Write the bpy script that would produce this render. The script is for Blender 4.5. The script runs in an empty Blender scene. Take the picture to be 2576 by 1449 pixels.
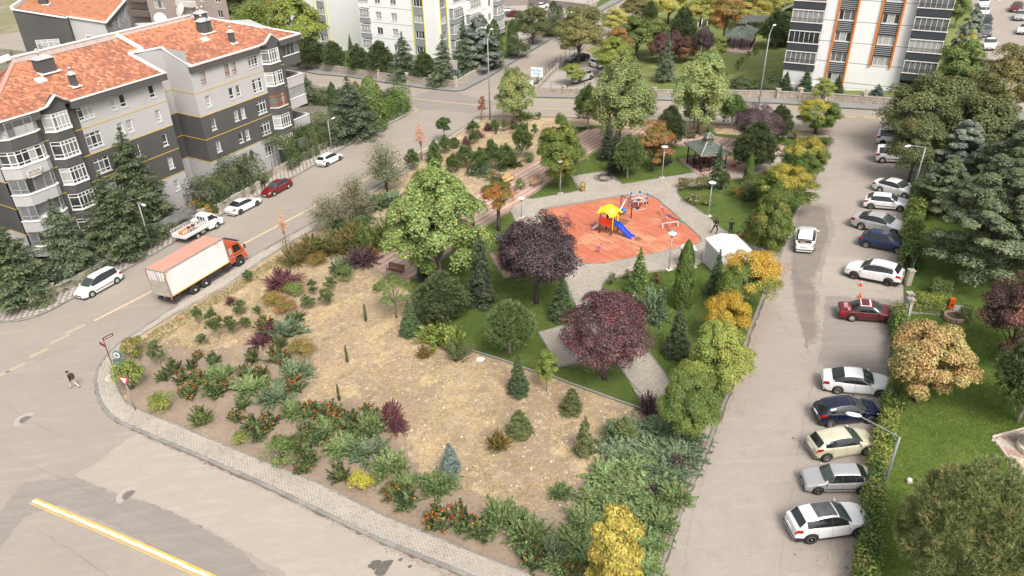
import bpy,bmesh,math,random
import numpy as np
from mathutils import Vector,Matrix
from mathutils.geometry import tessellate_polygon;Vc=Vector
sc=bpy.context.scene
COL=sc.collection
R=math.radians;cos=math.cos;sin=math.sin;MR=Matrix.Rotation
PI=math.pi
# ---------------------------------------------------------------- camera, sky, sun, exposure
FD=3020.5/4096*2576
PITCH,ROLL,CAMZ=R(31.183),R(-1.094),36.0
_r0=np.array([1.0,0,0]);_u0=np.array([0,sin(PITCH),cos(PITCH)]);FWD=np.array([0,cos(PITCH),-sin(PITCH)])
RT=_r0*cos(ROLL)+_u0*sin(ROLL);UP=_u0*cos(ROLL)-_r0*sin(ROLL)
cam=bpy.data.objects.new('camera',bpy.data.cameras.new('camera'));COL.objects.link(cam)
cam.data.sensor_width=36;cam.data.lens=36*3020.5/4096;cam.data.clip_end=3000;cam.data.clip_start=1
cam.matrix_world=Matrix(((RT[0],UP[0],-FWD[0],0),(RT[1],UP[1],-FWD[1],0),(RT[2],UP[2],-FWD[2],CAMZ),(0,0,0,1)))
sc.camera=cam
w=bpy.data.worlds.new('World');sc.world=w;w.use_nodes=True
nt=w.node_tree;bg=nt.nodes['Background']
sky=nt.nodes.new('ShaderNodeTexSky');sky.sky_type='NISHITA';sky.sun_disc=False
SUN_EL,SUN_AZ=R(52),R(160)
sky.sun_elevation=SUN_EL;sky.sun_rotation=SUN_AZ;sky.dust_density=4;sky.air_density=1.0
hs=nt.nodes.new('ShaderNodeHueSaturation');hs.inputs['Saturation'].default_value=0.22
nt.links.new(sky.outputs[0],hs.inputs['Color']);nt.links.new(hs.outputs[0],bg.inputs[0]);bg.inputs[1].default_value=0.135
sun=bpy.data.objects.new('sun',bpy.data.lights.new('sun','SUN'));COL.objects.link(sun)
sun.data.energy=1.9;sun.data.angle=R(22);sun.data.color=(1,0.93,0.84)
sd=Vc((sin(SUN_AZ)*cos(SUN_EL),cos(SUN_AZ)*cos(SUN_EL),sin(SUN_EL)))
sun.rotation_euler=sd.to_track_quat('Z','Y').to_euler()
sc.view_settings.view_transform='Standard';sc.view_settings.look='None'
sc.view_settings.exposure=0.64;sc.view_settings.gamma=1
sc.render.engine='CYCLES'
# ---------------------------------------------------------------- placing things: view direction -> real point on the sloping ground
def gz(x,y):return 4+.085*(x-29)-.035*(y-52)
GN=Vc((-.085,.035,1)).normalized()
def ray(px,py):return(px-1288)*RT-(py-724.5)*UP+FD*FWD
def at(px,py,h=0.0):
 d=ray(px,py);c0=4-.085*29+.035*52+h
 t=(CAMZ-c0)/(.085*d[0]-.035*d[1]-d[2])
 return Vc((d[0]*t,d[1]*t,CAMZ+d[2]*t))
def scale_at(p):return float(np.dot(np.array([p[0],p[1],p[2]-CAMZ]),FWD))/FD
def height(p,top):
 a=np.array([p[0],p[1],p[2]-CAMZ]);k=(724.5-top)/FD
 return(k*(a@FWD)-a@UP)/(UP[2]-k*FWD[2])
def onplane(P0,nrm,px,py):
 d=ray(px,py);t=(P0[0]*nrm[0]+P0[1]*nrm[1])/(d[0]*nrm[0]+d[1]*nrm[1]);return Vc((d[0]*t,d[1]*t,CAMZ+d[2]*t))
# ---------------------------------------------------------------- object helpers
def tag(o,label=None,cat=None,group=None,kind=None):
 if label:o['label']=label
 if cat:o['category']=cat
 if group:o['group']=group
 if kind:o['kind']=kind
 return o
def thing(name,label,cat,loc=(0,0,0),rz=0,group=None,tilt=False):
 o=bpy.data.objects.new(name,None);COL.objects.link(o);o.empty_display_size=.3
 o.location=loc
 if tilt:
  q=Vc((0,0,1)).rotation_difference(GN)
  o.rotation_mode='QUATERNION';o.rotation_quaternion=q@MR(rz,3,'Z').to_quaternion()
 else:o.rotation_euler=(0,0,rz)
 return tag(o,label,cat,group)
def link(name,me,parent=None,loc=None,rot=None,scl=None):
 o=bpy.data.objects.new(name,me);COL.objects.link(o)
 if parent:o.parent=parent
 if loc is not None:o.location=loc
 if rot is not None:o.rotation_euler=rot
 if scl is not None:o.scale=scl
 return o
class MB:
 """collects simple shapes and links them as one mesh object"""
 def __init__(s):s.v=[];s.f=[];s.m=[];s.mi=0;s.sm=[]
 def add(s,vs,fs,mi=None,smooth=False):
  b=len(s.v);s.v+=[tuple(x)for x in vs];s.f+=[tuple(b+i for i in f)for f in fs]
  s.m+=[s.mi if mi is None else mi]*len(fs);s.sm+=[smooth]*len(fs);return s
 def box(s,c,d,rz=0,mi=None,M=None,taper=1.0):
  hx,hy,hz=d[0]/2,d[1]/2,d[2]/2;vs=[]
  for z in(-1,1):
   k=taper if z>0 else 1
   for x,y in((-1,-1),(1,-1),(1,1),(-1,1)):
    p=Vc((x*hx*k,y*hy*k,z*hz))
    if rz:p=MR(rz,3,'Z')@p
    if M is not None:p=M@p
    vs.append((p[0]+c[0],p[1]+c[1],p[2]+c[2]))
  return s.add(vs,[(3,2,1,0),(4,5,6,7),(0,1,5,4),(1,2,6,5),(2,3,7,6),(3,0,4,7)],mi)
 def tube(s,pts,rad,n=6,mi=None,smooth=True,cap=True):
  pts=[Vc(p)for p in pts];rad=rad if hasattr(rad,'__len__')else[rad]*len(pts);vs=[];fs=[]
  for i,p in enumerate(pts):
   d=(pts[min(i+1,len(pts)-1)]-pts[max(i-1,0)]).normalized()
   a=d.orthogonal().normalized()if abs(d.z)<.9 else Vc((1,0,0))-d*d.x
   a.normalize();b=d.cross(a)
   for k in range(n):
    t=2*PI*k/n;vs.append(p+(a*cos(t)+b*sin(t))*rad[i])
  for i in range(len(pts)-1):
   for k in range(n):fs.append((i*n+k,i*n+(k+1)%n,(i+1)*n+(k+1)%n,(i+1)*n+k))
  if cap:fs.append(tuple(range(n))[::-1]);fs.append(tuple((len(pts)-1)*n+k for k in range(n)))
  return s.add(vs,fs,mi,smooth)
 def lathe(s,prof,c=(0,0,0),n=12,mi=None,axis='Z',smooth=True):
  vs=[];fs=[]
  for r,z in prof:
   for k in range(n):
    t=2*PI*k/n;x,y=r*cos(t),r*sin(t)
    p=(x,y,z)if axis=='Z' else((x,z,y)if axis=='Y' else(z,x,y));vs.append((p[0]+c[0],p[1]+c[1],p[2]+c[2]))
  m=len(prof)
  for i in range(m-1):
   for k in range(n):fs.append((i*n+k,i*n+(k+1)%n,(i+1)*n+(k+1)%n,(i+1)*n+k))
  fs.append(tuple(range(n))[::-1]);fs.append(tuple((m-1)*n+k for k in range(n)))
  return s.add(vs,fs,mi,smooth)
 def prism(s,poly,z0,z1,mi=None,f=None):
  """poly: list of (a,b); extruded along third axis; f maps (a,b,c)->xyz"""
  f=f or(lambda a,b,c:(a,b,c));n=len(poly)
  vs=[f(a,b,z0)for a,b in poly]+[f(a,b,z1)for a,b in poly]
  tri=tessellate_polygon([[Vc((a,b,0))for a,b in poly]])
  fs=[tuple(t)[::-1]for t in tri]+[tuple(i+n for i in t)for t in tri]+[(i,(i+1)%n,(i+1)%n+n,i+n)for i in range(n)]
  return s.add(vs,fs,mi)
 def mesh(s,name,mats):
  me=bpy.data.meshes.new(name);me.from_pydata(s.v,[],s.f)
  for m in(mats if isinstance(mats,(list,tuple))else[mats]):me.materials.append(m)
  me.polygons.foreach_set('material_index',s.m);me.polygons.foreach_set('use_smooth',s.sm)
  if len(s.f)<60000:
   bm=bmesh.new();bm.from_mesh(me);bmesh.ops.recalc_face_normals(bm,faces=bm.faces);bm.to_mesh(me);bm.free()
  me.update();return me
 def bd(s,name,mats,parent=None,loc=None,rot=None,**k):
  o=link(name,s.mesh(name,mats),parent,loc,rot)
  return tag(o,**k)if k else o
# ---------------------------------------------------------------- materials
_M={}
def node(nt,t,**k):
 n=nt.nodes.new(t)
 for a,b in k.items():
  if a in n.inputs:n.inputs[a].default_value=b
  else:setattr(n,a,b)
 return n
def mat(name,col,rough=.7,metal=0.0,var=.0,scale=3.0,bump=0.0,bscale=None,coat=0.0,spec=.5,col2=None,emis=None,alpha=None,trans=0,objvar=0.0,detail=6,dist=.02):
 if name in _M:return _M[name]
 m=bpy.data.materials.new(name);m.use_nodes=True;nt=m.node_tree;b=nt.nodes['Principled BSDF'];_M[name]=m
 b.inputs['Base Color'].default_value=(*col,1);b.inputs['Roughness'].default_value=rough;b.inputs['Metallic'].default_value=metal
 b.inputs['Specular IOR Level'].default_value=spec;b.inputs['Coat Weight'].default_value=coat;b.inputs['Coat Roughness'].default_value=.05
 if trans:b.inputs['Transmission Weight'].default_value=trans
 if alpha is not None:b.inputs['Alpha'].default_value=alpha
 L=nt.links.new
 src=None
 if var or bump:
  tc=node(nt,'ShaderNodeTexCoord');nz=node(nt,'ShaderNodeTexNoise',Scale=scale,Detail=detail,Roughness=.65);L(tc.outputs['Object'],nz.inputs['Vector'])
 if var:
  mx=node(nt,'ShaderNodeMix',data_type='RGBA');rp=node(nt,'ShaderNodeMapRange');rp.inputs['From Min'].default_value=.3;rp.inputs['From Max'].default_value=.7
  L(nz.outputs['Fac'],rp.inputs['Value']);L(rp.outputs[0],mx.inputs[0])
  c2=col2 or tuple(min(1,c*(1+var))for c in col);c1=col if col2 else tuple(c*(1-var)for c in col)
  mx.inputs[6].default_value=(*c1,1);mx.inputs[7].default_value=(*c2,1);src=mx.outputs[2];L(src,b.inputs['Base Color'])
 if objvar:
  oi=node(nt,'ShaderNodeObjectInfo');mr=node(nt,'ShaderNodeMapRange');mr.inputs['To Min'].default_value=1-objvar;mr.inputs['To Max'].default_value=1+objvar
  hv=node(nt,'ShaderNodeHueSaturation');L(oi.outputs['Random'],mr.inputs['Value']);L(mr.outputs[0],hv.inputs['Value'])
  if src:L(src,hv.inputs['Color'])
  else:hv.inputs['Color'].default_value=(*col,1)
  L(hv.outputs[0],b.inputs['Base Color'])
 if bump:
  n2=node(nt,'ShaderNodeTexNoise',Scale=bscale or scale*6,Detail=5,Roughness=.7);L(tc.outputs['Object'],n2.inputs['Vector'])
  bp=node(nt,'ShaderNodeBump',Strength=bump,Distance=dist);L(n2.outputs['Fac'],bp.inputs['Height']);L(bp.outputs[0],b.inputs['Normal'])
 if emis:b.inputs['Emission Color'].default_value=(*emis,1);b.inputs['Emission Strength'].default_value=1
 return m
def ground_mat(name,layers,rough=.95,bump=.3,bscale=8,dist=.03,aniso=None):
 """layers: [(noise scale, from_min, from_max, colour)], the first is the base colour"""
 m=bpy.data.materials.new(name);m.use_nodes=True;nt=m.node_tree;b=nt.nodes['Principled BSDF'];L=nt.links.new
 b.inputs['Roughness'].default_value=rough;b.inputs['Specular IOR Level'].default_value=.25
 g=node(nt,'ShaderNodeNewGeometry');cur=None
 for i,l in enumerate(layers):
  if i==0:
   rgb=node(nt,'ShaderNodeRGB');rgb.outputs[0].default_value=(*l[3],1);cur=rgb.outputs[0];continue
  mp=node(nt,'ShaderNodeMapping');mp.inputs['Location'].default_value=(i*17.3,i*9.1,0);L(g.outputs['Position'],mp.inputs['Vector'])
  if len(l)>4:mp.inputs['Rotation'].default_value=(0,0,l[4]);mp.inputs['Scale'].default_value=(1,l[5],1)
  nz=node(nt,'ShaderNodeTexNoise',Scale=l[0],Detail=7,Roughness=.68);L(mp.outputs[0],nz.inputs['Vector'])
  mr=node(nt,'ShaderNodeMapRange');mr.inputs['From Min'].default_value=l[1];mr.inputs['From Max'].default_value=l[2];L(nz.outputs['Fac'],mr.inputs['Value'])
  mx=node(nt,'ShaderNodeMix',data_type='RGBA');L(mr.outputs[0],mx.inputs[0]);L(cur,mx.inputs[6]);mx.inputs[7].default_value=(*l[3],1);cur=mx.outputs[2]
 L(cur,b.inputs['Base Color'])
 n2=node(nt,'ShaderNodeTexNoise',Scale=bscale,Detail=8,Roughness=.75);L(g.outputs['Position'],n2.inputs['Vector'])
 bp=node(nt,'ShaderNodeBump',Strength=bump,Distance=dist);L(n2.outputs['Fac'],bp.inputs['Height']);L(bp.outputs[0],b.inputs['Normal'])
 _M[name]=m;return m
def lm(name,c1,c2=None,patch=(.5,.62),ps=.5,bright=(.55,1.5),trans=.25,zb=None):
 """leaf colour: every leaf has its own brightness; c2 turns up in patches of the crown"""
 if name in _M:return _M[name]
 m=bpy.data.materials.new(name);m.use_nodes=True;nt=m.node_tree;L=nt.links.new;b=nt.nodes['Principled BSDF']
 g=node(nt,'ShaderNodeNewGeometry');oi=node(nt,'ShaderNodeObjectInfo')
 cur=node(nt,'ShaderNodeRGB').outputs[0];cur.default_value=(*c1,1)
 if c2:
  nz=node(nt,'ShaderNodeTexNoise',Scale=ps,Detail=3);L(g.outputs['Position'],nz.inputs['Vector'])
  ad=node(nt,'ShaderNodeMath',operation='MULTIPLY_ADD');L(g.outputs['Random Per Island'],ad.inputs[0]);ad.inputs[1].default_value=.16;L(nz.outputs['Fac'],ad.inputs[2])
  if zb:
   tc=node(nt,'ShaderNodeTexCoord');sx=node(nt,'ShaderNodeSeparateXYZ');L(tc.outputs['Object'],sx.inputs[0]);zr=node(nt,'ShaderNodeMapRange');zr.inputs['From Min'].default_value,zr.inputs['From Max'].default_value=zb;zr.inputs['To Min'].default_value=-.14;zr.inputs['To Max'].default_value=.14;L(sx.outputs[2],zr.inputs['Value'])
   a2=node(nt,'ShaderNodeMath',operation='ADD');L(ad.outputs[0],a2.inputs[0]);L(zr.outputs[0],a2.inputs[1]);ad=a2
  mr=node(nt,'ShaderNodeMapRange');mr.inputs['From Min'].default_value=patch[0]+.05;mr.inputs['From Max'].default_value=patch[1]+.05;L(ad.outputs[0],mr.inputs['Value'])
  mx=node(nt,'ShaderNodeMix',data_type='RGBA');L(mr.outputs[0],mx.inputs[0]);L(cur,mx.inputs[6]);mx.inputs[7].default_value=(*c2,1);cur=mx.outputs[2]
 r=node(nt,'ShaderNodeMapRange');L(g.outputs['Random Per Island'],r.inputs['Value']);r.inputs['To Min'].default_value=bright[0];r.inputs['To Max'].default_value=bright[1]
 o=node(nt,'ShaderNodeMapRange');L(oi.outputs['Random'],o.inputs['Value']);o.inputs['To Min'].default_value=.93;o.inputs['To Max'].default_value=1.28
 mu=node(nt,'ShaderNodeMath',operation='MULTIPLY');L(r.outputs[0],mu.inputs[0]);L(o.outputs[0],mu.inputs[1])
 h=node(nt,'ShaderNodeHueSaturation');L(cur,h.inputs['Color']);L(mu.outputs[0],h.inputs['Value'])
 oh=node(nt,'ShaderNodeMapRange');L(oi.outputs['Random'],oh.inputs['Value']);oh.inputs['To Min'].default_value=.482;oh.inputs['To Max'].default_value=.498;L(oh.outputs[0],h.inputs['Hue'])
 L(h.outputs[0],b.inputs['Base Color']);b.inputs['Roughness'].default_value=.55;b.inputs['Specular IOR Level'].default_value=.35
 tr=node(nt,'ShaderNodeBsdfTranslucent');L(h.outputs[0],tr.inputs['Color']);ms=node(nt,'ShaderNodeMixShader');ms.inputs[0].default_value=trans
 L(b.outputs[0],ms.inputs[1]);L(tr.outputs[0],ms.inputs[2]);L(ms.outputs[0],nt.nodes['Material Output'].inputs['Surface'])
 _M[name]=m;return m
# ---------------------------------------------------------------- ground sheets
def poly(name,pts,off,m,kind='structure',jag=0,seed=1,**k):
 P=[at(*p[:2],h=off)if len(p)==2 else Vc((p[0],p[1],gz(p[0],p[1])+off))for p in pts]
 if jag:
  rr=random.Random(seed);Q=[]
  for i,a in enumerate(P):
   b=P[(i+1)%len(P)];n=max(1,int((b-a).length/.25));d=(b-a);nn=Vc((-d.y,d.x,0)).normalized()
   for j in range(n):x=a+d*(j/n)+nn*(rr.uniform(-jag,jag)if j else 0);Q.append(Vc((x.x,x.y,gz(x.x,x.y)+off)))
  P=Q
 me=bpy.data.meshes.new(name);tri=tessellate_polygon([[Vc((p.x,p.y,0))for p in P]])
 me.from_pydata([tuple(p)for p in P],[],[tuple(t)for t in tri]);me.materials.append(m)
 bm=bmesh.new();bm.from_mesh(me);
 for f in bm.faces:
  if f.normal.z<0:f.normal_flip()
 bm.to_mesh(me);bm.free()
 o=link(name,me);return tag(o,kind=kind,**k)
def smooth_line(P,step=.6):
 out=[P[0]]
 for a,b in zip(P,P[1:]):
  n=max(1,int(round((b-a).length/step)))
  for j in range(1,n+1):out.append(a+(b-a)*(j/n))
 return out
def kerb(name,pts,off,wdt,h,m,mbed,L=.75,maxn=300,side=0,label=None):
 """kerb laid stone by stone along a line of view points; side shifts it to the inside"""
 P=[at(*p)if len(p)==2 else Vc((p[0],p[1],gz(p[0],p[1])))for p in pts]
 b=MB()
 for a,c in zip(P,P[1:]):
  d=c-a;nn=Vc((-d.y,d.x,0)).normalized()*wdt*.45
  z=Vc((0,0,off-.03));z2=Vc((0,0,off+h-.035))
  b.add([a-nn+z,c-nn+z,c+nn+z,a+nn+z,a-nn+z2,c-nn+z2,c+nn+z2,a+nn+z2],[(4,5,6,7),(0,1,5,4),(1,2,6,5),(2,3,7,6),(3,0,4,7)])
 root=b.bd(name,mbed,kind='structure')
 sm=MB();t=.012
 sm.add([(-L/2+.006,-wdt/2,0),(L/2-.006,-wdt/2,0),(L/2-.006,wdt/2,0),(-L/2+.006,wdt/2,0),(-L/2+.006,-wdt/2,h-t*2),(L/2-.006,-wdt/2,h-t*2),(L/2-.006,wdt/2,h-t*2),(-L/2+.006,wdt/2,h-t*2),
(-L/2+t+.006,-wdt/2+t*2,h),(L/2-t-.006,-wdt/2+t*2,h),(L/2-t-.006,wdt/2-t*2,h),(-L/2+t+.006,wdt/2-t*2,h)],
[(0,1,5,4),(1,2,6,5),(2,3,7,6),(3,0,4,7),(4,5,9,8),(5,6,10,9),(6,7,11,10),(7,4,8,11),(8,9,10,11)])
 me=sm.mesh('kerb_stone',m);S=[]
 rr=random.Random(len(pts))
 for a,c in zip(P,P[1:]):
  d=c-a;n=max(1,int(round(d.length/L)));ll=d.length/n
  for j in range(n):
   q=a+d*((j+.5)/n);S.append((q.length,q,math.atan2(d.y,d.x),ll/L,math.asin(max(-1,min(1,d.z/d.length)))))
 S.sort(key=lambda s:s[0])
 rest=MB();vv=[v.co.copy()for v in me.vertices];ff=[tuple(p.vertices)for p in me.polygons]
 for i,(_,q,a,s,e)in enumerate(S):
  jz=rr.uniform(-.008,.008);loc=(q.x,q.y,q.z+off+jz);rot=(0,-e,a+rr.uniform(-.012,.012))
  if i<maxn:link('kerb_stone',me,root,loc,rot,(s,1,1))
  else:
   M=Matrix.Translation(loc)@MR(rot[2],4,'Z')@MR(rot[1],4,'Y')@Matrix.Diagonal((s,1,1,1));rest.add([M@v for v in vv],ff)
 if rest.v:rest.bd('kerb_stones_beyond',m,root,kind='stuff')
 return root
def inside(x,y,P):
 c=False;n=len(P);j=n-1
 for i in range(n):
  xi,yi=P[i];xj,yj=P[j]
  if(yi>y)!=(yj>y)and x<(xj-xi)*(y-yi)/(yj-yi)+xi:c=not c
  j=i
 return c
def paving(root,pts,off,az,tl,tw,mats,pick,bond=.5,gap=.012,th=.02,name='paver',maxn=300,jit=.004,holes=()):
 """tiles laid in rows inside a ground outline; the ones nearest to the view are parts, the rest one mesh"""
 P=[at(*p)if len(p)==2 else Vc((p[0],p[1],0))for p in pts];P2=[(p.x,p.y)for p in P]
 H2=[[(at(*p).x,at(*p).y)for p in h]for h in holes]
 ca,sa=cos(az),sin(az);q=[(x*ca+y*sa,-x*sa+y*ca)for x,y in P2]
 u0,u1=min(a for a,b in q),max(a for a,b in q);v0,v1=min(b for a,b in q),max(b for a,b in q)
 T=[];rr=random.Random(7)
 for j in range(int((v1-v0)/tw)+1):
  for i in range(-1,int((u1-u0)/tl)+2):
   u=u0+(i+.5+(bond*(j%2)))*tl;v=v0+(j+.5)*tw;x,y=u*ca-v*sa,u*sa+v*ca
   if inside(x,y,P2)and not any(inside(x,y,h)for h in H2):T.append((x*x+y*y,x,y,i,j))
 T.sort()
 a,b,c=tl/2-gap/2,tw/2-gap/2,.006
 base=[(-a,-b,0),(a,-b,0),(a,b,0),(-a,b,0),(-a+c,-b+c,th),(a-c,-b+c,th),(a-c,b-c,th),(-a+c,b-c,th)]
 fs=[(4,5,6,7),(0,1,5,4),(1,2,6,5),(2,3,7,6),(3,0,4,7)]
 tilt=Matrix(((1,0,0),(0,1,0),(.085,-.035,1)))
 mes={};bv=[tilt@(MR(az,3,'Z')@Vc(v))for v in base]
 rest={}
 for n,(_,x,y,i,j)in enumerate(T):
  k=pick(i,j,rr);z=gz(x,y)+off+rr.uniform(-jit,jit)
  if n<maxn:
   if k not in mes:
    me=bpy.data.meshes.new(name);me.from_pydata([tuple(v)for v in bv],[],fs);me.materials.append(mats[k]);mes[k]=me
   link(name,mes[k],root,(x,y,z))
  else:
   r=rest.setdefault(k,[]);r.append((x,y,z))
 B=np.array([tuple(v)for v in bv]);F=np.array(fs)
 for k,pl in rest.items():
  A=np.array(pl);V=(A[:,None,:]+B[None]).reshape(-1,3);FF=(F[None]+8*np.arange(len(A))[:,None,None]).reshape(-1,4)
  me=np_mesh(name+'s_beyond',V,FF);me.materials.append(mats[k]);tag(link(name+'s_beyond',me,root),kind='stuff')
 return len(T)
def np_mesh(name,V,F):
 me=bpy.data.meshes.new(name);V=np.ascontiguousarray(V,dtype=np.float32);F=np.ascontiguousarray(F,dtype=np.int32);k=F.shape[1]
 me.vertices.add(len(V));me.vertices.foreach_set('co',V.ravel());me.loops.add(F.size);me.loops.foreach_set('vertex_index',F.ravel())
 me.polygons.add(len(F));me.polygons.foreach_set('loop_start',np.arange(0,F.size,k,dtype=np.int32));me.polygons.foreach_set('loop_total',np.full(len(F),k,dtype=np.int32))
 me.update(calc_edges=True);return me
# ================================================================ SETTING: ground, roads, pavements, park surfaces
A_NEAR=R(-24.5)
asphalt=ground_mat('asphalt_dusty',[(0,0,0,(.335,.285,.24)),(.09,.40,.64,(.395,.34,.285)),(.35,.5,.72,(.345,.305,.27)),(.25,.52,.70,(.42,.36,.305),R(-26),7),(1.2,.56,.74,(.32,.28,.245)),(6,.5,.74,(.31,.275,.24)),(60,.45,.72,(.29,.255,.225))],bump=.25,bscale=70,dist=.012)
asphalt_lt=ground_mat('asphalt_pale_patch',[(0,0,0,(.41,.35,.295)),(.3,.45,.65,(.455,.395,.335),R(-26),5),(.5,.5,.68,(.39,.34,.295)),(5,.52,.75,(.35,.31,.275)),(60,.45,.72,(.34,.305,.27))],bump=.2,bscale=70,dist=.012)
asphalt_dk=ground_mat('asphalt_dark_patch',[(0,0,0,(.27,.238,.215)),(.3,.4,.66,(.345,.30,.265),R(-26),6),(.6,.5,.7,(.30,.265,.24)),(8,.5,.7,(.26,.235,.21)),(70,.45,.72,(.25,.225,.20))],bump=.3,bscale=60,dist=.015)
gravel_ac=ground_mat('asphalt_coarse',[(0,0,0,(.37,.315,.27)),(.12,.42,.62,(.42,.36,.31)),(.9,.5,.75,(.32,.275,.24)),(.4,.52,.7,(.44,.385,.34),R(72),6),(25,.45,.65,(.255,.225,.20)),(70,.5,.68,(.48,.43,.385))],bump=.5,bscale=60,dist=.02)
wet=ground_mat('wet_asphalt',[(0,0,0,(.25,.21,.185)),(.7,.4,.65,(.32,.275,.235)),(60,.45,.7,(.15,.13,.115))],rough=.5,bump=.3,bscale=60,dist=.012)
oil=mat('oil_stain',(.13,.115,.10),.6,var=.3,scale=8)
soil=ground_mat('dry_soil',[(0,0,0,(.50,.375,.235)),(.11,.47,.57,(.39,.285,.20)),(.35,.50,.60,(.62,.475,.27)),(.9,.50,.60,(.36,.265,.185)),(2.2,.54,.66,(.68,.55,.34)),(.6,.60,.70,(.54,.33,.16)),(6,.50,.66,(.31,.23,.155)),(26,.52,.74,(.72,.60,.42))],bump=1.0,bscale=1.6,dist=.25)
mulch=ground_mat('bed_soil',[(0,0,0,(.31,.235,.175)),(.5,.45,.65,(.37,.285,.21)),(5,.50,.68,(.21,.155,.115)),(30,.55,.72,(.47,.39,.31))],bump=.9,bscale=6,dist=.06)
lawn=ground_mat('lawn',[(0,0,0,(.10,.148,.032)),(.12,.42,.62,(.125,.18,.035)),(.45,.52,.68,(.16,.195,.05)),(1.6,.5,.7,(.055,.088,.02)),(.3,.58,.70,(.19,.17,.075)),(14,.48,.68,(.045,.07,.018)),(45,.55,.7,(.14,.18,.05))],bump=1.0,bscale=28,dist=.06)
meadow=ground_mat('meadow_grass',[(0,0,0,(.15,.19,.05)),(.07,.45,.6,(.22,.235,.085)),(.3,.54,.66,(.31,.27,.14)),(.1,.55,.66,(.10,.165,.03)),(3,.5,.7,(.11,.15,.04)),(20,.52,.7,(.26,.26,.11))],bump=.8,bscale=20,dist=.05)
earth=ground_mat('open_ground',[(0,0,0,(.25,.235,.13)),(.03,.45,.6,(.36,.31,.24)),(.2,.5,.65,(.16,.19,.07)),(3,.5,.7,(.2,.18,.1))],bump=.5,bscale=4)
slab=ground_mat('pavement_slab',[(0,0,0,(.27,.26,.25)),(.3,.45,.65,(.33,.32,.30)),(3,.5,.7,(.20,.195,.185)),(30,.5,.7,(.22,.21,.20))],bump=.3,bscale=20)
mortar=ground_mat('paving_sand',[(0,0,0,(.27,.235,.195)),(6,.45,.65,(.33,.285,.24))],bump=.3)
rubber_red=None
kerb_grey=mat('kerb_concrete',(.27,.255,.235),.9,var=.22,scale=2.2,bump=.3,objvar=.13)
kerb_pink=mat('kerb_pink',(.42,.27,.215),.9,var=.2,scale=2,objvar=.12)
kerb_bed=mat('kerb_bed',(.16,.145,.125),.95,var=.3,scale=4)
g=1800
b=MB();b.add([(x,y,gz(x,y)-.10)for x,y in((-g,-200),(g,-200),(g,g),(-g,g))],[(0,1,2,3)]);b.bd('ground',earth,kind='structure')
poly('road',[(-170,0,0),(60,0,0),(95,60,0),(160,300,0),(30,420,0),(-260,200,0)],0,asphalt)
poly('parking_lane',[(1640,1520),(1656,1449),(1708,1299),(1778,1126),(1840,966),(1884,836),(1928,723),(1964,643),(2001,538),(2016,510),(2041,443),(2074,383),(2100,345),(2330,352),(2330,520),(2300,660),(2240,986),(2201,1166),(2174,1350),(2155,1520)],.004,gravel_ac)
poly('asphalt_patch',[(187,1196),(250,1160),(317,1106),(345,1092),(500,1160),(692,1245),(962,1375),(1160,1470),(760,1470),(692,1426),(600,1378),(520,1329),(440,1290),(367,1260),(300,1243),(250,1222)],.004,asphalt_lt,jag=.10,seed=2)
poly('asphalt_patch',[(-40,1330),(60,1215),(187,1200),(250,1226),(300,1247),(367,1264),(440,1294),(520,1333),(600,1382),(700,1470),(560,1480),(300,1330),(150,1270),(60,1300),(-30,1420)],.004,asphalt_dk,jag=.10,seed=3)
poly('asphalt_patch',[(2071,646),(2165,650),(2220,690),(2230,733),(2150,728),(2063,716)],.008,asphalt_lt,jag=.03,seed=4)
poly('asphalt_patch',[(2078,745),(2240,752),(2245,985),(2180,992),(2060,915)],.008,asphalt_dk,jag=.12,seed=5)
poly('asphalt_patch',[(1002,270),(1190,285),(1270,262),(1100,222),(1010,250)],.004,asphalt_dk,jag=.2,seed=6)
def Z(o,s,p):return((o[0]+p[0]/s)/1.59006,(o[1]+p[1]/s)/1.59006)
WS=[Z((2996,768),1.8864,p)for p in((400,105),(365,190),(350,290),(335,480),(328,600),(335,700),(352,850),(385,950),(400,1030),(420,1110),(430,1190),(445,1120),(490,1100),(512,1000),(492,900),(504,780),(470,650),(520,570),(545,480),(560,430),(582,380),(600,300),(580,200),(575,120),(480,100))]
cx_,cy_=1835,600
poly('damp_fringe',[((x-2010)*1.22+2010,(y-640)*1.05+640)for x,y in WS],.0085,ground_mat('damp_asphalt',[(0,0,0,(.315,.265,.23)),(.7,.42,.62,(.37,.315,.27)),(60,.45,.7,(.24,.205,.175))],bump=.3,bscale=60,dist=.012),jag=.22,seed=19)
poly('wet_stain',WS,.012,wet,kind='structure',jag=.12,seed=9)
rr=random.Random(31)
def crack(pts,wd=.017):
 P=[at(*q)for q in pts];L_=[]
 for a,c in zip(P,P[1:]):
  n=max(1,int((c-a).length/.35))
  for j in range(n):L_.append(a.lerp(c,j/n)+Vc((rr.gauss(0,.045),rr.gauss(0,.045),0)))
 L_.append(P[-1]);vs=[];fs=[]
 for i,p in enumerate(L_):
  d=(L_[min(i+1,len(L_)-1)]-L_[max(0,i-1)]);nn=Vc((-d.y,d.x,0)).normalized()*wd*rr.uniform(.15,.8)
  for q in(p-nn,p+nn):vs.append((q.x,q.y,gz(q.x,q.y)+.0125))
 for i in range(len(L_)-1):fs.append((2*i,2*i+1,2*i+3,2*i+2))
 cb.add(vs,fs)
cb=MB()
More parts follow.
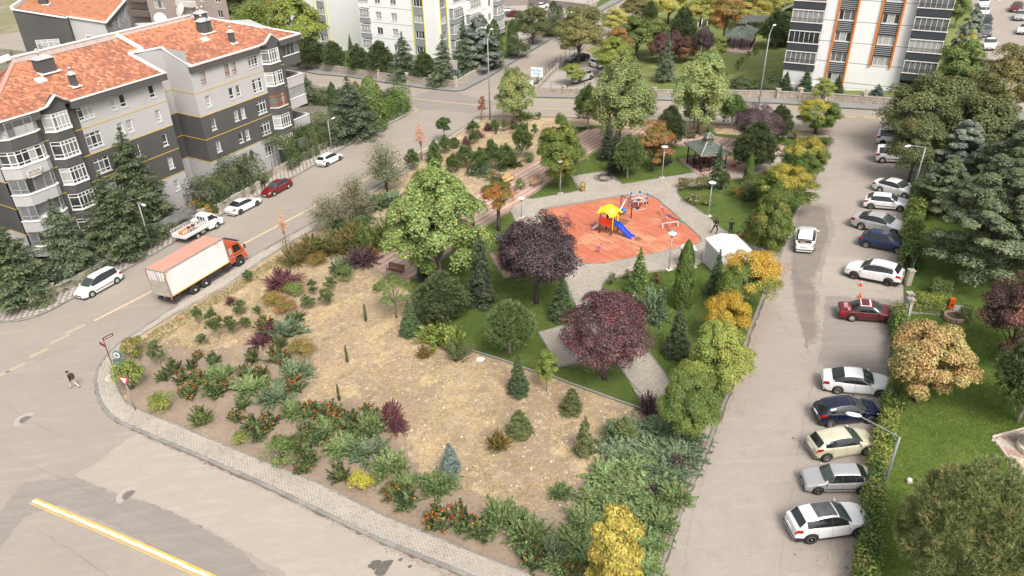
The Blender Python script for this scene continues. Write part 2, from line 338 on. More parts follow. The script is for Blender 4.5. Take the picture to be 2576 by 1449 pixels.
for q in([(0,1130),(90,1175),(200,1225),(330,1290),(480,1350),(640,1425),(760,1480)],[(190,1197),(232,1178),(290,1135)],[(0,1010),(60,1050),(160,1100)],[(40,960),(110,900),(240,850),(380,780),(500,715)],[(540,640),(700,545),(860,455),(1010,375)],[(300,1330),(420,1390),(520,1450)],[(1720,1440),(1740,1300),(1800,1100),(1870,930)],
[(1960,1430),(1990,1250),(2020,1060),(2060,900)],[(2065,716),(2230,735)],[(2073,648),(2063,716)],[(1030,285),(1120,290),(1200,300)],[(1120,270),(1220,255),(1300,262)],[(860,360),(960,375),(1080,395)],[(1500,285),(1800,300),(2050,322)],[(1900,700),(1950,780),(1990,850)],[(90,1330),(200,1400),(290,1460)]):crack(q)
cb.bd('cracks',mat('crack_dark',(.19,.165,.14),.95),kind='stuff',label='fine cracks and seams running through the asphalt')
cb=MB()
for q in(PK_ for PK_ in([(333,1081),(500,1152),(692,1237),(796,1288),(962,1367),(1176,1453),(1350,1533)],[(450,769),(367,826),(300,869),(264,903),(246,930),(242,983),(262,1030),(300,1066)],[(1662,1449),(1714,1299),(1784,1126),(1846,966),(1890,836),(1934,723)],[(1122,347),(1029,417),(882,507),(729,590),(629,647),(500,732)])):crack(q,.16)
cb.bd('gutter_dirt',mat('gutter_soil',(.15,.12,.085),.95,var=.3,scale=5),kind='stuff',label='dark dirt gathered in the gutters along the kerbs')
rr=random.Random(4)
b=MB()
for i in range(70):
 t=rr.random();px,py=470+t*900+rr.gauss(0,22),1118+t*400+rr.gauss(0,12);p=at(px,py,.009);rad=rr.uniform(.03,.16)*(1.6 if i%9==0 else 1);n=9
 b.add([(p.x+cos(a)*rad*rr.uniform(.7,1.2),p.y+sin(a)*rad*rr.uniform(.7,1.2),p.z)for a in[2*PI*k/n for k in range(n)]],[tuple(range(n))])
for px,py,s in((975,1430,.85),(948,1422,.5),(1010,1408,.2),(1033,1425,.18)):
 p=at(px,py,.0095)
 b.add([(p.x+cos(a)*s*rr.uniform(.7,1.1),p.y+sin(a)*s*.7*rr.uniform(.7,1.1),p.z)for a in[2*PI*k/14 for k in range(14)]],[tuple(range(14))])
for i in range(90):
 px,py=rr.uniform(1990,2200),rr.uniform(880,1440);p=at(px,py,.0092);rad=rr.uniform(.02,.08)
 b.add([(p.x+cos(a)*rad*rr.uniform(.7,1.2),p.y+sin(a)*rad*rr.uniform(.7,1.2),p.z)for a in[2*PI*k/7 for k in range(7)]],[tuple(range(7))])
b.bd('oil_drips',oil,kind='stuff',label='dark oil drips and damp spots scattered on the asphalt')
# ---- painted lines
yel=mat('road_paint_yellow',(.62,.38,.07),.8,var=.25,scale=1.5,col2=(.74,.50,.15));wht=mat('road_paint_white',(.80,.78,.74),.8,var=.08,scale=3)
yel_old=ground_mat('road_paint_worn',[(0,0,0,(.62,.42,.13)),(3,.45,.62,(.42,.36,.27)),(25,.45,.6,(.44,.38,.31))],bump=.1)
yel_faint=ground_mat('road_paint_faint',[(0,0,0,(.50,.38,.20)),(3,.40,.60,(.41,.36,.30)),(25,.45,.6,(.42,.37,.32))],bump=.1)
def stripe(name,pts,wd,m,off=.014,dash=None,shift=0,stagger=0,label=None):
 P=[at(*p)for p in pts];b=MB();rr=random.Random(3)
 for a,c in zip(P,P[1:]):
  d=c-a;L=d.length;u=d/L;nn=Vc((-u.y,u.x,0)).normalized();k=0.0
  seg=dash[0]if dash else 2.0;gp=dash[1]if dash else 0
  while k<L-.01:
   e=min(L,k+seg);j=(stagger*(rr.random()-.5))if stagger else 0;q=[a+u*k+nn*(shift-wd/2+j),a+u*e+nn*(shift-wd/2+j),a+u*e+nn*(shift+wd/2+j),a+u*k+nn*(shift+wd/2+j)]
   b.add([(v.x,v.y,gz(v.x,v.y)+off)for v in q],[(0,1,2,3)]);k=e+gp
 return b.bd(name,m,kind='structure')
near=[(82,1260),(225,1320),(380,1387),(525,1452),(640,1505)]
stripe('road_line',near,.52,yel,shift=0,off=.013)
stripe('road_line',near,.16,wht,shift=.02,off=.018,dash=(.36,.03),stagger=.05)
stripe('road_line',near,.07,gravel_ac,shift=-.16,off=.0165)
lc=[(238,807),(380,734),(470,687)]
lc2=[(600,620),(720,557),(850,488),(1000,410),(1180,318)]
for q,mm in((lc,yel_old),(lc2,yel_old)):
 stripe('road_line',q,.42,mm,off=.014);stripe('road_line',q,.14,mat('road_paint_white_worn',(.66,.60,.50),.85,var=.15,scale=4),off=.018,dash=(.5,.10),stagger=.04)
for k,(px,py)in enumerate(((190,828),(151,853),(98,888),(38,926),(2,944))):
 stripe('road_dash',[(px-24,py+11),(px+24,py-11)],.55,yel_faint,off=.014)
for pts,wd in(([(791,188),(967,212),(1060,226),(1150,231),(1260,230)],.16),([(800,212),(900,226),(1000,243),(1110,256),(1220,266),(1300,271),(1470,276),(1640,281),(1990,290)],.3),([(757,226),(800,236),(900,250)],.18),
([(1036,286),(1050,278),(1040,268),(1010,262)],.22),([(1196,292),(1235,284),(1330,286),(1480,293),(1640,300),(1800,312),(1960,318),(2090,328),(2191,335)],.17),
([(1330,252),(1480,258),(1640,263),(1800,270),(1990,275),(2110,284),(2245,297)],.17),([(1250,230),(1340,170),(1440,108),(1560,52),(1640,20)],.16)):
 stripe('road_line',pts,wd,yel_old,off=.014)
for x in(2130,2195,2265,2330):stripe('road_dash',[(x-22,290+(x-2130)*.065),(x+24,295+(x-2130)*.065)],.45,yel_old,off=.015)
for px,py in((2040,905),(2058,815),(2035,1013),(2010,1130),(1985,1240)):
 a=at(px+25,py+5);d=Vc((cos(R(-6)),sin(R(-6)),0))
b=MB()
def flatpoly(name,pts,off,m,**k):return poly(name,pts,off,m,**k)
for px,py,rad,m2 in((64,1056,.42,'o'),(325,1246,.42,'o')):
 p=at(px,py);t=tag(MB().lathe([(.78,-.02),(.78,.006)],n=26,smooth=False).bd('manhole',mat('concrete_ring',(.40,.345,.30),.9,var=.15,scale=5,bump=.2),loc=p),'round manhole cover in a concrete ring on the near street, '+('beside the corner kerb' if px<100 else 'beside the yellow line'),'manhole')
 mm=MB().lathe([(rad,.004),(rad,.018),(rad-.03,.02)],n=24,smooth=False)
 for k in range(4):
  for l in range(4):mm.box((-.2+k*.13,-.2+l*.13,.024),(.07,.07,.012))
 mm.bd('cover',mat('cast_iron',(.17,.15,.14),.7,var=.3,scale=8),t)
# ---- the park island with its pavements
PARK=[(1202,295),(1122,350),(1029,420),(882,510),(729,593),(629,650),(450,766),(367,823),(300,866),(263,903),(247,930),(241,957),(245,983),(252,1010),(263,1028),(277,1046),(303,1064),(333,1078),(500,1148),(692,1233),(796,1284),(962,1363),(1176,1449),(1350,1530),
(1625,1530),(1656,1449),(1708,1299),(1778,1126),(1840,966),(1884,836),(1928,723),(1964,643),(2001,538),(2016,510),(2041,443),(2074,383),(2096,352),(2085,340),(2000,330),(1887,318),(1640,303),(1458,298),(1258,293)]
poly('park_ground',PARK,.10,soil)
kerb('kerb',PARK[:24],.0,.24,.17,kerb_grey,kerb_bed,L=1.0,maxn=300)
kerb('kerb',[(1640,1490)]+PARK[25:37],.0,.2,.16,kerb_grey,kerb_bed,L=.8)
kerb('kerb',PARK[36:]+[PARK[0]],.0,.24,.15,kerb_grey,kerb_bed,L=1.2,maxn=60)
poly('planting_bed',[(330,900),(420,860),(520,880),(700,860),(790,880),(800,960),(760,1010),(900,1000),(1010,1100),(1060,1190),(1180,1230),(1230,1280),(1340,1300),(1440,1240),(1510,1140),(1560,1070),(1680,1060),(1778,1110),(1708,1299),(1650,1449),(1625,1520),(1420,1500),(1321,1447),(1129,1371),(962,1301),(796,1220),(692,1178),(500,1098),(337,1030),(317,1018),(296,975),(300,930)],.112,mulch,jag=.35,seed=8)
SW=[(367,826),(300,869),(266,905),(250,932),(245,957),(249,983),(256,1008),(267,1026),(281,1043),(306,1061),(335,1074),(502,1144),(694,1229),(798,1280),(964,1359),(1178,1445),(1360,1525),(1520,1525),
(1321,1445),(1129,1369),(962,1299),(796,1218),(692,1176),(500,1096),(337,1028),(317,1016),(300,986),(293,966),(293,926),(333,860),(372,832)]
pave_bed=poly('pavement',SW,.128,mortar)
gp1=mat('paver_grey',(.42,.37,.315),.9,var=.12,scale=.35,objvar=.05);gp2=mat('paver_grey_light',(.445,.395,.335),.9,var=.12,scale=.35,objvar=.05);gp3=mat('paver_grey_dark',(.395,.345,.295),.9,var=.12,scale=.35,objvar=.05)
paving(pave_bed,SW,.13,R(-22.5),.24,.13,[gp1,gp2,gp3],lambda i,j,r:r.choice((0,0,1,1,2)),maxn=300,jit=.0015)
SW2=[(1202,300),(1122,355),(1029,423),(882,513),(729,596),(629,653),(450,769),(367,826),(372,832),(450,786),(567,723),(662,655),(739,608),(822,562),(1029,430),(1176,322),(1215,305)]
pb2=poly('pavement',SW2,.128,mortar)
paving(pb2,SW2,.13,R(61),.40,.22,[gp1,gp2,gp3],lambda i,j,r:r.choice((0,1,1,1,2)),maxn=260)
kerb('edging',[(1176,321),(1029,428),(822,561),(739,607),(662,654),(567,722),(450,785),(333,859),(303,900),(293,926),(291,950),(293,966),(300,986),(317,1016),(337,1028),(500,1096),(692,1176),(796,1218),(962,1299),(1129,1369),(1321,1445),(1450,1500)],.08,.12,.11,kerb_grey,kerb_bed,L=.9,maxn=180)
LAWN=[(1031,704),(1052,695),(1206,583),(1262,545),(1284,533),(1296,512),(1348,485),(1404,445),(1455,409),(1514,372),(1560,345),(1620,352),(1685,365),(1731,369),(1840,382),(1934,392),(1990,388),(2060,378),(2041,443),(2016,510),(2001,538),(1964,640),(1928,723),(1884,836),(1840,966),(1795,1049),(1778,1100),(1725,1093),(1655,1046),(1598,1026),(1438,969),(1391,950),(1321,930),(1258,906),(1162,877),(1090,850),(1045,800),(1034,757)]
poly('lawn',LAWN,.118,lawn)
poly('lawn',[(1450,318),(1478,322),(1460,338),(1440,345)],.118,lawn)
poly('lawn',[(1700,330),(1940,345),(2080,345),(2088,352),(2060,372),(1990,372),(1941,362),(1845,349),(1725,335)],.118,lawn)
kerb('edging',[(1031,704),(1034,757),(1045,800),(1090,850),(1162,877),(1258,906),(1321,930),(1391,950),(1438,969),(1598,1026),(1655,1046),(1725,1093),(1772,1112)],.08,.13,.13,kerb_grey,kerb_bed,L=.8,maxn=140)
RING=[(1284,533),(1294,520),(1321,503),(1341,503),(1438,487),(1463,480),(1438,446),(1528,432),(1566,467),(1748,437),(1838,425),(1871,430),(1943,407),(1952,398),(1990,392),(1990,402),(1960,425),(1871,447),(1708,476),(1701,485),(1711,500),(1778,546),(1811,576),(1858,603),(1900,622),(1966,641),(1950,690),(1905,668),(1850,655),(1775,655),(1745,673),(1675,680),(1541,700),(1516,716),(1513,730),(1530,770),(1570,820),(1611,860),(1676,950),(1690,966),(1740,1010),(1795,1049),(1778,1103),(1725,1090),(1658,1046),(1604,997),(1588,966),(1541,901),(1491,906),(1404,925),(1355,840),(1414,823),(1470,815),(1445,763),(1436,750),(1420,700),(1380,640),(1298,560)]
rg=poly('path',RING,.124,mortar)
PG=[(1357,536),(1361,530),(1375,526),(1571,493),(1600,490),(1624,491),(1644,498),(1660,508),(1758,596),(1764,604),(1763,612),(1755,616),(1640,642),(1524,665),(1488,667),(1465,665),(1452,655)]
paving(rg,RING,.126,R(-11),.20,.165,[gp1,gp2,gp3],lambda i,j,r:r.choice((0,1,1,0,2)),maxn=300,holes=[PG])
kerb('edging',[(1604,997),(1658,1046)],.1,.12,.1,kerb_grey,kerb_bed,L=.7,maxn=12)
for q in([(1455,480),(1438,446),(1528,432),(1566,467),(1748,437)],[(1463,480),(1438,487),(1341,503),(1321,503),(1294,520),(1284,533),(1298,560),(1380,640),(1420,700),(1445,763),(1470,815),(1414,823),(1355,840),(1404,925),(1491,906),(1541,901),(1588,966),(1655,1044)],
[(1871,447),(1708,476),(1701,485),(1711,500),(1778,546),(1811,576),(1858,603),(1900,622),(1960,640)],[(1775,655),(1745,673),(1675,680),(1541,700),(1516,716),(1513,730),(1530,770),(1570,820),(1611,860),(1676,950),(1740,1010),(1795,1049)]):
 kerb('edging',q,.08,.12,.10,kerb_grey,kerb_bed,L=.8,maxn=90)
PINK=[(952,660),(999,626),(1100,560),(1180,505),(1258,455),(1348,410),(1448,343),(1475,330),(1514,325),(1640,330),(1725,337),(1845,352),(1941,367),(1995,372),(1990,392),(1934,390),(1731,367),(1685,363),(1600,352),(1540,352),(1514,370),(1455,407),(1404,443),(1348,483),(1262,543),(1206,580),(1052,693),(1029,703),(960,690),(944,673)]
pk=poly('pink_walk',PINK,.130,mortar)
pp=mat('paver_pink',(.50,.31,.245),.9,var=.14,scale=1,objvar=.08);pw=mat('paver_cream',(.56,.48,.40),.9,var=.10,scale=1,objvar=.08);pg_=mat('paver_rose',(.44,.29,.24),.9,var=.14,scale=1,objvar=.08)
paving(pk,PINK,.132,R(52),.24,.20,[pp,pw,pg_],lambda i,j,r:(1 if j%4==0 else r.choice((0,0,2))),maxn=300)
for q in([(1029,703),(960,690),(946,682),(944,673),(952,660),(999,626),(1100,560),(1180,505),(1258,455),(1348,410),(1448,343),(1475,330),(1514,325),(1640,330),(1725,337),(1845,352),(1941,367),(1990,372)],[(1031,703),(1052,693),(1206,580),(1262,543),(1348,483),(1404,443),(1455,407),(1514,370)]):
 kerb('edging',q,.08,.14,.14,kerb_pink,kerb_bed,L=.8,maxn=110)
poly('lawn',[(1452,322),(1475,316),(1512,315),(1514,322),(1476,327),(1458,336)],.118,lawn)
def rubber_mat():
 m=bpy.data.materials.new('rubber_floor');m.use_nodes=True;nt=m.node_tree;L=nt.links.new;b=nt.nodes['Principled BSDF'];b.inputs['Roughness'].default_value=.9
 g=node(nt,'ShaderNodeNewGeometry');mp=node(nt,'ShaderNodeMapping');mp.inputs['Rotation'].default_value=(0,0,R(54));L(g.outputs['Position'],mp.inputs['Vector'])
 w=node(nt,'ShaderNodeTexWave',Scale=.95,Distortion=.5,Detail=3);w.inputs['Detail Scale'].default_value=1.5;w.bands_direction='Y';L(mp.outputs[0],w.inputs['Vector'])
 m2=node(nt,'ShaderNodeMapping');m2.inputs['Scale'].default_value=(.15,1,1);L(mp.outputs[0],m2.inputs['Vector'])
 s=node(nt,'ShaderNodeTexNoise',Scale=2.4,Detail=5,Roughness=.7);L(m2.outputs[0],s.inputs['Vector'])
 n1=node(nt,'ShaderNodeTexNoise',Scale=.22,Detail=5);L(g.outputs['Position'],n1.inputs['Vector']);n3=node(nt,'ShaderNodeTexNoise',Scale=18,Detail=4);L(g.outputs['Position'],n3.inputs['Vector'])
 def mr(src,a,c):
  r=node(nt,'ShaderNodeMapRange');r.inputs['From Min'].default_value=a;r.inputs['From Max'].default_value=c;L(src,r.inputs['Value']);return r.outputs[0]
 def mix(f,a,c,k=1):
  x=node(nt,'ShaderNodeMix',data_type='RGBA')
  if k!=1:
   mm=node(nt,'ShaderNodeMath',operation='MULTIPLY');L(f,mm.inputs[0]);mm.inputs[1].default_value=k;f=mm.outputs[0]
  L(f,x.inputs[0])
  if isinstance(a,tuple):x.inputs[6].default_value=(*a,1)
  else:L(a,x.inputs[6])
  if isinstance(c,tuple):x.inputs[7].default_value=(*c,1)
  else:L(c,x.inputs[7])
  return x.outputs[2]
 base=mix(mr(n1.outputs['Fac'],.46,.58),(.56,.16,.09),(.64,.32,.185))
 base=mix(mr(s.outputs['Fac'],.46,.58),base,(.46,.11,.06),.75)
 base=mix(mr(w.outputs['Fac'],.84,.95),base,(.34,.07,.045),.8)
 base=mix(mr(n3.outputs['Fac'],.5,.68),base,(.70,.37,.22),.6)
 n4=node(nt,'ShaderNodeTexNoise',Scale=1.1,Detail=6,Roughness=.75);L(g.outputs['Position'],n4.inputs['Vector'])
 base=mix(mr(n4.outputs['Fac'],.66,.72),base,(.22,.13,.09),.7)
 L(base,b.inputs['Base Color']);return m
pgf=poly('playground_floor',PG,.134,rubber_mat())
kerb('edging',PG+[PG[0]],.09,.12,.11,kerb_grey,kerb_bed,L=.8,maxn=120)
for q in([(1232,641),(1320,618),(1395,670),(1330,688),(1267,701)],[(1708,403),(1800,388),(1872,408),(1886,426),(1795,446),(1752,440)]):
 o=poly('gazebo_pad',q,.140,mortar);paving(o,q,.142,R(-20),.24,.17,[pg_,pp],lambda i,j,r:r.choice((0,1)),maxn=60)
 kerb('edging',q+[q[0]],.09,.12,.11,kerb_grey,kerb_bed,L=.7,maxn=60)
# ---- left block with chequered pavement and wall
LEFTB=[(-60,845),(0,811),(50,808),(93,796),(130,780),(193,746),(333,670),(463,596),(567,536),(750,440),(862,373),(962,320),(1026,290),(1037,280),(1036,272),(1012,265),(900,246),(792,229),(700,212),(600,195),(480,175),(-200,100),(-900,300),(-900,900)]
poly('block_ground',LEFTB,.08,ground_mat('yard_ground',[(0,0,0,(.21,.19,.15)),(.2,.45,.6,(.12,.15,.05)),(.8,.5,.7,(.30,.26,.22)),(8,.5,.7,(.13,.12,.09))],bump=.5))
kerb('kerb',LEFTB[:18],.0,.2,.15,kerb_grey,kerb_bed,L=1.0,maxn=160)
SL=[(-60,843),(0,810),(50,806),(93,794),(130,778),(193,744),(333,668),(463,594),(567,534),(750,438),(862,371),(962,318),(1024,290),(1010,284),(926,322),(846,357),(689,441),(655,473),(557,529),(467,558),(357,624),(200,714),(87,768),(0,783),(-60,810)]
ls=poly('pavement',SL,.128,mortar)
td=mat('tile_brown',(.25,.21,.19),.85,var=.12,scale=2,objvar=.08);tl_=mat('tile_pale',(.50,.45,.40),.85,var=.10,scale=2,objvar=.06)
paving(ls,SL,.13,R(61.5),.36,.36,[td,tl_],lambda i,j,r:(i+j)%2,bond=0,maxn=300,name='floor_tile')
# ---- far-left block, far-right block, right garden
FL=[(640,160),(752,177),(796,187),(881,194),(967,208),(1054,221),(1141,230),(1165,228),(1185,218),(1228,196),(1321,139),(1401,90),(1524,23),(1604,-19),(1900,-190),(800,-260),(300,-120)]
poly('block_ground',FL,.08,lawn)
kerb('kerb',FL[:14],.0,.2,.15,mat('kerb_dark',(.16,.155,.15),.9,var=.2,objvar=.1),kerb_bed,L=1.6,maxn=60)
poly('pavement',[(640,158),(752,175),(796,185),(881,192),(967,206),(1054,219),(1141,228),(1163,226),(1226,194),(1319,137),(1399,88),(1522,21),(1602,-21),(1585,-25),(1401,72),(1321,118),(1262,153),(1158,214),(1146,220),(1006,205),(881,187),(790,170),(640,150)],.128,slab)
poly('parking_court',[(1100,60),(1100,-40),(1330,-60),(1560,-40),(1440,55),(1330,110),(1262,80)],.09,ground_mat('court_asphalt',[(0,0,0,(.44,.39,.35)),(.3,.45,.65,(.38,.34,.30)),(30,.5,.7,(.30,.27,.24))],bump=.2))
FR=[(1335,213),(1338,245),(1491,248),(1658,252),(1950,260),(2118,272),(2245,279),(2418,292),(2640,318),(2900,250),(2700,-220),(1900,-260),(1658,-10),(1600,30),(1458,133),(1398,177)]
poly('block_ground',FR,.08,meadow)
kerb('kerb',FR[:9],.0,.2,.14,mat('kerb_dark',(.16,.155,.15)),kerb_bed,L=1.6,maxn=60)
poly('pavement',[(1342,236),(1340,244),(1491,246),(1658,250),(1950,258),(2118,270),(2245,277),(2418,290),(2600,305),(2600,280),(2245,263),(2100,252),(1950,245),(1808,240),(1645,240)],.128,slab)
poly('car_court',[(1345,222),(1400,172),(1470,128),(1530,150),(1560,222),(1490,232),(1350,232)],.09,_M['court_asphalt'])
poly('far_parking',[(2452,60),(2445,0),(2430,-60),(2720,-60),(2800,300),(2560,300),(2500,230),(2458,140)],.09,gravel_ac)
poly('parking_connection',[(2185,285),(2330,300),(2345,380),(2330,420),(2180,400),(2110,345)],.003,asphalt)
GARD=[(2335,352),(2338,420),(2297,503),(2285,580),(2274,657),(2276,783),(2238,986),(2201,1166),(2174,1350),(2161,1449),(2150,1530),(2900,1560),(3000,300),(2700,318),(2440,308)]
poly('garden_lawn',GARD,.10,ground_mat('garden_lawn',[(0,0,0,(.10,.158,.030)),(.15,.45,.6,(.135,.195,.034)),(.5,.52,.68,(.18,.22,.05)),(1.8,.5,.68,(.06,.12,.015)),(16,.48,.68,(.05,.10,.015)),(45,.55,.7,(.19,.24,.06))],bump=1,bscale=28,dist=.06))
poly('garden_path',[(2285,760),(2330,762),(2440,770),(2440,800),(2400,812),(2385,795),(2330,790),(2280,788)],.112,slab)
GP=[(2495,1103),(2600,1075),(2700,1085),(2700,1230),(2560,1190)]
gp_=poly('garden_plaza',GP,.125,mortar);paving(gp_,GP,.13,R(-38),.5,.25,[pw,pg_],lambda i,j,r:1 if(j%5)<2 else 0,maxn=60)
kerb('edging',[(2495,1103),(2600,1075),(2700,1085)],.08,.12,.12,mat('kerb_cream',(.58,.52,.44)),kerb_bed,L=.8);kerb('edging',[(2495,1103),(2560,1190),(2700,1260)],.08,.12,.12,_M['kerb_cream'],kerb_bed,L=.8)
# ================================================================ PLANTS: prototypes
def rng(s):return np.random.default_rng(s)
def unit(v):return v/np.maximum(np.linalg.norm(v,axis=-1,keepdims=True),1e-9)
def rdir(g,n):return unit(g.normal(size=(n,3)))
def leaves_mesh(name,P,N,size,g,aspect=.6,mats=None,along=None,fold=.0):
 """one rhombic leaf (2 triangles) at each point, facing N"""
 n=len(P);size=np.broadcast_to(size,(n,))[:,None]
 a=unit(np.cross(N,g.normal(size=(n,3))))if along is None else unit(along-N*np.sum(along*N,1,keepdims=True)+1e-6)
 b=unit(np.cross(N,a));a=a*size;b=b*size*aspect
 V=np.stack([P-a*.5,P+b*.5-a*.05+N*size*fold,P+a*.5,P-b*.5-a*.05+N*size*fold],1).reshape(-1,3);F=np.arange(4*n).reshape(-1,4)
 me=np_mesh(name,V,F);me.materials.append(mats);return me
def blades_mesh(name,P,D,length,width,g,m):
 n=len(P);length=np.broadcast_to(length,(n,))[:,None];s=unit(np.cross(D,g.normal(size=(n,3))))*width
 V=np.stack([P-s*.5,P+s*.5,P+D*length],1).reshape(-1,3);me=np_mesh(name,V,np.arange(3*n).reshape(-1,3));me.materials.append(m);return me
def clumps(g,K,n,c,Rr,rc,lo=.45,flat=1.0,zmin=-1.0,up=.45,squash=.8):
 """leaf points and normals on K leafy clumps spread through an ellipsoid"""
 d=rdir(g,K*3);d=d[d[:,2]>zmin][:K];K=len(d);r=g.uniform(lo,1,(K,1))**.6
 C=np.array(c)+d*r*np.array(Rr);rcs=rc*g.uniform(.65,1.25,(K,1))
 idx=np.repeat(np.arange(K),n);e=rdir(g,len(idx));e[:,2]=np.where(e[:,2]<-.3,-e[:,2],e[:,2]);rad=g.uniform(.55,1.0,(len(idx),1))
 P=C[idx]+e*rcs[idx]*rad*np.array([1,1,squash])
 N=unit(e*.8+(P-np.array(c))/np.array(Rr)*.5+np.array([0,0,up])+g.normal(size=P.shape)*.38);return P,N,C
def limbs(b,base_h,C,r0,g,k=10,bend=.3,mi=0,lean=(0,0)):
 top=max(c[2]for c in C);b.tube([(0,0,-.15),(lean[0]*.3,lean[1]*.3,base_h*.5),(lean[0],lean[1],base_h),(lean[0]*1.3,lean[1]*1.3,base_h+(top-base_h)*.55)],[r0*1.25,r0,r0*.85,r0*.25],7,mi)
 for c in C[:k]:
  s=Vc((lean[0],lean[1],base_h*g.uniform(.85,1.15)+.3*(c[2]-base_h)*g.uniform(.0,1)));e=Vc(c);m=s.lerp(e,.5)+Vc((0,0,bend*g.uniform(0,.6)));b.tube([s,m,e],[r0*.42,r0*.27,r0*.08],4,mi,cap=False)
bark=mat('bark_grey',(.20,.165,.13),.95,var=.3,scale=6,bump=.5);bark_d=mat('bark_dark',(.09,.07,.06),.95,var=.3,scale=6,bump=.5);bark_l=mat('bark_pale',(.36,.31,.25),.95,var=.25,scale=6,bump=.4)
PROTO={}
def proto(key,H,Wd,parts):
 me=parts[0][1];v=np.empty(len(me.vertices)*3,dtype=np.float32);me.vertices.foreach_get('co',v);v=v.reshape(-1,3)
 PROTO[key]=(float(np.percentile(v[:,2],99.6)),2*float(np.percentile(np.hypot(v[:,0],v[:,1]),96.5)),parts)
def mk_broad(key,seed,m,H=8,Wd=6,base=1.8,K=42,n=260,leaf=.22,rc=.95,bk=None,lo=.45,zmin=-.75,asp=.75,r0=.16,squash=.8,shape=None,nl=10,up=.45):
 g=rng(seed);rz=(H-base)/2*.88;c=(0,0,base+rz*1.0)
 n=int(n*2.3);leaf*=.70;P,N,C=clumps(g,K,n,c,(Wd/2*.82,Wd/2*.82,rz),rc,lo,zmin=zmin,squash=squash,up=up)
 if shape is not None:
  t=np.clip((P[:,2]-base)/(H-base),0,1);s=shape(t)[:,None];P[:,:2]*=s;tc=np.clip((C[:,2]-base)/(H-base),0,1);C[:,:2]*=shape(tc)[:,None]
 crown=leaves_mesh('crown',P,N,leaf*g.uniform(.6,1.3,len(P)),g,asp,m,fold=.12)
 b=MB();limbs(b,base,C[g.permutation(len(C))],r0,g,nl);proto(key,H,Wd,[('crown',crown),('trunk',b.mesh('trunk',bk or bark))])
L_plane=lm('leaf_plane',(.20,.275,.085),(.40,.34,.08),(.68,.76),1.4)
L_pale=lm('leaf_pale_maple',(.225,.295,.11),(.30,.33,.12),(.55,.66),.3)
L_yg=lm('leaf_yellow_green',(.28,.31,.075),(.20,.27,.06),(.5,.6),.6)
L_yellow=lm('leaf_yellow',(.52,.39,.055),(.30,.33,.05),(.60,.66),.45)
L_gold=lm('leaf_gold_green',(.155,.225,.05),(.56,.40,.065),(.50,.56),.42,zb=(2.2,4.4))
L_acacia=lm('leaf_acacia',(.14,.215,.055),(.21,.28,.07),(.5,.6),.5)
L_acmix=lm('leaf_acacia_turning',(.105,.165,.035),(.42,.37,.07),(.50,.60),.5,zb=(2.2,4.4))
L_linden=lm('leaf_linden',(.125,.185,.040),(.30,.27,.055),(.60,.72),.8)
L_orange=lm('leaf_orange_maple',(.40,.27,.11),(.34,.29,.11),(.45,.58),.5)
L_orgreen=lm('leaf_orange_green',(.40,.22,.045),(.13,.18,.04),(.48,.58),.8)
L_pink=lm('leaf_pale_orange',(.58,.34,.20),None)
L_plum=lm('leaf_plum',(.060,.042,.046),(.10,.062,.062),(.5,.62),1.0,bright=(.45,1.9),trans=.12)
L_plumred=lm('leaf_plum_red',(.105,.060,.058),(.155,.055,.055),(.57,.64),.7,bright=(.45,1.8),trans=.15)
L_green=lm('leaf_green',(.115,.17,.05),(.165,.215,.06),(.5,.62),.8)
L_darkg=lm('leaf_dark_green',(.065,.10,.04),(.10,.145,.05),(.5,.62),.6)
L_lime=lm('leaf_lime',(.195,.27,.06),(.28,.32,.07),(.52,.62),1)
L_olive=lm('leaf_silver_olive',(.195,.23,.13),(.27,.255,.15),(.5,.62),.6,trans=.2)
L_olivebush=lm('leaf_olive_bush',(.20,.18,.045),(.29,.21,.05),(.5,.62),1)
L_willow=lm('leaf_willow',(.22,.29,.075),None)
L_fir=lm('needle_fir',(.060,.098,.046),(.090,.135,.055),(.45,.6),.6,trans=.08)
L_firl=lm('needle_fir_light',(.085,.135,.040),(.12,.17,.045),(.5,.62),.8,trans=.1)
L_cedar=lm('needle_cedar',(.125,.17,.092),(.175,.215,.11),(.45,.6),.35,trans=.1)
L_cedarb=lm('needle_cedar_blue',(.19,.235,.195),(.24,.28,.22),(.45,.6),.5,trans=.1)
L_cedarg=lm('needle_cedar_grey',(.095,.13,.082),(.13,.17,.095),(.45,.6),.5,trans=.08)
L_pine=lm('needle_pine',(.105,.165,.058),(.15,.215,.075),(.48,.6),1,trans=.1)
L_pined=lm('needle_pine_dark',(.075,.112,.046),(.115,.155,.062),(.48,.6),1,trans=.08)
L_pinebig=lm('needle_pine_foreground',(.18,.225,.085),(.32,.27,.11),(.60,.72),1.6,trans=.15)
L_thuja=lm('scale_thuja',(.070,.125,.024),(.10,.165,.032),(.5,.62),1,trans=.1)
L_junb=lm('juniper_blue',(.125,.185,.105),(.16,.22,.12),(.45,.6),.5,trans=.1)
L_jung=lm('juniper_green',(.135,.20,.075),(.18,.25,.095),(.45,.6),.6,trans=.1)
L_jund=lm('juniper_dark',(.08,.12,.055),(.11,.15,.065),(.45,.6),.5,trans=.08)
L_barb=lm('barberry_purple',(.15,.065,.072),(.22,.08,.078),(.52,.64),1,trans=.15)
L_barbd=lm('barberry_dark',(.10,.060,.068),None,trans=.12)
L_fire=lm('firethorn_green',(.070,.11,.045),(.12,.16,.055),(.5,.62),2,trans=.1)
L_berry=lm('firethorn_orange',(.60,.13,.018),(.52,.22,.035),(.5,.6),1.5,bright=(.7,1.4))
L_ivy=lm('ivy_leaves',(.075,.13,.030),(.19,.21,.045),(.52,.64),.5,trans=.15)
L_hedge=lm('hedge_leaves',(.058,.085,.036),(.095,.125,.046),(.5,.62),.5,trans=.12)
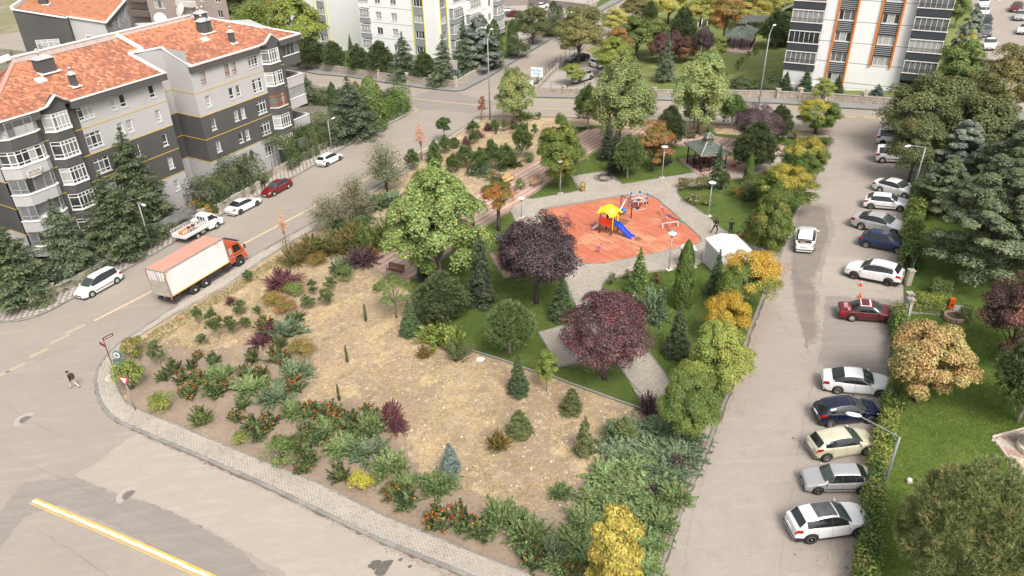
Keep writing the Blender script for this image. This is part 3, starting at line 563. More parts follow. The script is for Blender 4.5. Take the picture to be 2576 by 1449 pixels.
L_straw=lm('dry_straw',(.62,.50,.29),(.42,.37,.17),(.5,.6),.3)
def taper(lo=.5,pk=.35):return lambda t:np.where(t<pk,lo+(1-lo)*t/pk,1-.66*(np.abs(t-pk)/(1-pk))**1.3)
for i in range(2):
 mk_broad(f'plane{i}',11+i,L_plane,10,7.6,1.0,120,190,.22,.70,bark,.2,asp=.85,squash=1.25,shape=taper(.85,.28),zmin=-.95)
 mk_broad(f'pale{i}',21+i,L_pale,10,6.2,.9,90,180,.21,.66,bark,.15,shape=taper(.88,.34),asp=.8,squash=1.5,zmin=-.95)
 mk_broad(f'plum{i}',31+i,(L_plum,L_plumred)[i],6.6,6.4,1.5,84,230,.17,.80,bark_d,.35,zmin=-.7,asp=.6,shape=lambda t:.80+.28*np.sin(np.clip(t,0,1)*PI)-.18*t)
 mk_broad(f'round{i}',41+i,(L_acacia,L_acmix)[i],4.4,4.8,.9,84,250,.15,.52,bark_d,.55,zmin=-.95,asp=.45,squash=.75)
 mk_broad(f'egg{i}',51+i,(L_linden,L_yg)[i],7.5,4.8,.7,100,220,.16,.60,bark,.3,asp=.75,shape=taper(.86,.34),zmin=-.97,squash=1.1)
mk_broad('bigconif_under',5,L_darkg,8,6,1,40,220,.2,.9,bark_d,.4)
mk_broad('goldround',61,L_gold,4.6,5.0,1.1,60,270,.15,.62,bark_d,.5,zmin=-.75,asp=.45,squash=.75)
mk_broad('yelround',62,L_yellow,3.2,3.8,.6,44,260,.14,.58,bark_d,.5,zmin=-.4,asp=.45)
mk_broad('autumn',63,L_orgreen,4.4,3.2,1.8,30,230,.13,.5,bark_d,.45,asp=.6)
mk_broad('orangemaple',64,L_orange,6.2,6.0,.9,60,240,.19,.75,bark,.4,asp=.9)
mk_broad('yellowmaple',65,lm('leaf_maple_yellow',(.46,.42,.085),(.50,.36,.08),(.64,.76),.8),7.5,4.2,.8,56,200,.24,.62,bark,.3,asp=.85)
mk_broad('beech',66,lm('leaf_copper',(.105,.068,.055),(.34,.17,.10),(.56,.66),.4),9,8,1,70,230,.22,1.0,bark_d,.4)
mk_broad('yellowtree',67,lm('leaf_bright_yellow',(.50,.45,.11),(.36,.39,.10),(.5,.62),.25),8,8,1.8,60,180,.30,1.0,bark_d,.35,asp=.5)
mk_broad('greentree',68,L_green,7.5,5.6,1.2,50,200,.24,.85,bark,.35)
mk_broad('walnut',69,lm('leaf_walnut',(.185,.20,.075),(.28,.235,.085),(.54,.68),.4),9.5,8.4,1.8,64,230,.26,1.05,bark_d,.35,asp=.6)
mk_broad('orangetree',70,lm('leaf_rust',(.36,.20,.065),(.20,.19,.05),(.52,.64),.3),7,5,1.2,46,180,.22,.75,bark_d,.3)
mk_broad('darktree',72,lm('leaf_dark_olive',(.115,.140,.055),(.19,.175,.065),(.60,.72),.3),9,8,.8,70,200,.26,1.1,bark_d,.35)
mk_broad('sapling',73,L_pink,4.4,1.0,1.2,26,14,.10,.22,bark,.1,r0=.03,nl=16,shape=lambda t:1-.7*t,squash=1.6)
mk_broad('oddtree',74,L_green,4,3.6,1.2,26,120,.13,.42,bark,.6,r0=.07,nl=14,zmin=-.2)
mk_broad('redsapling',75,lm('leaf_red_brown',(.28,.12,.06),None),3.4,1.2,.9,14,70,.15,.3,bark_d,.1,r0=.03)
mk_broad('smallround',76,lm('leaf_deep_green',(.055,.10,.022),(.16,.18,.035),(.6,.68),1),3.2,2.2,1.1,26,200,.12,.34,bark_d,.45,r0=.05)
mk_broad('smalltree',77,L_yg,4,2.8,.8,30,120,.14,.4,bark,.4,r0=.05)
def mk_bush(key,seed,m,H=1.5,Wd=2,K=22,n=120,leaf=.09,rc=.38,extra=None,asp=.55,zmin=-.1):
 g=rng(seed);P,N,C=clumps(g,K,n,(0,0,H*.30),(Wd/2*.78,Wd/2*.78,H*.52),rc,.3,zmin=zmin,squash=.85);P[:,2]=np.maximum(P[:,2],.02)
 parts=[('foliage',leaves_mesh('foliage',P,N,leaf*g.uniform(.6,1.35,len(P)),g,asp,m,fold=.1))]
 b=MB()
 for c in C[:12]:b.tube([(0,0,-.05),Vc(c)*.5+Vc((0,0,.05)),c],[.03,.02,.008],4,cap=False)
 parts.append(('stem',b.mesh('stem',bark_d)))
 if extra is not None:
  e=g.permutation(len(P))[:int(len(P)*extra[1])];cl=g.choice(len(C),max(2,len(C)//2),replace=False);e=np.array([k for k in e if(k//n)in cl])
  Pe=P[e]+N[e]*.03;parts.append(('berries',leaves_mesh('berries',Pe,N[e],leaf*1.15,g,.9,extra[0])))
 proto(key,H,Wd,parts)
mk_bush('bushgreen',81,L_green);mk_bush('bushlime',82,L_lime);mk_bush('busholive',83,L_olivebush,n=150,leaf=.07);mk_bush('bushdark',84,L_darkg);mk_bush('bushhedge',85,L_hedge,2.2,3,34,170,.12,.5)
mk_bush('bushyellow',86,lm('leaf_yellow_bush',(.40,.38,.05),None));mk_bush('bushred',87,lm('leaf_red_bush',(.33,.14,.05),(.20,.2,.05),(.5,.6),1));mk_bush('bushmaple',88,lm('leaf_olive_maple',(.155,.19,.05),(.27,.24,.06),(.5,.6),1),K=14,n=90,leaf=.12)
mk_bush('rose',89,lm('leaf_rose',(.12,.17,.05),(.28,.19,.07),(.55,.65),2),1.3,1.2,14,60,.09,.26,(lm('rose_bloom',(.85,.22,.18),None,bright=(.9,1.3)),.035))
mk_bush('rosewhite',90,lm('leaf_rose',(.12,.17,.05)),1.0,1.2,14,60,.09,.26,(lm('rose_white',(.85,.82,.78),None,bright=(.9,1.2)),.03))
def mk_shoots(key,seed,m,H=1.5,Wd=2.0,n=110,elev=(25,88),leaf=.07,nl=26,arch=.35,berries=0,asp=.5,inner=1.0,stem=.004,lw=None,wave=0,both=True,fan=.7):
 """stems arching from the base with leaves set along both sides"""
 g=rng(seed);az=g.uniform(0,2*PI,n);el=np.radians(elev[0]+(elev[1]-elev[0])*g.uniform(0,1,n)**.9);L=g.uniform(.65,1,n)
 d=np.stack([np.cos(az)*np.cos(el),np.sin(az)*np.cos(el),np.sin(el)],1);t=np.linspace(.22,1,nl)
 B=g.normal(size=(n,3))*np.array([Wd*.06,Wd*.06,0]);S=B[:,None]+d[:,None]*(t[None,:,None]*L[:,None,None])*np.array([Wd/2*1.08,Wd/2*1.08,H]);S[...,2]-=arch*H*.6*(t[None]**2)*np.cos(el)[:,None]
 S[...,2]=np.maximum(S[...,2],.04);T=unit(np.gradient(S,axis=1));side=unit(np.cross(T,np.array([0,0,1.0])+T*.01));P=[];N=[];A=[];k=leaf
 for sgn in(-1,1,0):
  off=(side*sgn*leaf*.45*(1.15-t[None,:,None]*.7));P.append((S+off).reshape(-1,3));A.append((T*(1.0)+side*sgn*fan).reshape(-1,3));N.append(unit(np.cross(T,side)*.9*np.sign(.5)+g.normal(size=T.shape)*.3+np.array([0,0,.4])).reshape(-1,3))
 P=np.concatenate(P);N=np.concatenate(N);A=np.concatenate(A);P+=g.normal(size=P.shape)*leaf*.12
 sz=leaf*g.uniform(.7,1.3,len(P));me=leaves_mesh('foliage',P,N,sz,g,asp,m,along=A)
 b=MB()
 for i in range(0,n,max(1,n//26)):b.tube([B[i],S[i,nl//2],S[i,-1]],[.018,.012,.005],3,cap=False)
 parts=[('foliage',me),('stem',b.mesh('stem',bark_d))]
 if berries:
  e=g.permutation(n)[:int(n*berries)];Q=S[e][:,nl//2:].reshape(-1,3);Q=Q[g.random(len(Q))<.62];Q=Q+g.normal(size=Q.shape)*.05;Q[:,2]+=.04
  parts.append(('berries',leaves_mesh('berries',Q,rdir(g,len(Q)),.10,g,.9,L_berry)))
 proto(key,H,Wd,parts)
for i in range(3):
 mk_shoots(f'junb{i}',100+i,L_junb,1.15,3.0,95,(4,62),.15,20,.15,asp=.42,fan=.8)
 mk_shoots(f'jung{i}',110+i,L_jung,1.0,2.8,90,(4,58),.15,20,.15,asp=.42,fan=.8)
 mk_shoots(f'fire{i}',120+i,L_fire,1.3,1.3,46,(15,88),.12,16,.1,berries=(.34,.14,.55)[i],asp=.6)
mk_shoots('jund',117,L_jund,.9,2.8,90,(4,55),.15,20,.15,asp=.42)
mk_shoots('barb0',130,L_barb,1.5,2.0,150,(8,88),.075,22,.25,asp=.6);mk_shoots('barb1',131,L_barbd,1.4,2.0,120,(8,88),.075,22,.3,asp=.6)
mk_shoots('lilac',132,L_lime,2.2,2.4,44,(20,88),.15,22,.2,asp=.55);mk_shoots('olivespray',133,lm('leaf_grey_green',(.15,.20,.075),None),2.2,2.0,60,(25,88),.10,22,.15,asp=.4)
mk_shoots('olivebush',134,L_olivebush,1.5,1.6,90,(15,88),.07,24,.1,asp=.5);mk_shoots('greenbush',135,L_green,1.8,1.6,70,(20,88),.11,20,.1,asp=.5)
mk_shoots('bigshrub',136,lm('leaf_shrub_mass',(.165,.185,.06),(.25,.21,.075),(.47,.62),.35),2.2,3.2,170,(12,88),.11,22,.2,asp=.5)
mk_shoots('bigshrubg',138,L_green,2.2,3.2,170,(12,88),.11,22,.2,asp=.5)
mk_shoots('tuft',137,lm('weed_green',(.17,.20,.06),(.30,.27,.10),(.5,.6),2),.35,1.0,60,(15,80),.07,8,.1,asp=.3)
def mk_fir(key,seed,m,H=9,Wd=4.5,levels=24,per=11,droop=.28,tw=.34,asp=.32,bare=.06,curve=1.0,upt=.0,bk=None,irr=.15,r0=.13):
 """tiers of branches, each a flat drooping spray of twigs"""
 g=rng(seed);P=[];N=[];A=[];S=[];b=MB();b.tube([(0,0,-.15),(0,0,H*.55),(0,0,H*.99)],[r0*1.2,r0*.7,.015],7)
 for l in range(levels):
  t=(l+.5)/levels;z=H*(bare+(1-bare)*t**.92);Lm=Wd/2*(1-t)**curve*1.04+.06;k=max(4,int(per*(1-.55*t)))
  for j in range(k):
   az=g.uniform(0,2*PI);L=Lm*g.uniform(1-irr*2,1+irr*.6);d=np.array([cos(az),sin(az),0]);s=np.array([-d[1],d[0],0]);nt_=max(4,int(L/(tw*.36)))
   u=np.linspace(.08,1,nt_);dz=(upt*L*u-droop*L*u**2*(1 if upt==0 else 1.4));base=np.array([0,0,z+g.uniform(-.5,.5)*H/levels]);Q=base+d*(L*u)[:,None];Q[:,2]+=dz
   wd=np.minimum(L*.42,1.0)*np.sin(np.clip(u*1.06,0,1)*PI*.8+.22)
   for sg in(-1,1,0):
    for f in((.28,.75)if sg else(0,)):
     off=s*sg*(wd*f)[:,None];q=Q+off;q[:,2]-=np.abs(wd*f)*.30;P.append(q+g.normal(size=q.shape)*tw*.10);A.append(np.tile(d*.8+s*sg*.75+np.array([0,0,-.25]),(nt_,1))+g.normal(size=q.shape)*.18)
     N.append(unit(np.tile(np.array([0,0,1.0])+d*.25,(nt_,1))+g.normal(size=q.shape)*.34));S.append(np.full(nt_,tw)*g.uniform(.7,1.3,nt_)*(1 if t<.85 else.6))
   if j%3==0 and L>.5:b.tube([base,Q[nt_//2],Q[-1]],[.035,.022,.008],3,cap=False)
 P=np.concatenate(P);me=leaves_mesh('crown',P,np.concatenate(N),np.concatenate(S),g,asp,m,along=np.concatenate(A),fold=-.10)
 proto(key,H,Wd,[('crown',me),('trunk',b.mesh('trunk',bk or bark_d))])
for i in range(2):
 mk_fir(f'fir{i}',201+i,(L_fir,L_firl)[i],7,3.4,26,13,.22,.30)
 mk_fir(f'cedar{i}',211+i,(L_cedar,L_cedarb)[i],12,9,26,18,.14,.42,curve=.75,upt=.16,asp=.34)
mk_fir('cedardark',221,L_cedarg,10,7,22,18,.16,.34,curve=.85,asp=.32,upt=.08,irr=.30)
mk_fir('fordark',222,lm('needle_dark_cedar',(.078,.110,.062),(.12,.155,.075),(.45,.6),.5,trans=.12),11,7.4,26,20,.12,.34,curve=.85,asp=.32,upt=.10,irr=.30)
mk_fir('yewdark',223,lm('needle_yew',(.048,.064,.040),(.07,.088,.048),(.45,.6),.6,trans=.05),6.5,2.4,26,13,.3,.2,curve=.7)
mk_fir('spruceblue',224,lm('needle_blue_spruce',(.13,.17,.15),None,trans=.05),2.4,1.5,18,13,.05,.17,curve=.8)
mk_fir('youngfir',225,lm('needle_young_fir',(.095,.125,.045),(.13,.15,.055),(.5,.6),1.5,trans=.08),2.4,1.5,20,12,.05,.14,curve=.75)
mk_broad('softcedar',231,L_cedar,13,9,.4,230,140,.30,.70,bark_d,.35,zmin=-.97,asp=.34,squash=.5,shape=lambda t:1.05-.78*np.clip(t,0,1)**1.2,r0=.2)
mk_broad('softcedarb',232,L_cedarb,11,6,.4,110,170,.30,.6,bark_d,.3,zmin=-.97,asp=.34,squash=.6,shape=lambda t:1.05-.85*np.clip(t,0,1),r0=.2)
def mk_pine(key,seed,m,H=5,Wd=3.6,tufts=800,nb=11,bl=.26,bw=.05,base=.8,lo=.35,shape=None,bk=None,r0=.09,K=None,rc=.4,zmin=-.7,upb=.55):
 """pine: tufts of long needles at the branch ends"""
 g=rng(seed);K=K or tufts//12;rz=(H-base)/2*.93;c=np.array([0,0,base+rz])
 d=rdir(g,K*3);d=d[d[:,2]>zmin][:K];K=len(d);C=c+d*(g.uniform(lo,1,(K,1))**.55)*np.array([Wd/2*.85,Wd/2*.85,rz])
 n=tufts//K;e=rdir(g,K*n);e[:,2]=np.abs(e[:,2])*np.sign(e[:,2]+.45);P=np.repeat(C,n,0)+e*rc*g.uniform(.4,1,(K*n,1))
 if shape is not None:
  for X in(P,C):t=np.clip((X[:,2]-base)/(H-base),0,1);X[:,:2]*=shape(t)[:,None]
 out=unit((P-c)/np.array([Wd/2,Wd/2,rz])*.7+e*.5+np.array([0,0,upb]))
 PP=np.repeat(P,nb,0);DD=unit(np.repeat(out,nb,0)+g.normal(size=(len(P)*nb,3))*.55);me=blades_mesh('crown',PP,DD,bl*g.uniform(.7,1.2,len(PP)),bw,g,m)
 b=MB();limbs(b,base*1.0,[tuple(x)for x in C[g.permutation(K)]],r0,g,14,.1);proto(key,H,Wd,[('crown',me),('trunk',b.mesh('trunk',bk or bark_l))])
mk_pine('pine0',301,L_pine,4.6,3.8,2300,12,.27,.055,.8,shape=taper(.85,.42));mk_pine('pine1',302,L_pined,5.6,4.2,2700,12,.28,.06,.3,shape=taper(.85,.35));mk_pine('pine2',303,L_pine,5.4,3.8,2200,12,.26,.055,.9,shape=taper(.8,.25))
mk_pine('pinebig',304,L_pinebig,9,9,6200,15,.34,.045,.8,.45,K=420,rc=.42,bk=bark,zmin=-.85);mk_pine('pinelime',305,lm('needle_pine_lime',(.14,.22,.05),None,trans=.1),4.4,3.2,1200,12,.25,.055,1.0)
L_pineyoung=lm('needle_young_pine',(.105,.165,.055),(.17,.21,.085),(.5,.6),1.5,trans=.1)
for i in range(4):mk_pine(f'ypine{i}',310+i,L_pineyoung,2.2,1.1,300,12,.17,.030,.55,.1,shape=taper(.95,.25),r0=.03,K=26,rc=.14,upb=.9,zmin=-1)
for i in range(2):mk_pine(f'mpine{i}',320+i,L_pine,3.6,2.1,1000,12,.22,.045,.4,.3,shape=taper(.85,.3),r0=.06,K=60,rc=.26,upb=.7)
def mk_column(key,seed,m,H=5,Wd=1.5,n=11000,leaf=.14,p=.55):
 g=rng(seed);t=g.uniform(0,1,n)**.85;az=g.uniform(0,2*PI,n);prof=np.sin(np.clip((1-t)**p*1.0,0,1)*PI/2)*(1-.30*np.exp(-t*14));lump=1+.10*np.sin(az*3+t*15)+.08*np.sin(az*5-t*23)+.05*np.sin(az*9+t*51)
 r=Wd/2*prof*lump*g.uniform(.72,1.0,n)**.6;P=np.stack([np.cos(az)*r,np.sin(az)*r,t*H*.98+.02],1);o=np.stack([np.cos(az),np.sin(az),np.full(n,.5)],1);N=unit(o+g.normal(size=P.shape)*.45)
 me=leaves_mesh('foliage',P,N,leaf*g.uniform(.7,1.3,n),g,.45,m,along=np.tile([0,0,1.0],(n,1))+o*.35);b=MB();b.tube([(0,0,-.1),(0,0,H*.8)],[.08,.02],6);proto(key,H,Wd,[('foliage',me),('trunk',b.mesh('trunk',bark_d))])
mk_column('thuja',401,L_thuja,5.2,1.6);mk_column('thujad',402,lm('scale_dark',(.045,.080,.024),(.07,.11,.03),(.5,.6),1),6.5,2.4,5500,.17,.6);mk_column('pencil',403,lm('scale_pencil',(.035,.075,.020),None),1.9,.35,700,.09,.5);mk_column('conebush',404,lm('scale_bright',(.11,.165,.045),(.15,.21,.055),(.5,.6),1),7,3.4,6500,.2,.6)
def mk_airy(key,seed,m,H=5,Wd=5,base=.9,nb=46,n=150,leaf=.15,droop=.6,asp=.2,bk=None,r0=.11,hang=.8):
 """olive or willow: thin drooping sprays, sky shows through"""
 g=rng(seed);b=MB();P=[];A=[];b.tube([(0,0,-.1),(.1,0,base),(.1,.1,H*.5)],[r0*1.2,r0,r0*.35],6)
 for i in range(nb):
  az=g.uniform(0,2*PI);el=g.uniform(.15,1.45);rr_=g.uniform(.55,1);e=np.array([cos(az)*cos(el)*Wd/2*.8,sin(az)*cos(el)*Wd/2*.8,base+sin(el)*(H-base)*.92])*np.array([rr_,rr_,1]);s=np.array([.05,.05,base*g.uniform(.8,1.6)])
  if i<20:b.tube([s,(s+e)/2+np.array([0,0,.25]),e],[r0*.4,r0*.22,.015],3,cap=False)
  u=g.uniform(.45,1.12,n);q=s+(e-s)*u[:,None];rad=.20+.30*u;q=q+g.normal(size=(n,3))*rad[:,None]*Wd*.11;hg=g.uniform(0,1,n)**2*droop;q[:,2]-=hg;P.append(q);A.append(unit(np.tile((e-s)*.3,(n,1))+np.array([0,0,-hang])+g.normal(size=(n,3))*.7))
 P=np.concatenate(P);P[:,2]=np.maximum(P[:,2],.35);me=leaves_mesh('crown',P,unit(g.normal(size=P.shape)+np.array([0,0,.7])),leaf*g.uniform(.7,1.4,len(P)),g,asp,m,along=np.concatenate(A));proto(key,H,Wd,[('crown',me),('trunk',b.mesh('trunk',bk or bark_d))])
mk_airy('olive0',501,L_olive,4.6,5,asp=.28,n=190);mk_airy('olive1',502,L_olive,5.0,4.4,asp=.28,n=170);mk_airy('willow',503,L_willow,9,9,1.2,60,210,.34,1.6,asp=.22)
PN=0
APEX=('fir','cedar','fordark','yewdark','spruce','youngfir','thuja','pencil','conebush','ypine','mpine','sapling')
LOW={'jun':(.16,.42,.40),'fire':(.8,.16,.55),'bush':(.5,.22,.48),'barb':(.45,.24,.5),'rose':(.5,.2,.7),'lilac':(.5,.2,.7),'oliv':(.5,.2,.7),'greenbush':(.5,.2,.7),'bigshrub':(.36,.28,.6)}
def plant(key,bx,by,top,wpx,name,label,cat,group=None,off=.1,rot=None,lean=None):
 """stand a plant on the ground point seen at (bx, by), as tall and wide as it looks"""
 global PN;PN+=1
 H,Wd,parts=PROTO[key];p=at(bx,by,off);v=p-Vc((0,0,CAMZ));el=math.asin(-v.z/v.length);s=scale_at(p);wd=wpx*s;ce,se=cos(el),sin(el)
 low=next((q for k,q in LOW.items()if key.startswith(k)),None)
 if low and key not in('olive0','olive1'):
  mn,back,fp=low;E=(by-top)*s;h=max(mn*wd,min((E-wd*se*fp)/ce,1.5*wd));u=Vc((v.x,v.y,0)).normalized();p=p+u*(wd*back);p.z=gz(p.x,p.y)+off
 else:
  h=max(.2,height(p,top));s=scale_at(p+Vc((0,0,h*.5)));wd=wpx*s
  if not key.startswith(APEX):
   h0=h
   for _ in range(4):rz=.42*h;h=h0-(math.sqrt((rz*ce)**2+(wd/2*.8*se)**2)-rz*ce)/ce
   h=max(h,.45*h0)
 rz=rot if rot is not None else(PN*2.399)%(2*PI)
 o=thing(name,label,cat,p,rz,group);o.scale=(wd/Wd,wd/Wd,h/H)
 if lean:o.rotation_euler=(lean[0],lean[1],rz)
 for n,me in parts:
  q=link(n,me,o)
  if n=='berries':q['kind']='stuff'
 return o
# ================================================================ PLANTING
GP_PARK='trees on the park lawns';GP_BED='shrubs in the dry slope bed'
T='tree';S='shrub'
pit=ground_mat('tree_pit_soil',[(0,0,0,(.17,.12,.08)),(6,.45,.65,(.24,.175,.12))]);LAWN2=[(at(*q).x,at(*q).y)for q in LAWN];rr=random.Random(12)
# --- park trees
for a in[
('plane0',1108,712,410,250,'plane_tree','tallest pale green plane tree covering the lower end of the pink striped walk',T),
('plum0',1350,762,538,214,'plum_tree','near-black purple plum tree with a round crown hiding the pavilion left of the playground',T),
('plum1',1520,954,722,222,'plum_tree','reddish purple plum tree standing in the small lawn beside the paved square',T),
('autumn',1255,580,455,86,'maple_tree','small orange and green maple with a bare trunk between pink walk and paved ring',T),
('egg0',1408,470,290,116,'linden_tree','egg-shaped green linden behind the lamp where pink walk meets lawn',T),
('pale0',1556,372,132,162,'maple_tree','tall pale green maple at the bend of the pink walk',T),
('pale1',1754,335,128,130,'maple_tree','tall pale green maple beside the far road, right of the bend',T),
('pale1',1294,310,172,92,'plane_tree','young yellow-green plane tree alone at the street junction corner',T),
('pine0',1578,448,338,80,'pine_tree','round pine with a pale trunk on the lawn below the dark firs',T),
('pine2',1478,326,214,70,'pine_tree','pine tree at the top end of the dry slope by the far road',T),
('pine1',1682,376,268,74,'pine_tree','dark pine tree on the lawn between the orange maple and pink walk',T),
('pinelime',1745,322,250,62,'pine_tree','bright lime-green young pine below the right pale maple',T),
('pine2',1840,322,238,70,'pine_tree','pine behind the dark plum next to the far lamp post',T),
('plum0',1898,378,266,122,'plum_tree','spreading dark purple plum tree behind the green-roofed pavilion',T),
('pine1',1954,356,266,64,'pine_tree','small dark pine between the plum and the yellow-topped round tree',T),
('round1',2050,336,248,102,'acacia_tree','round acacia turning yellow at the junction of car park and far road',T),
('round1',2014,458,348,112,'acacia_tree','round acacia with yellow top, second from the far road along the car park',T),
('round1',1966,534,416,146,'acacia_tree','widest round acacia with golden tips, third from the far road',T),
('egg0',1922,654,474,116,'linden_tree','tall dark green linden beside the white car with its door open',T),
('goldround',1870,792,622,150,'acacia_tree','big golden and green round acacia in front of the white cabin',T),
('yelround',1822,862,736,116,'acacia_tree','small pure yellow round acacia below the golden one',T),
('egg1',1792,990,806,166,'linden_tree','large yellow-green linden at the kerb of the parking lane',T),
('round0',1724,1103,934,156,'acacia_tree','clean green ball-shaped acacia where the park path meets the parking lane',T),
('yellowmaple',1538,1540,1278,140,'maple_tree','yellow maple rising from the junipers at the bottom edge',T),
('pine1',1113,806,682,134,'pine_tree','broad dark bushy pine on the lawn in front of the plane tree',T),
('yewdark',1212,768,585,68,'fir_tree','slim nearly black fir standing right of the plane tree',T),
('yewdark',1196,660,560,50,'fir_tree','dark fir half hidden behind the plane tree crown',T),
('yewdark',1072,702,636,48,'fir_tree','small dark conifer under the plane tree by the end of the pink walk',T),
('fir0',1412,800,696,62,'spruce_tree','dense dark spruce beside the grey path below the near-black plum',T),
('pine0',1283,888,752,128,'pine_tree','rounded bright pine with a pale trunk in the lower left lawn',T),
('fir1',1604,741,624,58,'spruce_tree','light green spruce at the paved ring below the playground',T),
('thuja',1714,772,604,52,'thuja_tree','tall narrow bright green thuja next to the grey cabinet',T),
('fir0',1797,742,628,50,'spruce_tree','dark spruce directly in front of the white cabin wall',T),
('fir0',1700,892,762,66,'fir_tree','slender sparse fir on the lawn left of the yellow acacia',T),
('yewdark',1528,402,300,42,'fir_tree','dark fir at the bend of the pink walk, left of a pair',T),
('yewdark',1545,436,330,42,'fir_tree','dark fir at the bend of the pink walk, right of a pair',T),
('orangetree',1640,430,306,92,'maple_tree','rust-orange Japanese maple with bare trunk on the far lawn',T),
('yewdark',1672,412,356,36,'fir_tree','short dark conifer behind the rust-orange maple',T),
('fir0',1800,472,362,44,'spruce_tree','thin spruce growing in front of the pavilion with green shingle roof',T),
('pine1',1893,432,308,104,'pine_tree','large dark pine right of the green-roofed pavilion',T),
('thuja',1880,466,388,26,'thuja_tree','small bright thuja between the pine and the round acacias',T),
('fir0',1776,372,318,30,'spruce_tree','dark spruce tip showing behind the pavilion roof',T),
('fir0',1304,988,888,52,'spruce_tree','thin grey-green spruce on the kerb between dry slope and lawn',T),
('smalltree',1375,984,882,60,'hornbeam','bright lime young hornbeam beside the lawn edging',T),
('oddtree',997,800,692,108,'young_tree','green open-crowned young tree with a leaning trunk on the dry slope',T),
('smallround',1118,354,296,40,'young_tree','little dark ball-headed tree by the left street kerb',T),
('redsapling',1213,303,243,20,'sapling','reddish brown staked sapling at the street junction',T),
('sapling',1062,404,308,30,'sapling','almost bare pale orange sapling between left street and young pines',T),
('sapling',722,627,526,24,'sapling','pale orange staked sapling beside the pavement opposite the lorry',T),
('olive0',832,582,486,108,'olive_tree','silvery oleaster nearest the lorry among the street-side trees',T),
('olive1',900,550,440,100,'olive_tree','middle silvery oleaster above the olive-green shrub mass',T),
('olive1',972,482,350,112,'olive_tree','tallest thin-leaved oleaster with wispy top beside the left street',T),
]:
 plant(a[0],*a[1:5],a[5],a[6],a[7]);q=at(a[1],a[2])
 if a[2]>400 and inside(q.x,q.y,LAWN2):r_=rr.uniform(.3,.5);poly('tree_pit',[(q.x+r_*cos(k*.7)*rr.uniform(.8,1.2),q.y+r_*sin(k*.7)*rr.uniform(.8,1.2),0)for k in range(9)],.123,pit)
for tr,(px,py)in{'a':(1062,404),'b':(722,627),'c':(1213,303)}.items():
 p=at(px,py,.1);t=thing('tree_stake','wooden support stakes around the '+{'a':'almost bare pale sapling','b':'pale orange sapling near the lorry','c':'reddish sapling at the junction'}[tr],'stake',p,R(25))
 for k,(dx,dy)in enumerate(((-.35,-.2),(.35,-.2),(0,.4))):MB().box((dx,dy,.55),(.05,.05,1.2)).bd('stake',mat('stake_wood',(.24,.13,.08),.8),t)
 MB().box((0,-.2,1.05),(.75,.04,.05)).bd('crossbar',mat('stake_wood',(.24,.13,.08),.8),t)
# --- young pines of the dry slope and the upper left field
YP=[(500,813,772,32,'leaning young pine nearest the lorry, left of the dry slope row'),(551,852,775,46,'tallest straggly young pine with a pale lower trunk on the dry slope'),(584,841,796,36,'young two-stemmed pine right of the straggly one'),(617,826,799,34,'low forked young pine left of the purple barberries'),
(607,789,755,42,'full round young pine under the lorry tail'),(648,792,769,22,'tiny pine beside the orange-olive bush'),(513,870,842,32,'tiny leaning pine alone in the middle of the slope'),(403,918,858,46,'pale young pine by the street corner with a bare leaning stem'),(625,709,680,32,'small round green pine close to the lorry wheels'),
(777,776,742,38,'bushy young pine, left of three on the mid slope'),(822,769,728,38,'bushy young pine, right of three on the mid slope'),(832,733,697,36,'young pine highest of the three on the mid slope'),(789,740,702,30,'thin-stemmed little pine beside the green round shrub'),
(1355,302,282,16,'tiny pine nearest the far road in the upper field'),(1313,322,278,20,'slim candle-like pine in the upper field'),(1345,345,312,20,'slim young pine beside the pink walk head'),(1297,338,305,22,'slim young pine in front of the purple barberry'),(1270,330,300,20,'small sparse pine left in the upper field')]
for i,(x,y,t,w_,lb)in enumerate(YP):plant(f'ypine{i%4}',x,y,t,w_,'young_pine',lb,'pine','young pines planted on the dry slope')
MP=[(1038,428,376,40,'young pine left end of the upper row beside the street'),(1093,432,364,40,'tall narrow young pine second along the street row'),(1140,436,388,36,'stout dark young pine third along the street row'),(1121,384,340,34,'round young pine below the ball-headed tree'),(1144,372,346,28,'small compact pine right of the ball-headed tree'),(1191,334,304,34,'young pine at the street corner of the upper field'),
(1172,420,366,48,'spreading young pine in the middle of the upper group'),(1208,432,372,50,'wide pine beside its twin in the upper group'),(1236,424,352,46,'taller pine at the back of the upper group'),(1272,425,362,62,'flat-topped pine next to the wooden bench'),(1314,396,310,52,'lone open pine beside the pink walk'),(1095,400,352,30,'slim pine between the street row and pale sapling'),
(1245,330,300,24,'small pine between two purple barberries in the upper field'),(1192,362,328,28,'pine in front of the purple barberry pair'),(1058,452,428,30,'low pine beside the plane tree top'),(1262,400,366,34,'small pine hidden behind the flat-topped one'),(1820,478,430,28,'low spruce-like pine beside the paved path')]
for i,(x,y,t,w_,lb)in enumerate(MP):plant(f'mpine{i%2}',x,y,t,w_,'young_pine',lb,'pine','young pines in the upper field')
# --- pencil cypresses
for x,y,t,w_,lb in((921,808,764,9,'pencil-thin cypress left of the leaning young tree'),(874,911,868,8,'pencil-thin cypress in the middle of the bare slope'),(854,1008,966,8,'leaning pencil cypress nearest the barberry on the bare slope'),(1189,330,300,6,'thin cypress between the corner pine and barberry in the upper field'),(1248,338,308,6,'thin cypress right of the purple barberry in the upper field'),(1327,330,305,5,'thinnest cypress near the pink walk head')):
 plant('pencil',x,y,t,w_,'pencil_cypress',lb,'cypress','pencil cypresses')
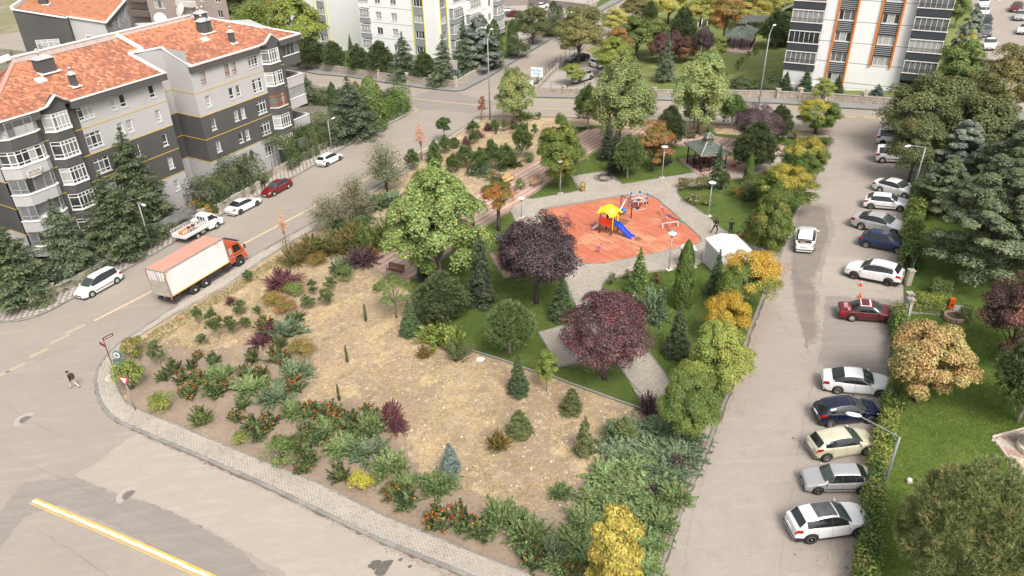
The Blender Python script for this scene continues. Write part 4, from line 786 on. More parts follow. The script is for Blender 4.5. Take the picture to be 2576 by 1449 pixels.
# --- junipers
JU=[('jung0',560,972,924,90,'light juniper left of the kerbside bed, above the firethorns'),('jung1',640,1004,958,112,'wide light juniper in the middle left of the bed'),('junb1',700,1030,974,100,'juniper right of the wide light one'),('jung2',742,1060,1014,72,'small juniper at the lower end of the left juniper band'),('junb0',728,862,806,92,'grey-green juniper beside the purple barberry and olive bush'),('jund',745,815,786,50,'small dark juniper behind the grey-green one'),('junb2',752,972,910,92,'bluish juniper right of the rust firethorn'),
('junb0',790,1062,1026,84,'juniper left of the bright orange firethorns'),('jung1',828,1112,1062,110,'juniper below the bright orange firethorns'),('jung0',925,1120,1052,118,'big feathery juniper left of the round purple barberry'),('jung2',870,1160,1110,100,'juniper left of the yellow bush'),('junb1',935,1172,1118,110,'juniper behind the yellow bush'),('jung1',985,1212,1152,108,'juniper right of the yellow bush'),('jung0',1025,1246,1206,90,'juniper above the orange firethorn pair'),('jung2',1104,1262,1198,104,'star-shaped juniper below the little blue spruce'),
('jung0',1262,1350,1284,120,'juniper left of the bottom dry patch'),('jung1',1330,1400,1330,120,'juniper beside the darkest bottom firethorn'),('junb2',1388,1432,1368,90,'juniper at the foot of the dry patch'),('jung2',1300,1336,1296,80,'upper juniper left of the bottom dry patch'),('junb1',1632,822,736,108,'silvery juniper on the lawn between fir and purple plum'),
('jund',862,586,552,74,'dark juniper under the silvery trees, street side'),('jund',905,574,544,84,'dark juniper under the silvery trees, middle'),('jund',948,535,498,84,'dark juniper under the tallest oleaster'),('junb0',985,520,486,84,'juniper beside the upper left of the plane tree'),('junb2',858,696,650,60,'small juniper next to the dark purple barberry'),('jung2',1409,1268,1226,64,'lone bright juniper in the bare slope near the big juniper mass'),('junb0',1210,448,412,66,'bluish juniper behind the plane tree crown by the bench'),('junb1',1258,465,440,46,'low juniper behind the wooden bench'),('jund',1295,424,402,44,'low dark juniper beside the bench pine')]
for k,x,y,t,w_,lb in JU:plant(k,x,y,t,w_,'juniper',lb,'juniper','spreading junipers')
rr=random.Random(12)
big=[(1590,1110,120,'b'),(1660,1100,110,'b'),(1725,1112,90,'b'),(1560,1160,130,'b'),(1640,1150,130,'b'),(1710,1160,120,'b'),(1530,1220,120,'g'),(1600,1205,130,'g'),(1672,1210,130,'b'),(1500,1275,120,'g'),(1570,1262,130,'g'),(1640,1268,130,'g'),(1690,1262,80,'g'),(1600,1325,120,'g'),(1655,1330,90,'g'),(1470,1330,100,'g'),(1440,1385,110,'g'),(1620,1390,110,'g'),(1610,1450,110,'g'),(1415,1440,110,'g'),(1480,1430,100,'g'),(1545,1100,70,'b'),(1590,1510,110,'g'),(1460,1500,110,'g'),(1535,1300,90,'g')]
big.sort(key=lambda t:t[1]);rown=('topmost row','second row from the top','third row from the top','fourth row from the top','middle row','fourth row from the bottom','third row from the bottom','second row from the bottom','bottom row')
for r_ in range(0,len(big),3):
 for k,(x,y,w_,c)in enumerate(sorted(big[r_:r_+3])):
  plant(f'jun{c}{(r_+k)%3}',x,y+26,y-30,w_*1.15,'juniper',f'{"bluish" if c == "b" else "green"} juniper, {("left", "middle", "right")[k]} one of the {rown[min(8, r_//3)]} of the big juniper mass','juniper','junipers of the big mass by the parking lane')
# --- barberries
for k,x,y,t,w_,lb in(('barb0',986,1066,998,66,'upper half of the round dark red barberry pair on the bare slope'),('barb0',1002,1094,1036,54,'lower half of the round dark red barberry pair on the bare slope'),('barb0',718,728,664,100,'largest purple barberry mound under the lorry side'),('barb0',655,872,834,62,'spiky purple barberry left of the grey-green juniper'),('barb0',682,850,806,52,'upright purple barberry behind the spiky one'),('barb0',583,768,740,30,'small sparse barberry near the lorry rear wheels'),
('barb1',915,672,618,96,'dark purple barberry left of the pink walk end'),('barb1',1628,1050,982,60,'blackish spiky barberry at the end of the diagonal path'),('barb0',1172,372,340,30,'left purple barberry of the upper field'),('barb0',1200,350,326,40,'middle purple barberry of the upper field'),('barb0',1228,330,306,26,'purple barberry next to the thin cypress, street end'),('barb0',1292,326,296,28,'purple barberry nearest the far road plane tree'),('barb0',1142,420,385,34,'purple barberry between the upper pines'),('barb1',1190,440,412,34,'dark barberry behind the plane tree top'),('barb1',1700,1180,1140,50,'dark dry barberry inside the big juniper mass'),('barb1',1640,1248,1215,50,'brown dry barberry inside the juniper mass')):
 plant(k,x,y,t,w_,'barberry',lb,'shrub','barberries')
# --- firethorns with orange berries
FT=[(538,918,884,30,'dark one above the left juniper'),(500,905,884,24,'smallest one near the lone leaning pine'),(635,912,878,36,'orange one beside the white litter'),(702,916,888,46,'orange one left of the bluish juniper'),(722,930,902,30,'orange one touching the bluish juniper'),(617,950,920,34,'red-orange one above the wide light juniper'),(655,955,926,36,'orange one in the centre of the left bed'),(742,988,960,44,'one at the foot of the bluish juniper'),(440,942,900,34,'dark one by the street corner shrubs'),(415,958,930,30,'dark small one behind the green corner bush'),(462,962,926,36,'reddish one in the left corner group'),(486,930,905,28,'green one above the corner group'),
(482,1002,962,44,'bright red-orange one by the pavement corner'),(500,965,938,36,'one between the corner group and left juniper'),(545,1000,962,50,'one below the left juniper'),(566,985,962,32,'one under the light juniper edge'),(592,1062,1034,36,'flame-orange low one beside the kerb'),(638,1080,1044,42,'flame-orange one left of a kerbside pair'),(680,1078,1042,46,'flame-orange one right of a kerbside pair'),(656,1108,1072,44,'dark green one below the flame-orange pair'),(612,1030,1006,34,'small one above the kerbside pair'),
(782,1050,1018,42,'orange one left in the bright row'),(832,1062,1014,52,'bright orange one in the middle of the bright row'),(880,1086,1036,56,'amber one touching the feathery juniper'),(925,1052,1010,40,'tall orange one left of the barberry pair'),(860,1070,1040,40,'amber one in the bright row'),(770,1108,1072,44,'one right of the broad green bush top'),(780,1176,1098,56,'tall dark one right of the broad green bush'),(766,1190,1160,36,'low orange one at the foot of the broad green bush'),(808,1120,1084,38,'one between green bush and juniper'),
(860,1212,1156,46,'dark one left of the yellow bush'),(985,1256,1218,44,'orange one left of a pair below the juniper'),(1026,1282,1226,60,'orange one right of a pair below the juniper'),(1105,1336,1266,56,'left one of three near the bottom pavement'),(1158,1340,1252,60,'tallest middle one of three near the bottom pavement'),(1210,1358,1290,62,'right one of three near the bottom pavement'),(1334,1432,1350,62,'darkest one at the bottom edge with few berries'),(1440,1462,1412,50,'one cut by the bottom edge beside the junipers'),(1320,1360,1320,44,'small one between the bottom junipers'),(670,838,806,44,'orange-flecked one above the purple barberries'),(700,880,852,34,'amber one beside the olive bush')]
for i,(x,y,t,w_,lb)in enumerate(FT):plant(f'fire{(0, 2, 1, 2, 0, 1)[i%6] if "dark" not in lb else 1}',x,y,t-6,w_*1.25,'firethorn','firethorn with orange berries, '+lb,'shrub','firethorns in the kerbside bed')
# --- other shrubs
for k,x,y,t,w_,nm,lb in[
('bushmaple',345,905,838,62,'maple_bush','open olive-green maple bush at the top of the street corner bed'),
('bushlime',335,988,886,82,'corner_bush','tall bright green bush behind the give way sign'),
('bushlime',413,1038,976,68,'round_bush','bright lime round bush right of the give way sign'),
('greenbush',510,1072,1006,62,'grey_green_bush','airy grey-green bush beside the pavement, right of the lime round one'),
('bushlime',608,1122,1078,48,'small_bush','small lime bush at the pavement below the flame-orange firethorns'),
('bushgreen',712,1176,1090,92,'broad_bush','broad dark green bush at the pavement edge'),
('greenbush',742,1130,1080,60,'green_bush','green bush sticking out behind the broad one'),
('bushyellow',912,1242,1174,66,'yellow_bush','yellow-green bush beside the pavement in the middle of the bed'),
('olivebush',1256,1136,1066,68,'mustard_bush','mustard-olive bush with upright twigs on the bare slope'),
('spruceblue',1134,1194,1116,52,'blue_spruce','little blue spruce standing above the star-shaped juniper'),
('youngfir',1469,1142,1050,50,'young_fir','young green fir alone on the bare slope, right side'),
('youngfir',1437,1034,976,54,'young_fir','dark broad young fir below the lawn edging'),
('youngfir',1306,1090,1032,62,'young_fir','double-topped dark young fir beside the mustard bush'),
('youngfir',1570,1098,1050,60,'young_fir','bushy dark young fir at the top of the juniper mass'),
('busholive',760,900,852,78,'olive_bush','rounded olive bush below the grey-green juniper'),
('busholive',690,772,722,58,'olive_bush','olive-green bush left of the orange one on the mid slope'),
('bushred',716,790,736,66,'orange_bush','thin orange-olive bush on the mid slope'),
('bushgreen',740,745,700,64,'green_bush','fresh green bush in front of the largest purple barberry'),
('bushgreen',868,708,664,62,'green_bush','dark fresh green bush left of the pink walk end'),
('bushred',936,650,612,40,'thin_bush','small reddish open bush beside the pink walk edging'),
('bigshrub',745,672,606,78,'shrub','lowest olive shrub of the big shrub mass, lorry end'),('bigshrub',792,648,578,104,'shrub','olive-brown shrub second from the lorry in the big shrub mass'),('bigshrub',852,646,566,112,'shrub','olive-brown shrub in the middle of the big shrub mass'),('bigshrub',900,625,540,100,'shrub','brownest shrub at the back of the big shrub mass'),
('bigshrubg',930,640,556,104,'shrub','greener shrub right of the middle of the big shrub mass'),('bigshrubg',985,618,530,104,'shrub','greenest shrub at the plane tree end of the big shrub mass'),('busholive',800,668,640,60,'shrub','low olive shrub at the front of the big shrub mass'),
('lilac',1098,872,796,96,'arching_bush','arching lime-green bush across the lawn edging'),('lilac',1140,888,800,70,'arching_bush','taller arching bush right of the lime-green one'),('olivespray',1150,914,830,78,'grey_bush','grey-green feathery bush at the lawn edging'),('olivebush',1068,904,856,42,'olive_bush','upright olive bush left of the grey-green feathery one'),('fir0',1033,840,752,52,'dark_spruce','dark bushy spruce left of the broad pine'),
('rose',1538,718,680,26,'rose_bush','rose bush at the left tip of the lower right lawn'),('rose',1578,706,672,26,'rose_bush','rose bush left of the light green spruce'),('rose',1652,716,674,30,'rose_bush','reddish rose bush right of the light green spruce'),('rosewhite',1600,760,730,46,'rose_bush','low rose bush with two white blooms under the spruce'),
('rose',1722,478,440,54,'rose_bush','pink rose bush at the left end of the pavilion path'),('rose',1762,482,432,44,'rose_bush','tall pink rose bush before the pavilion'),('rosewhite',1742,512,480,52,'rose_bush','white rose bush on the lawn before the pavilion'),('rosewhite',1780,520,494,34,'rose_bush','small rose bush by the lamp near the white cabin'),
('olivespray',1885,510,438,84,'feathery_bush','feathery yellow-olive bush left of the round acacias'),('busholive',1860,498,460,52,'low_bush','low olive bush beside the feathery one'),('bushred',2040,362,336,40,'red_bush','rusty red bush at the car park corner'),('bushgreen',2076,366,342,40,'low_bush','green bush at the car park corner kerb'),('rose',2000,352,320,36,'rose_bush','red rose bush beside the far road'),
('bushgreen',1310,480,445,30,'low_bush','small green bush touching the orange and green maple'),('rose',1240,458,424,44,'rose_bush','rose bush left of the wooden bench'),('bushgreen',1262,432,412,34,'low_bush','low bush behind the bench'),('busholive',1470,300,286,40,'low_bush','low bush at the far road near the pine'),('bushdark',1330,410,380,34,'dark_bush','dark bush beside the pink walk left of the linden'),('jung0',1320,304,286,60,'juniper','flat juniper strip beside the far road'),('bushgreen',1780,346,316,40,'low_bush','green bush between the pale maple and pavilion'),('bushdark',1735,350,330,30,'low_bush','dark bush under the lime-green pine')]:
 plant(k,x,y,t,w_,nm,lb,'shrub')
# --- weeds along the pavement, dry grass tufts
def scatter(name,n,region,seed,m,size,hgt,label,off=.1,clump=False,blades=7):
 g=rng(seed);P2=[(at(*q).x,at(*q).y)for q in region];x0,x1=min(a for a,b in P2),max(a for a,b in P2);y0,y1=min(b for a,b in P2),max(b for a,b in P2);C=[]
 while len(C)<n:
  x,y=g.uniform(x0,x1),g.uniform(y0,y1)
  if clump and len(C)%9:x,y=C[-1][0]+g.normal()*.22,C[-1][1]+g.normal()*.22
  if inside(x,y,P2):C.append((x,y,gz(x,y)+off))
 C=np.array(C);P=np.repeat(C,blades,0)+g.normal(size=(n*blades,3))*np.array([size*.5,size*.5,0]);D=unit(g.normal(size=P.shape)*np.array([1,1,.3])+np.array([0,0,.8]))
 me=blades_mesh(name,P,D,hgt*g.uniform(.5,1.3,len(P)),.035,g,m);return tag(link(name,me),label,'ground cover',kind='stuff')
DRY=[(310,890),(620,700),(740,640),(950,690),(1035,760),(1150,880),(1300,935),(1600,1040),(1540,1100),(1440,1260),(1400,1350),(1200,1270),(1000,1130),(800,1000),(560,900)]
scatter('dry_grass',12000,DRY,1,L_straw,.10,.10,'sparse straw-coloured grass over the dry slope',clump=True)
scatter('dry_grass',3500,[(1030,440),(1180,330),(1400,310),(1440,330),(1330,410),(1180,480)],2,L_straw,.10,.10,'sparse straw-coloured grass over the upper field',clump=True)
Lw=_M['weed_green']
scatter('weeds',1500,[(340,868),(450,792),(567,728),(700,645),(720,655),(600,735),(480,805),(400,870),(330,905)],3,Lw,.14,.12,'low green weeds along the pavement below the lorry')
scatter('lawn_grass',26000,LAWN,5,lm('grass_blade',(.09,.17,.03),(.16,.21,.05),(.5,.62),.4),.12,.07,'short grass blades of the park lawn',off=.115,blades=4)
scatter('lawn_grass',16000,[(2285,810),(2245,985),(2205,1166),(2180,1440),(2600,1460),(2600,820)],6,lm('grass_blade_bright',(.12,.185,.035),(.19,.235,.06),(.5,.62),.4),.12,.08,'short grass blades of the garden lawn',off=.10,blades=4)
g=rng(8)
def fallen(name,n,line,spread,col,seed,lb):
 g=rng(seed);L_=[at(*q)for q in line];P=[]
 for i in range(n):
  t=g.uniform(0,len(L_)-1.001);k=int(t);q=L_[k].lerp(L_[k+1],t-k);x,y=q.x+abs(g.normal())*spread,q.y+g.normal()*.3;P.append((x,y,gz(x,y)+.022))
 P=np.array(P);me=leaves_mesh(name,P,unit(g.normal(size=P.shape)*.25+np.array([0,0,1])),.07,g,.8,lm(col[0],col[1],None,bright=(.6,1.3)));tag(link(name,me),lb,'fallen leaves',kind='stuff')
fallen('fallen_leaves',900,[(1975,660),(1945,720),(1890,850),(1850,965)],.5,('leaf_litter',(.42,.24,.07)),1,'yellow fallen leaves along the parking lane kerb')
fallen('fallen_leaves',500,[(2255,985),(2225,1100),(2195,1200),(2160,1440)],-1.0,('leaf_litter_brown',(.30,.13,.06)),2,'brown fallen leaves below the ivy fence')
fallen('fallen_leaves',400,[(1180,600),(1262,546),(1348,486),(1400,446)],-.4,('leaf_litter',(.42,.24,.07)),3,'yellow leaves fallen on the pink walk')
fallen('fallen_leaves',500,[(333,1082),(692,1242),(962,1372),(1176,1458)],.12,('leaf_litter_brown',(.30,.13,.06)),4,'brown leaves gathered in the near gutter')
b=MB()
for i in range(170):
 while True:
  px,py=rr.uniform(420,1600),rr.uniform(700,1380)
  if inside(px,py,DRY):break
 p=at(px,py,.12);b.box(p,(rr.uniform(.04,.11),)*2+(.05,),rr.uniform(0,3))
b.bd('pebbles',mat('pale_stone',(.70,.66,.60),.9,var=.2),kind='stuff',label='pale pebbles scattered over the dry slope')
for x,y,c,nm in((1209,905,(.62,.60,.58),'flat pale slab lying beside the lawn edging'),(622,884,(.8,.8,.8),'white plastic litter beside an orange firethorn'),(724,820,(.8,.4,.4),'crumpled red wrapper by the pavement weeds')):
 pass
t=MB().prism([(-.35,-.2),(.1,-.3),(.35,.05),(.15,.28),(-.3,.2)],0,.07).bd('stone_slab',_M['pale_stone'],loc=at(1209,905,.1));tag(t,'flat pale stone slab lying beside the lawn edging','stone')
t=MB().prism([(-.14,-.1),(.15,-.08),(.12,.12),(-.1,.1)],0,.09).bd('litter',mat('litter_white',(.8,.8,.8)),loc=at(625,884,.1));tag(t,'white plastic litter beside the orange firethorn','litter')
t=MB().prism([(-.16,-.1),(.15,-.1),(.2,.1),(-.1,.14)],0,.07).bd('litter',mat('litter_red',(.55,.08,.06)),loc=at(455,803,.1));tag(t,'crumpled red wrapper in the weeds by the pavement','litter')
# ================================================================ far vegetation
FAR=[
('fordark',378,588,325,158,'cedar_tree','tallest dark cedar in front of the grey block, right of three'),('fordark',312,640,440,166,'cedar_tree','middle dark cedar in front of the grey block'),('cedardark',192,692,505,146,'cedar_tree','grey-green cedar left of the minivan in front of the grey block'),('fordark',52,752,556,200,'cedar_tree','cedar cut by the left edge below the grey block'),
('bushhedge',60,772,716,140,'hedge_bush','dark hedge bush behind the wall at the left edge'),('bushhedge',325,640,598,90,'hedge_bush','ivy mound under the cedars behind the low wall'),('bushdark',375,612,565,60,'hedge_bush','small dark bush by the lamp in front of the cedars'),
('cedardark',890,345,195,138,'cedar_tree','wide dark cedar at the corner garden of the left block'),('conebush',940,325,192,84,'cypress_tree','bright green cone-shaped cypress behind the corner cedar'),('conebush',905,300,204,40,'cypress_tree','narrow cypress left of the bright cone-shaped one'),('thujad',845,300,206,34,'cypress_tree','narrow dark cypress beside the right end of the grey block'),('cedardark',780,260,188,60,'cedar_tree','dark cedar just behind the right end of the grey block'),('thujad',760,265,205,34,'cypress_tree','dark cypress touching the balconies of the grey block'),
('pine1',790,172,96,80,'pine_tree','dark pine in front of the big yellow-green tree'),('pine1',843,176,104,56,'pine_tree','pine right of the dark one by the far wall'),('fir0',886,150,85,22,'spruce_tree','thin spruce in the far lawn before the white block'),('pine1',905,185,112,58,'pine_tree','pine before the left balconies of the white block'),('pine1',960,192,104,70,'pine_tree','pine under the left windows of the white block'),('cedardark',1020,200,82,78,'cedar_tree','spire-topped cedar before the white block windows'),('pine1',1070,206,130,56,'pine_tree','small pine before the yellow-striped corner'),('cedardark',1118,212,90,78,'cedar_tree','cedar covering the corner of the white block'),
('cedardark',1172,190,38,62,'cedar_tree','slim cedar right of the red letter sign'),('softcedarb',1210,180,40,100,'cedar_tree','broad bluish cedar before the right side of the white block'),('thujad',1245,170,48,50,'thuja_tree','dark green thuja clump by the far gate'),('thujad',1232,176,60,30,'thuja_tree','thuja between the bluish cedar and the gate'),('thujad',1290,140,48,34,'thuja_tree','thuja behind the far gate'),('bushhedge',1305,148,96,60,'hedge_bush','hanging bush over the far wall by the gate'),('darktree',1340,112,12,84,'broadleaf_tree','dark mixed tree behind the far street wall'),('thujad',1392,62,2,34,'thuja_tree','dark thuja by the parked cars of the far court'),('thujad',1408,62,12,24,'thuja_tree','greyish thuja right of the dark one in the far court'),('bushhedge',1390,92,62,90,'hedge_bush','long hedge bush along the far street wall'),
('egg1',752,165,-14,152,'broadleaf_tree','big bright yellow-green tree behind the grey block roof'),('orangetree',842,72,-30,98,'broadleaf_tree','brown-orange tree on the far lawn with a clear trunk'),('willow',650,90,0,130,'willow_tree','light green weeping tree behind the block roof'),('darktree',560,60,-20,110,'broadleaf_tree','dark green tree left of the weeping tree'),('darktree',625,55,-40,120,'broadleaf_tree','dark olive tree behind the weeping tree'),('orangetree',690,70,-10,60,'broadleaf_tree','rusty tree between weeping and yellow-green trees'),('spruceblue',706,90,40,34,'spruce_tree','pale blue spruce beside the rusty tree'),('plum0',350,92,30,56,'plum_tree','dark purple tree between the grey roof gables'),('fir0',545,42,-10,40,'fir_tree','dark fir before the brown building'),
('walnut',1455,168,12,138,'walnut_tree','large olive-brown walnut at the side road corner'),('egg1',1540,190,92,96,'maple_tree','yellow-green maple right of the walnut'),('orangetree',1555,170,70,64,'broadleaf_tree','rust-coloured tree behind the yellow-green maple'),('greentree',1600,148,40,128,'broadleaf_tree','fresh green tree behind the pale maple'),('smalltree',1440,212,160,70,'young_tree','thin yellow-leaved tree over the parked silver car'),('yellowtree',1545,95,18,70,'broadleaf_tree','faded yellow tree by the far side road'),('walnut',1640,140,46,72,'broadleaf_tree','mustard tree behind the purple trees'),('pine1',1632,92,4,44,'pine_tree','dark pine left at the top of the far garden'),('pine1',1712,135,20,70,'pine_tree','tall dark pine in the middle of the far garden'),
('plum1',1660,158,84,66,'plum_tree','wine-red plum left in the far garden'),('plum1',1695,150,76,46,'plum_tree','wine-red plum middle in the far garden'),('beech',1722,156,92,60,'plum_tree','wine-red plum right in the far garden'),('plum0',1764,160,66,50,'plum_tree','dark ball-shaped plum in the far garden'),('cedardark',1672,205,84,54,'cedar_tree','slim grey cedar in front of the far garden plums'),('pine1',1588,212,158,40,'pine_tree','dark pine behind the roadside wall'),
('yellowtree',1680,60,-22,110,'broadleaf_tree','bright yellow tree left of the rust poplar'),('yellowtree',1762,62,-10,92,'broadleaf_tree','bright yellow tree above the far playground'),('orangetree',1818,112,-26,88,'poplar_tree','yellow-orange poplar left of the far pavilion'),('yellowtree',1880,66,-18,110,'broadleaf_tree','bright yellow tree over the far pavilion'),('yellowtree',1945,64,-20,100,'broadleaf_tree','bright yellow tree beside the tower'),('greentree',1990,70,0,60,'broadleaf_tree','lime tree touching the tower'),('pine1',1950,118,28,84,'pine_tree','dark spreading pine right of the far pavilion'),('smalltree',1812,152,92,40,'young_tree','thin young tree left of the far pavilion steps'),('walnut',1600,58,-10,80,'broadleaf_tree','green-yellow tree at the top of the side road'),
('fir0',1822,236,178,26,'spruce_tree','small spruce in the far meadow by the wall'),('fir0',1973,232,180,38,'spruce_tree','spruce at the left corner of the tower'),('fir0',2022,236,172,44,'spruce_tree','spruce under the left balconies of the tower'),('fir0',2104,232,186,32,'spruce_tree','spruce beside the orange stripe of the tower'),('spruceblue',2204,244,212,34,'spruce_tree','blue spruce at the foot of the tower wall'),('smalltree',2064,266,196,56,'young_tree','thin light green tree on the far pavement below the tower'),
('bushgreen',1855,176,150,16,'far_bush','small meadow bush furthest left of four'),('bushgreen',1866,160,142,14,'far_bush','small meadow bush in a diagonal row'),('bushgreen',1880,148,128,16,'far_bush','small meadow bush near the pavilion'),('bushgreen',1900,140,116,16,'far_bush','small bush at the pavilion corner'),('bushhedge',1860,232,206,70,'hedge_bush','viny bush on the roadside wall left of the lamp'),('bushhedge',1930,234,208,70,'hedge_bush','viny bush on the roadside wall right of the lamp'),('bushhedge',2340,130,96,60,'hedge_bush','hedge right behind the tower'),
('darktree',2325,372,186,240,'broadleaf_tree','big grey-green tree over the two white vans'),('greentree',2395,260,100,110,'broadleaf_tree','yellow-tinged tree right of the tower base'),('walnut',2505,330,110,190,'broadleaf_tree','large olive-brown tree at the right edge'),('yellowtree',2410,200,74,60,'broadleaf_tree','small orange-yellow tree before the far car park'),('softcedarb',2420,150,20,64,'cedar_tree','blue-grey cedar behind the tower by the far car park'),('softcedarb',2400,200,60,60,'cedar_tree','blue-grey cedar below its twin'),('greentree',2400,70,-10,56,'broadleaf_tree','green tree behind the right side of the tower'),
('darktree',2285,455,290,140,'broadleaf_tree','dark leafy tree behind the lamp over the white sedan'),('darktree',2440,420,236,230,'broadleaf_tree','dark olive tree in the middle of the garden woods'),('softcedarb',2392,470,300,130,'cedar_tree','silver-blue cedar in the garden woods'),('softcedar',2462,700,370,290,'cedar_tree','huge green cedar filling the right of the garden'),('softcedar',2540,520,270,220,'cedar_tree','huge cedar behind the first at the right edge'),('softcedar',2600,640,330,220,'cedar_tree','cedar cut by the right edge of the view'),('softcedar',2360,540,390,130,'cedar_tree','smaller cedar left of the huge one, above the ivy fence'),
('beech',2530,900,690,196,'beech_tree','copper-red beech at the right edge of the garden'),('orangemaple',2306,1012,806,206,'maple_tree','orange-brown maple beside the ivy fence'),('pine0',2560,1060,846,176,'pine_tree','bright green pine at the right edge of the garden lawn'),('pinebig',2395,1500,1164,350,'pine_tree','huge long-needled pine in the lower right corner')]
for a in FAR:plant(a[0],*a[1:5],a[5],a[6],'shrub' if 'bush' in a[5]else T)
# --- trimmed or clinging hedges
def hedge(name,line,wd,hs,m,n,leaf,seed,label,cat='hedge',off=.1,lump=.25):
 g=rng(seed);L_=[at(*q,h=off)for q in line];seg=[(b-a).length for a,b in zip(L_,L_[1:])];tot=sum(seg);t=g.uniform(0,tot,n);P=np.zeros((n,3));N=np.zeros((n,3));cum=np.cumsum([0]+seg)
 hs=hs if hasattr(hs,'__len__')else[hs]*len(L_)
 k=np.clip(np.searchsorted(cum,t,side='right')-1,0,len(seg)-1);A=np.array([tuple(v)for v in L_]);f=((t-cum[k])/np.array(seg)[k])[:,None];base=A[k]*(1-f)+A[k+1]*f;d=unit(A[k+1]-A[k]);s=np.stack([-d[:,1],d[:,0],np.zeros(n)],1);H=np.array(hs)[k]*(1-f[:,0])+np.array(hs)[k+1]*f[:,0]
 lm=1+lump*(np.sin(t*1.3)*.5+np.sin(t*2.9+1)*.3+np.sin(t*5.3)*.2);a=g.uniform(0,PI,n);ex=4;cx,sx=np.cos(a),np.sin(a);rr_=(np.abs(cx)**ex+np.abs(sx)**ex)**(-1/ex);dep=g.uniform(.72,1.05,n);u=cx*rr_*wd/2*lm*dep;v=sx*rr_*H*lm*dep
 P=base+s*u[:,None];P[:,2]+=v;P+=g.normal(size=P.shape)*.05;N=unit(s*(cx)[:,None]+np.stack([np.zeros(n),np.zeros(n),sx+.25],1)+g.normal(size=P.shape)*.5)
 o=thing(name,label,cat,L_[0]);me=leaves_mesh('foliage',P-np.array(tuple(L_[0])),N,leaf*g.uniform(.6,1.3,n),g,.75,m,fold=.1);link('foliage',me,o)
 b=MB()
 for i in range(0,int(tot/.8)):
  tt=(i+.5)*.8;kk=min(len(seg)-1,int(np.searchsorted(cum,tt,side='right')-1));q=L_[kk].lerp(L_[kk+1],(tt-cum[kk])/seg[kk])-L_[0];b.tube([q,q+Vc((.05,.03,hs[kk]*.8))],.03,4)
 b.bd('stem',bark_d,o);return o
hedge('ivy_hedge',[(2310,490),(2293,570),(2284,650),(2284,688)],1.5,1.9,L_ivy,11000,.17,1,'ivy thickly covering the fence above the car park gate')
hedge('ivy_hedge',[(2255,800),(2262,905),(2252,985),(2225,1090),(2205,1170),(2190,1300),(2178,1420),(2166,1530)],1.15,1.25,L_ivy,17000,.14,2,'ivy covering the fence beside the lower parked cars')
hedge('hedge',[(2296,772),(2330,776),(2385,780)],1.3,1.1,L_lime,4200,.10,3,'clipped light green hedge in front of the garden path');hedge('hedge',[(2335,742),(2385,748)],1.3,1.3,L_green,3000,.10,4,'clipped green hedge behind the garden path');hedge('hedge',[(2412,800),(2440,803)],1.0,.9,L_green,1500,.10,5,'short clipped hedge under the big cedar')
hedge('shrub_hedge',[(505,536),(580,496),(650,458)],4.0,[3.2,3.8,4.2],L_hedge,15000,.17,6,'thick dark hedge behind the red car along the grey block',lump=.4)
hedge('shrub_hedge',[(690,432),(750,396),(800,368),(830,352)],4.6,[4.2,3.8,4.0,3.0],lm('hedge_bright',(.068,.105,.036),(.11,.15,.046),(.5,.62),.5),17000,.17,7,'thick green hedge behind the white hatchback along the grey block',lump=.4)
hedge('ivy_hedge',[(870,345),(960,308),(1008,284),(1012,268)],2.6,[2.6,3.2,3.4,3.4],lm('hedge_creeper',(.085,.15,.03),(.12,.19,.04),(.5,.62),.5),13000,.2,8,'tall creeper hedge along the corner of the left block',lump=.3)
hedge('shrub_hedge',[(800,262),(900,262),(1000,272)],2.4,2.6,L_darkg,8000,.22,9,'dark hedge on the far side of the left block corner')
hedge('hedge',[(1262,88),(1330,70)],2.2,1.6,L_green,2500,.25,10,'clipped hedge by the far court cars');hedge('hedge',[(1262,74),(1320,58)],2.0,1.4,L_darkg,2000,.25,14,'dark clipped hedge nearest the far court cars');hedge('hedge',[(1945,112),(1990,118)],2,2.0,L_darkg,2500,.25,11,'dark clipped hedge left of the tower');hedge('hedge',[(1690,98),(1790,104)],1.5,1.2,L_green,2500,.22,12,'clipped hedge before the far playground')
hedge('shrub_hedge',[(490,535),(520,540),(548,533)],1.2,1.3,lm('ivy_yellowing',(.10,.13,.03),(.42,.27,.04),(.56,.64),.9),3000,.14,13,'ivy with a yellowing patch hanging over the low wall')
# ================================================================ BUILDINGS
def plaster(n,c,v=.06):return mat(n,c,.92,var=v,scale=.35,bump=.12,bscale=14,dist=.01)
w_lg=plaster('plaster_light_grey',(.46,.45,.44));w_dk=plaster('plaster_charcoal',(.088,.085,.082),.12);w_wh=plaster('plaster_white',(.80,.80,.79),.03);w_gy=plaster('plaster_mid_grey',(.27,.28,.29));w_an=plaster('plaster_anthracite',(.045,.052,.060));w_br=plaster('plaster_brown',(.36,.29,.26));w_cr=plaster('plaster_cream',(.60,.56,.52));yl=mat('trim_yellow',(.58,.40,.07),.7);ylb=mat('trim_bright_yellow',(.75,.66,.08),.7);orn=mat('trim_orange',(.66,.20,.025),.7)
cap_w=mat('parapet_white',(.76,.73,.70),.8,var=.08,scale=1.2,bump=.1);cap_in=mat('parapet_inner',(.60,.53,.49),.85,var=.15,scale=1.5)
pvc=mat('window_frame_white',(.76,.76,.74),.45);wfr=mat('window_frame_brown',(.27,.075,.02),.5);alu=mat('balcony_rail_grey',(.40,.41,.42),.45,.3);rail_d=mat('balcony_rail_dark',(.03,.03,.035),.5)
pane_m=[mat('pane_dark',(.045,.050,.052),.12,var=.5,scale=1.4,spec=.8),mat('pane_curtain',(.40,.40,.38),.25,var=.15,scale=1,spec=.7),mat('pane_blind',(.30,.30,.29),.22,var=.12,scale=1,spec=.7),mat('pane_grey',(.15,.155,.155),.15,var=.3,scale=.8,spec=.8)]
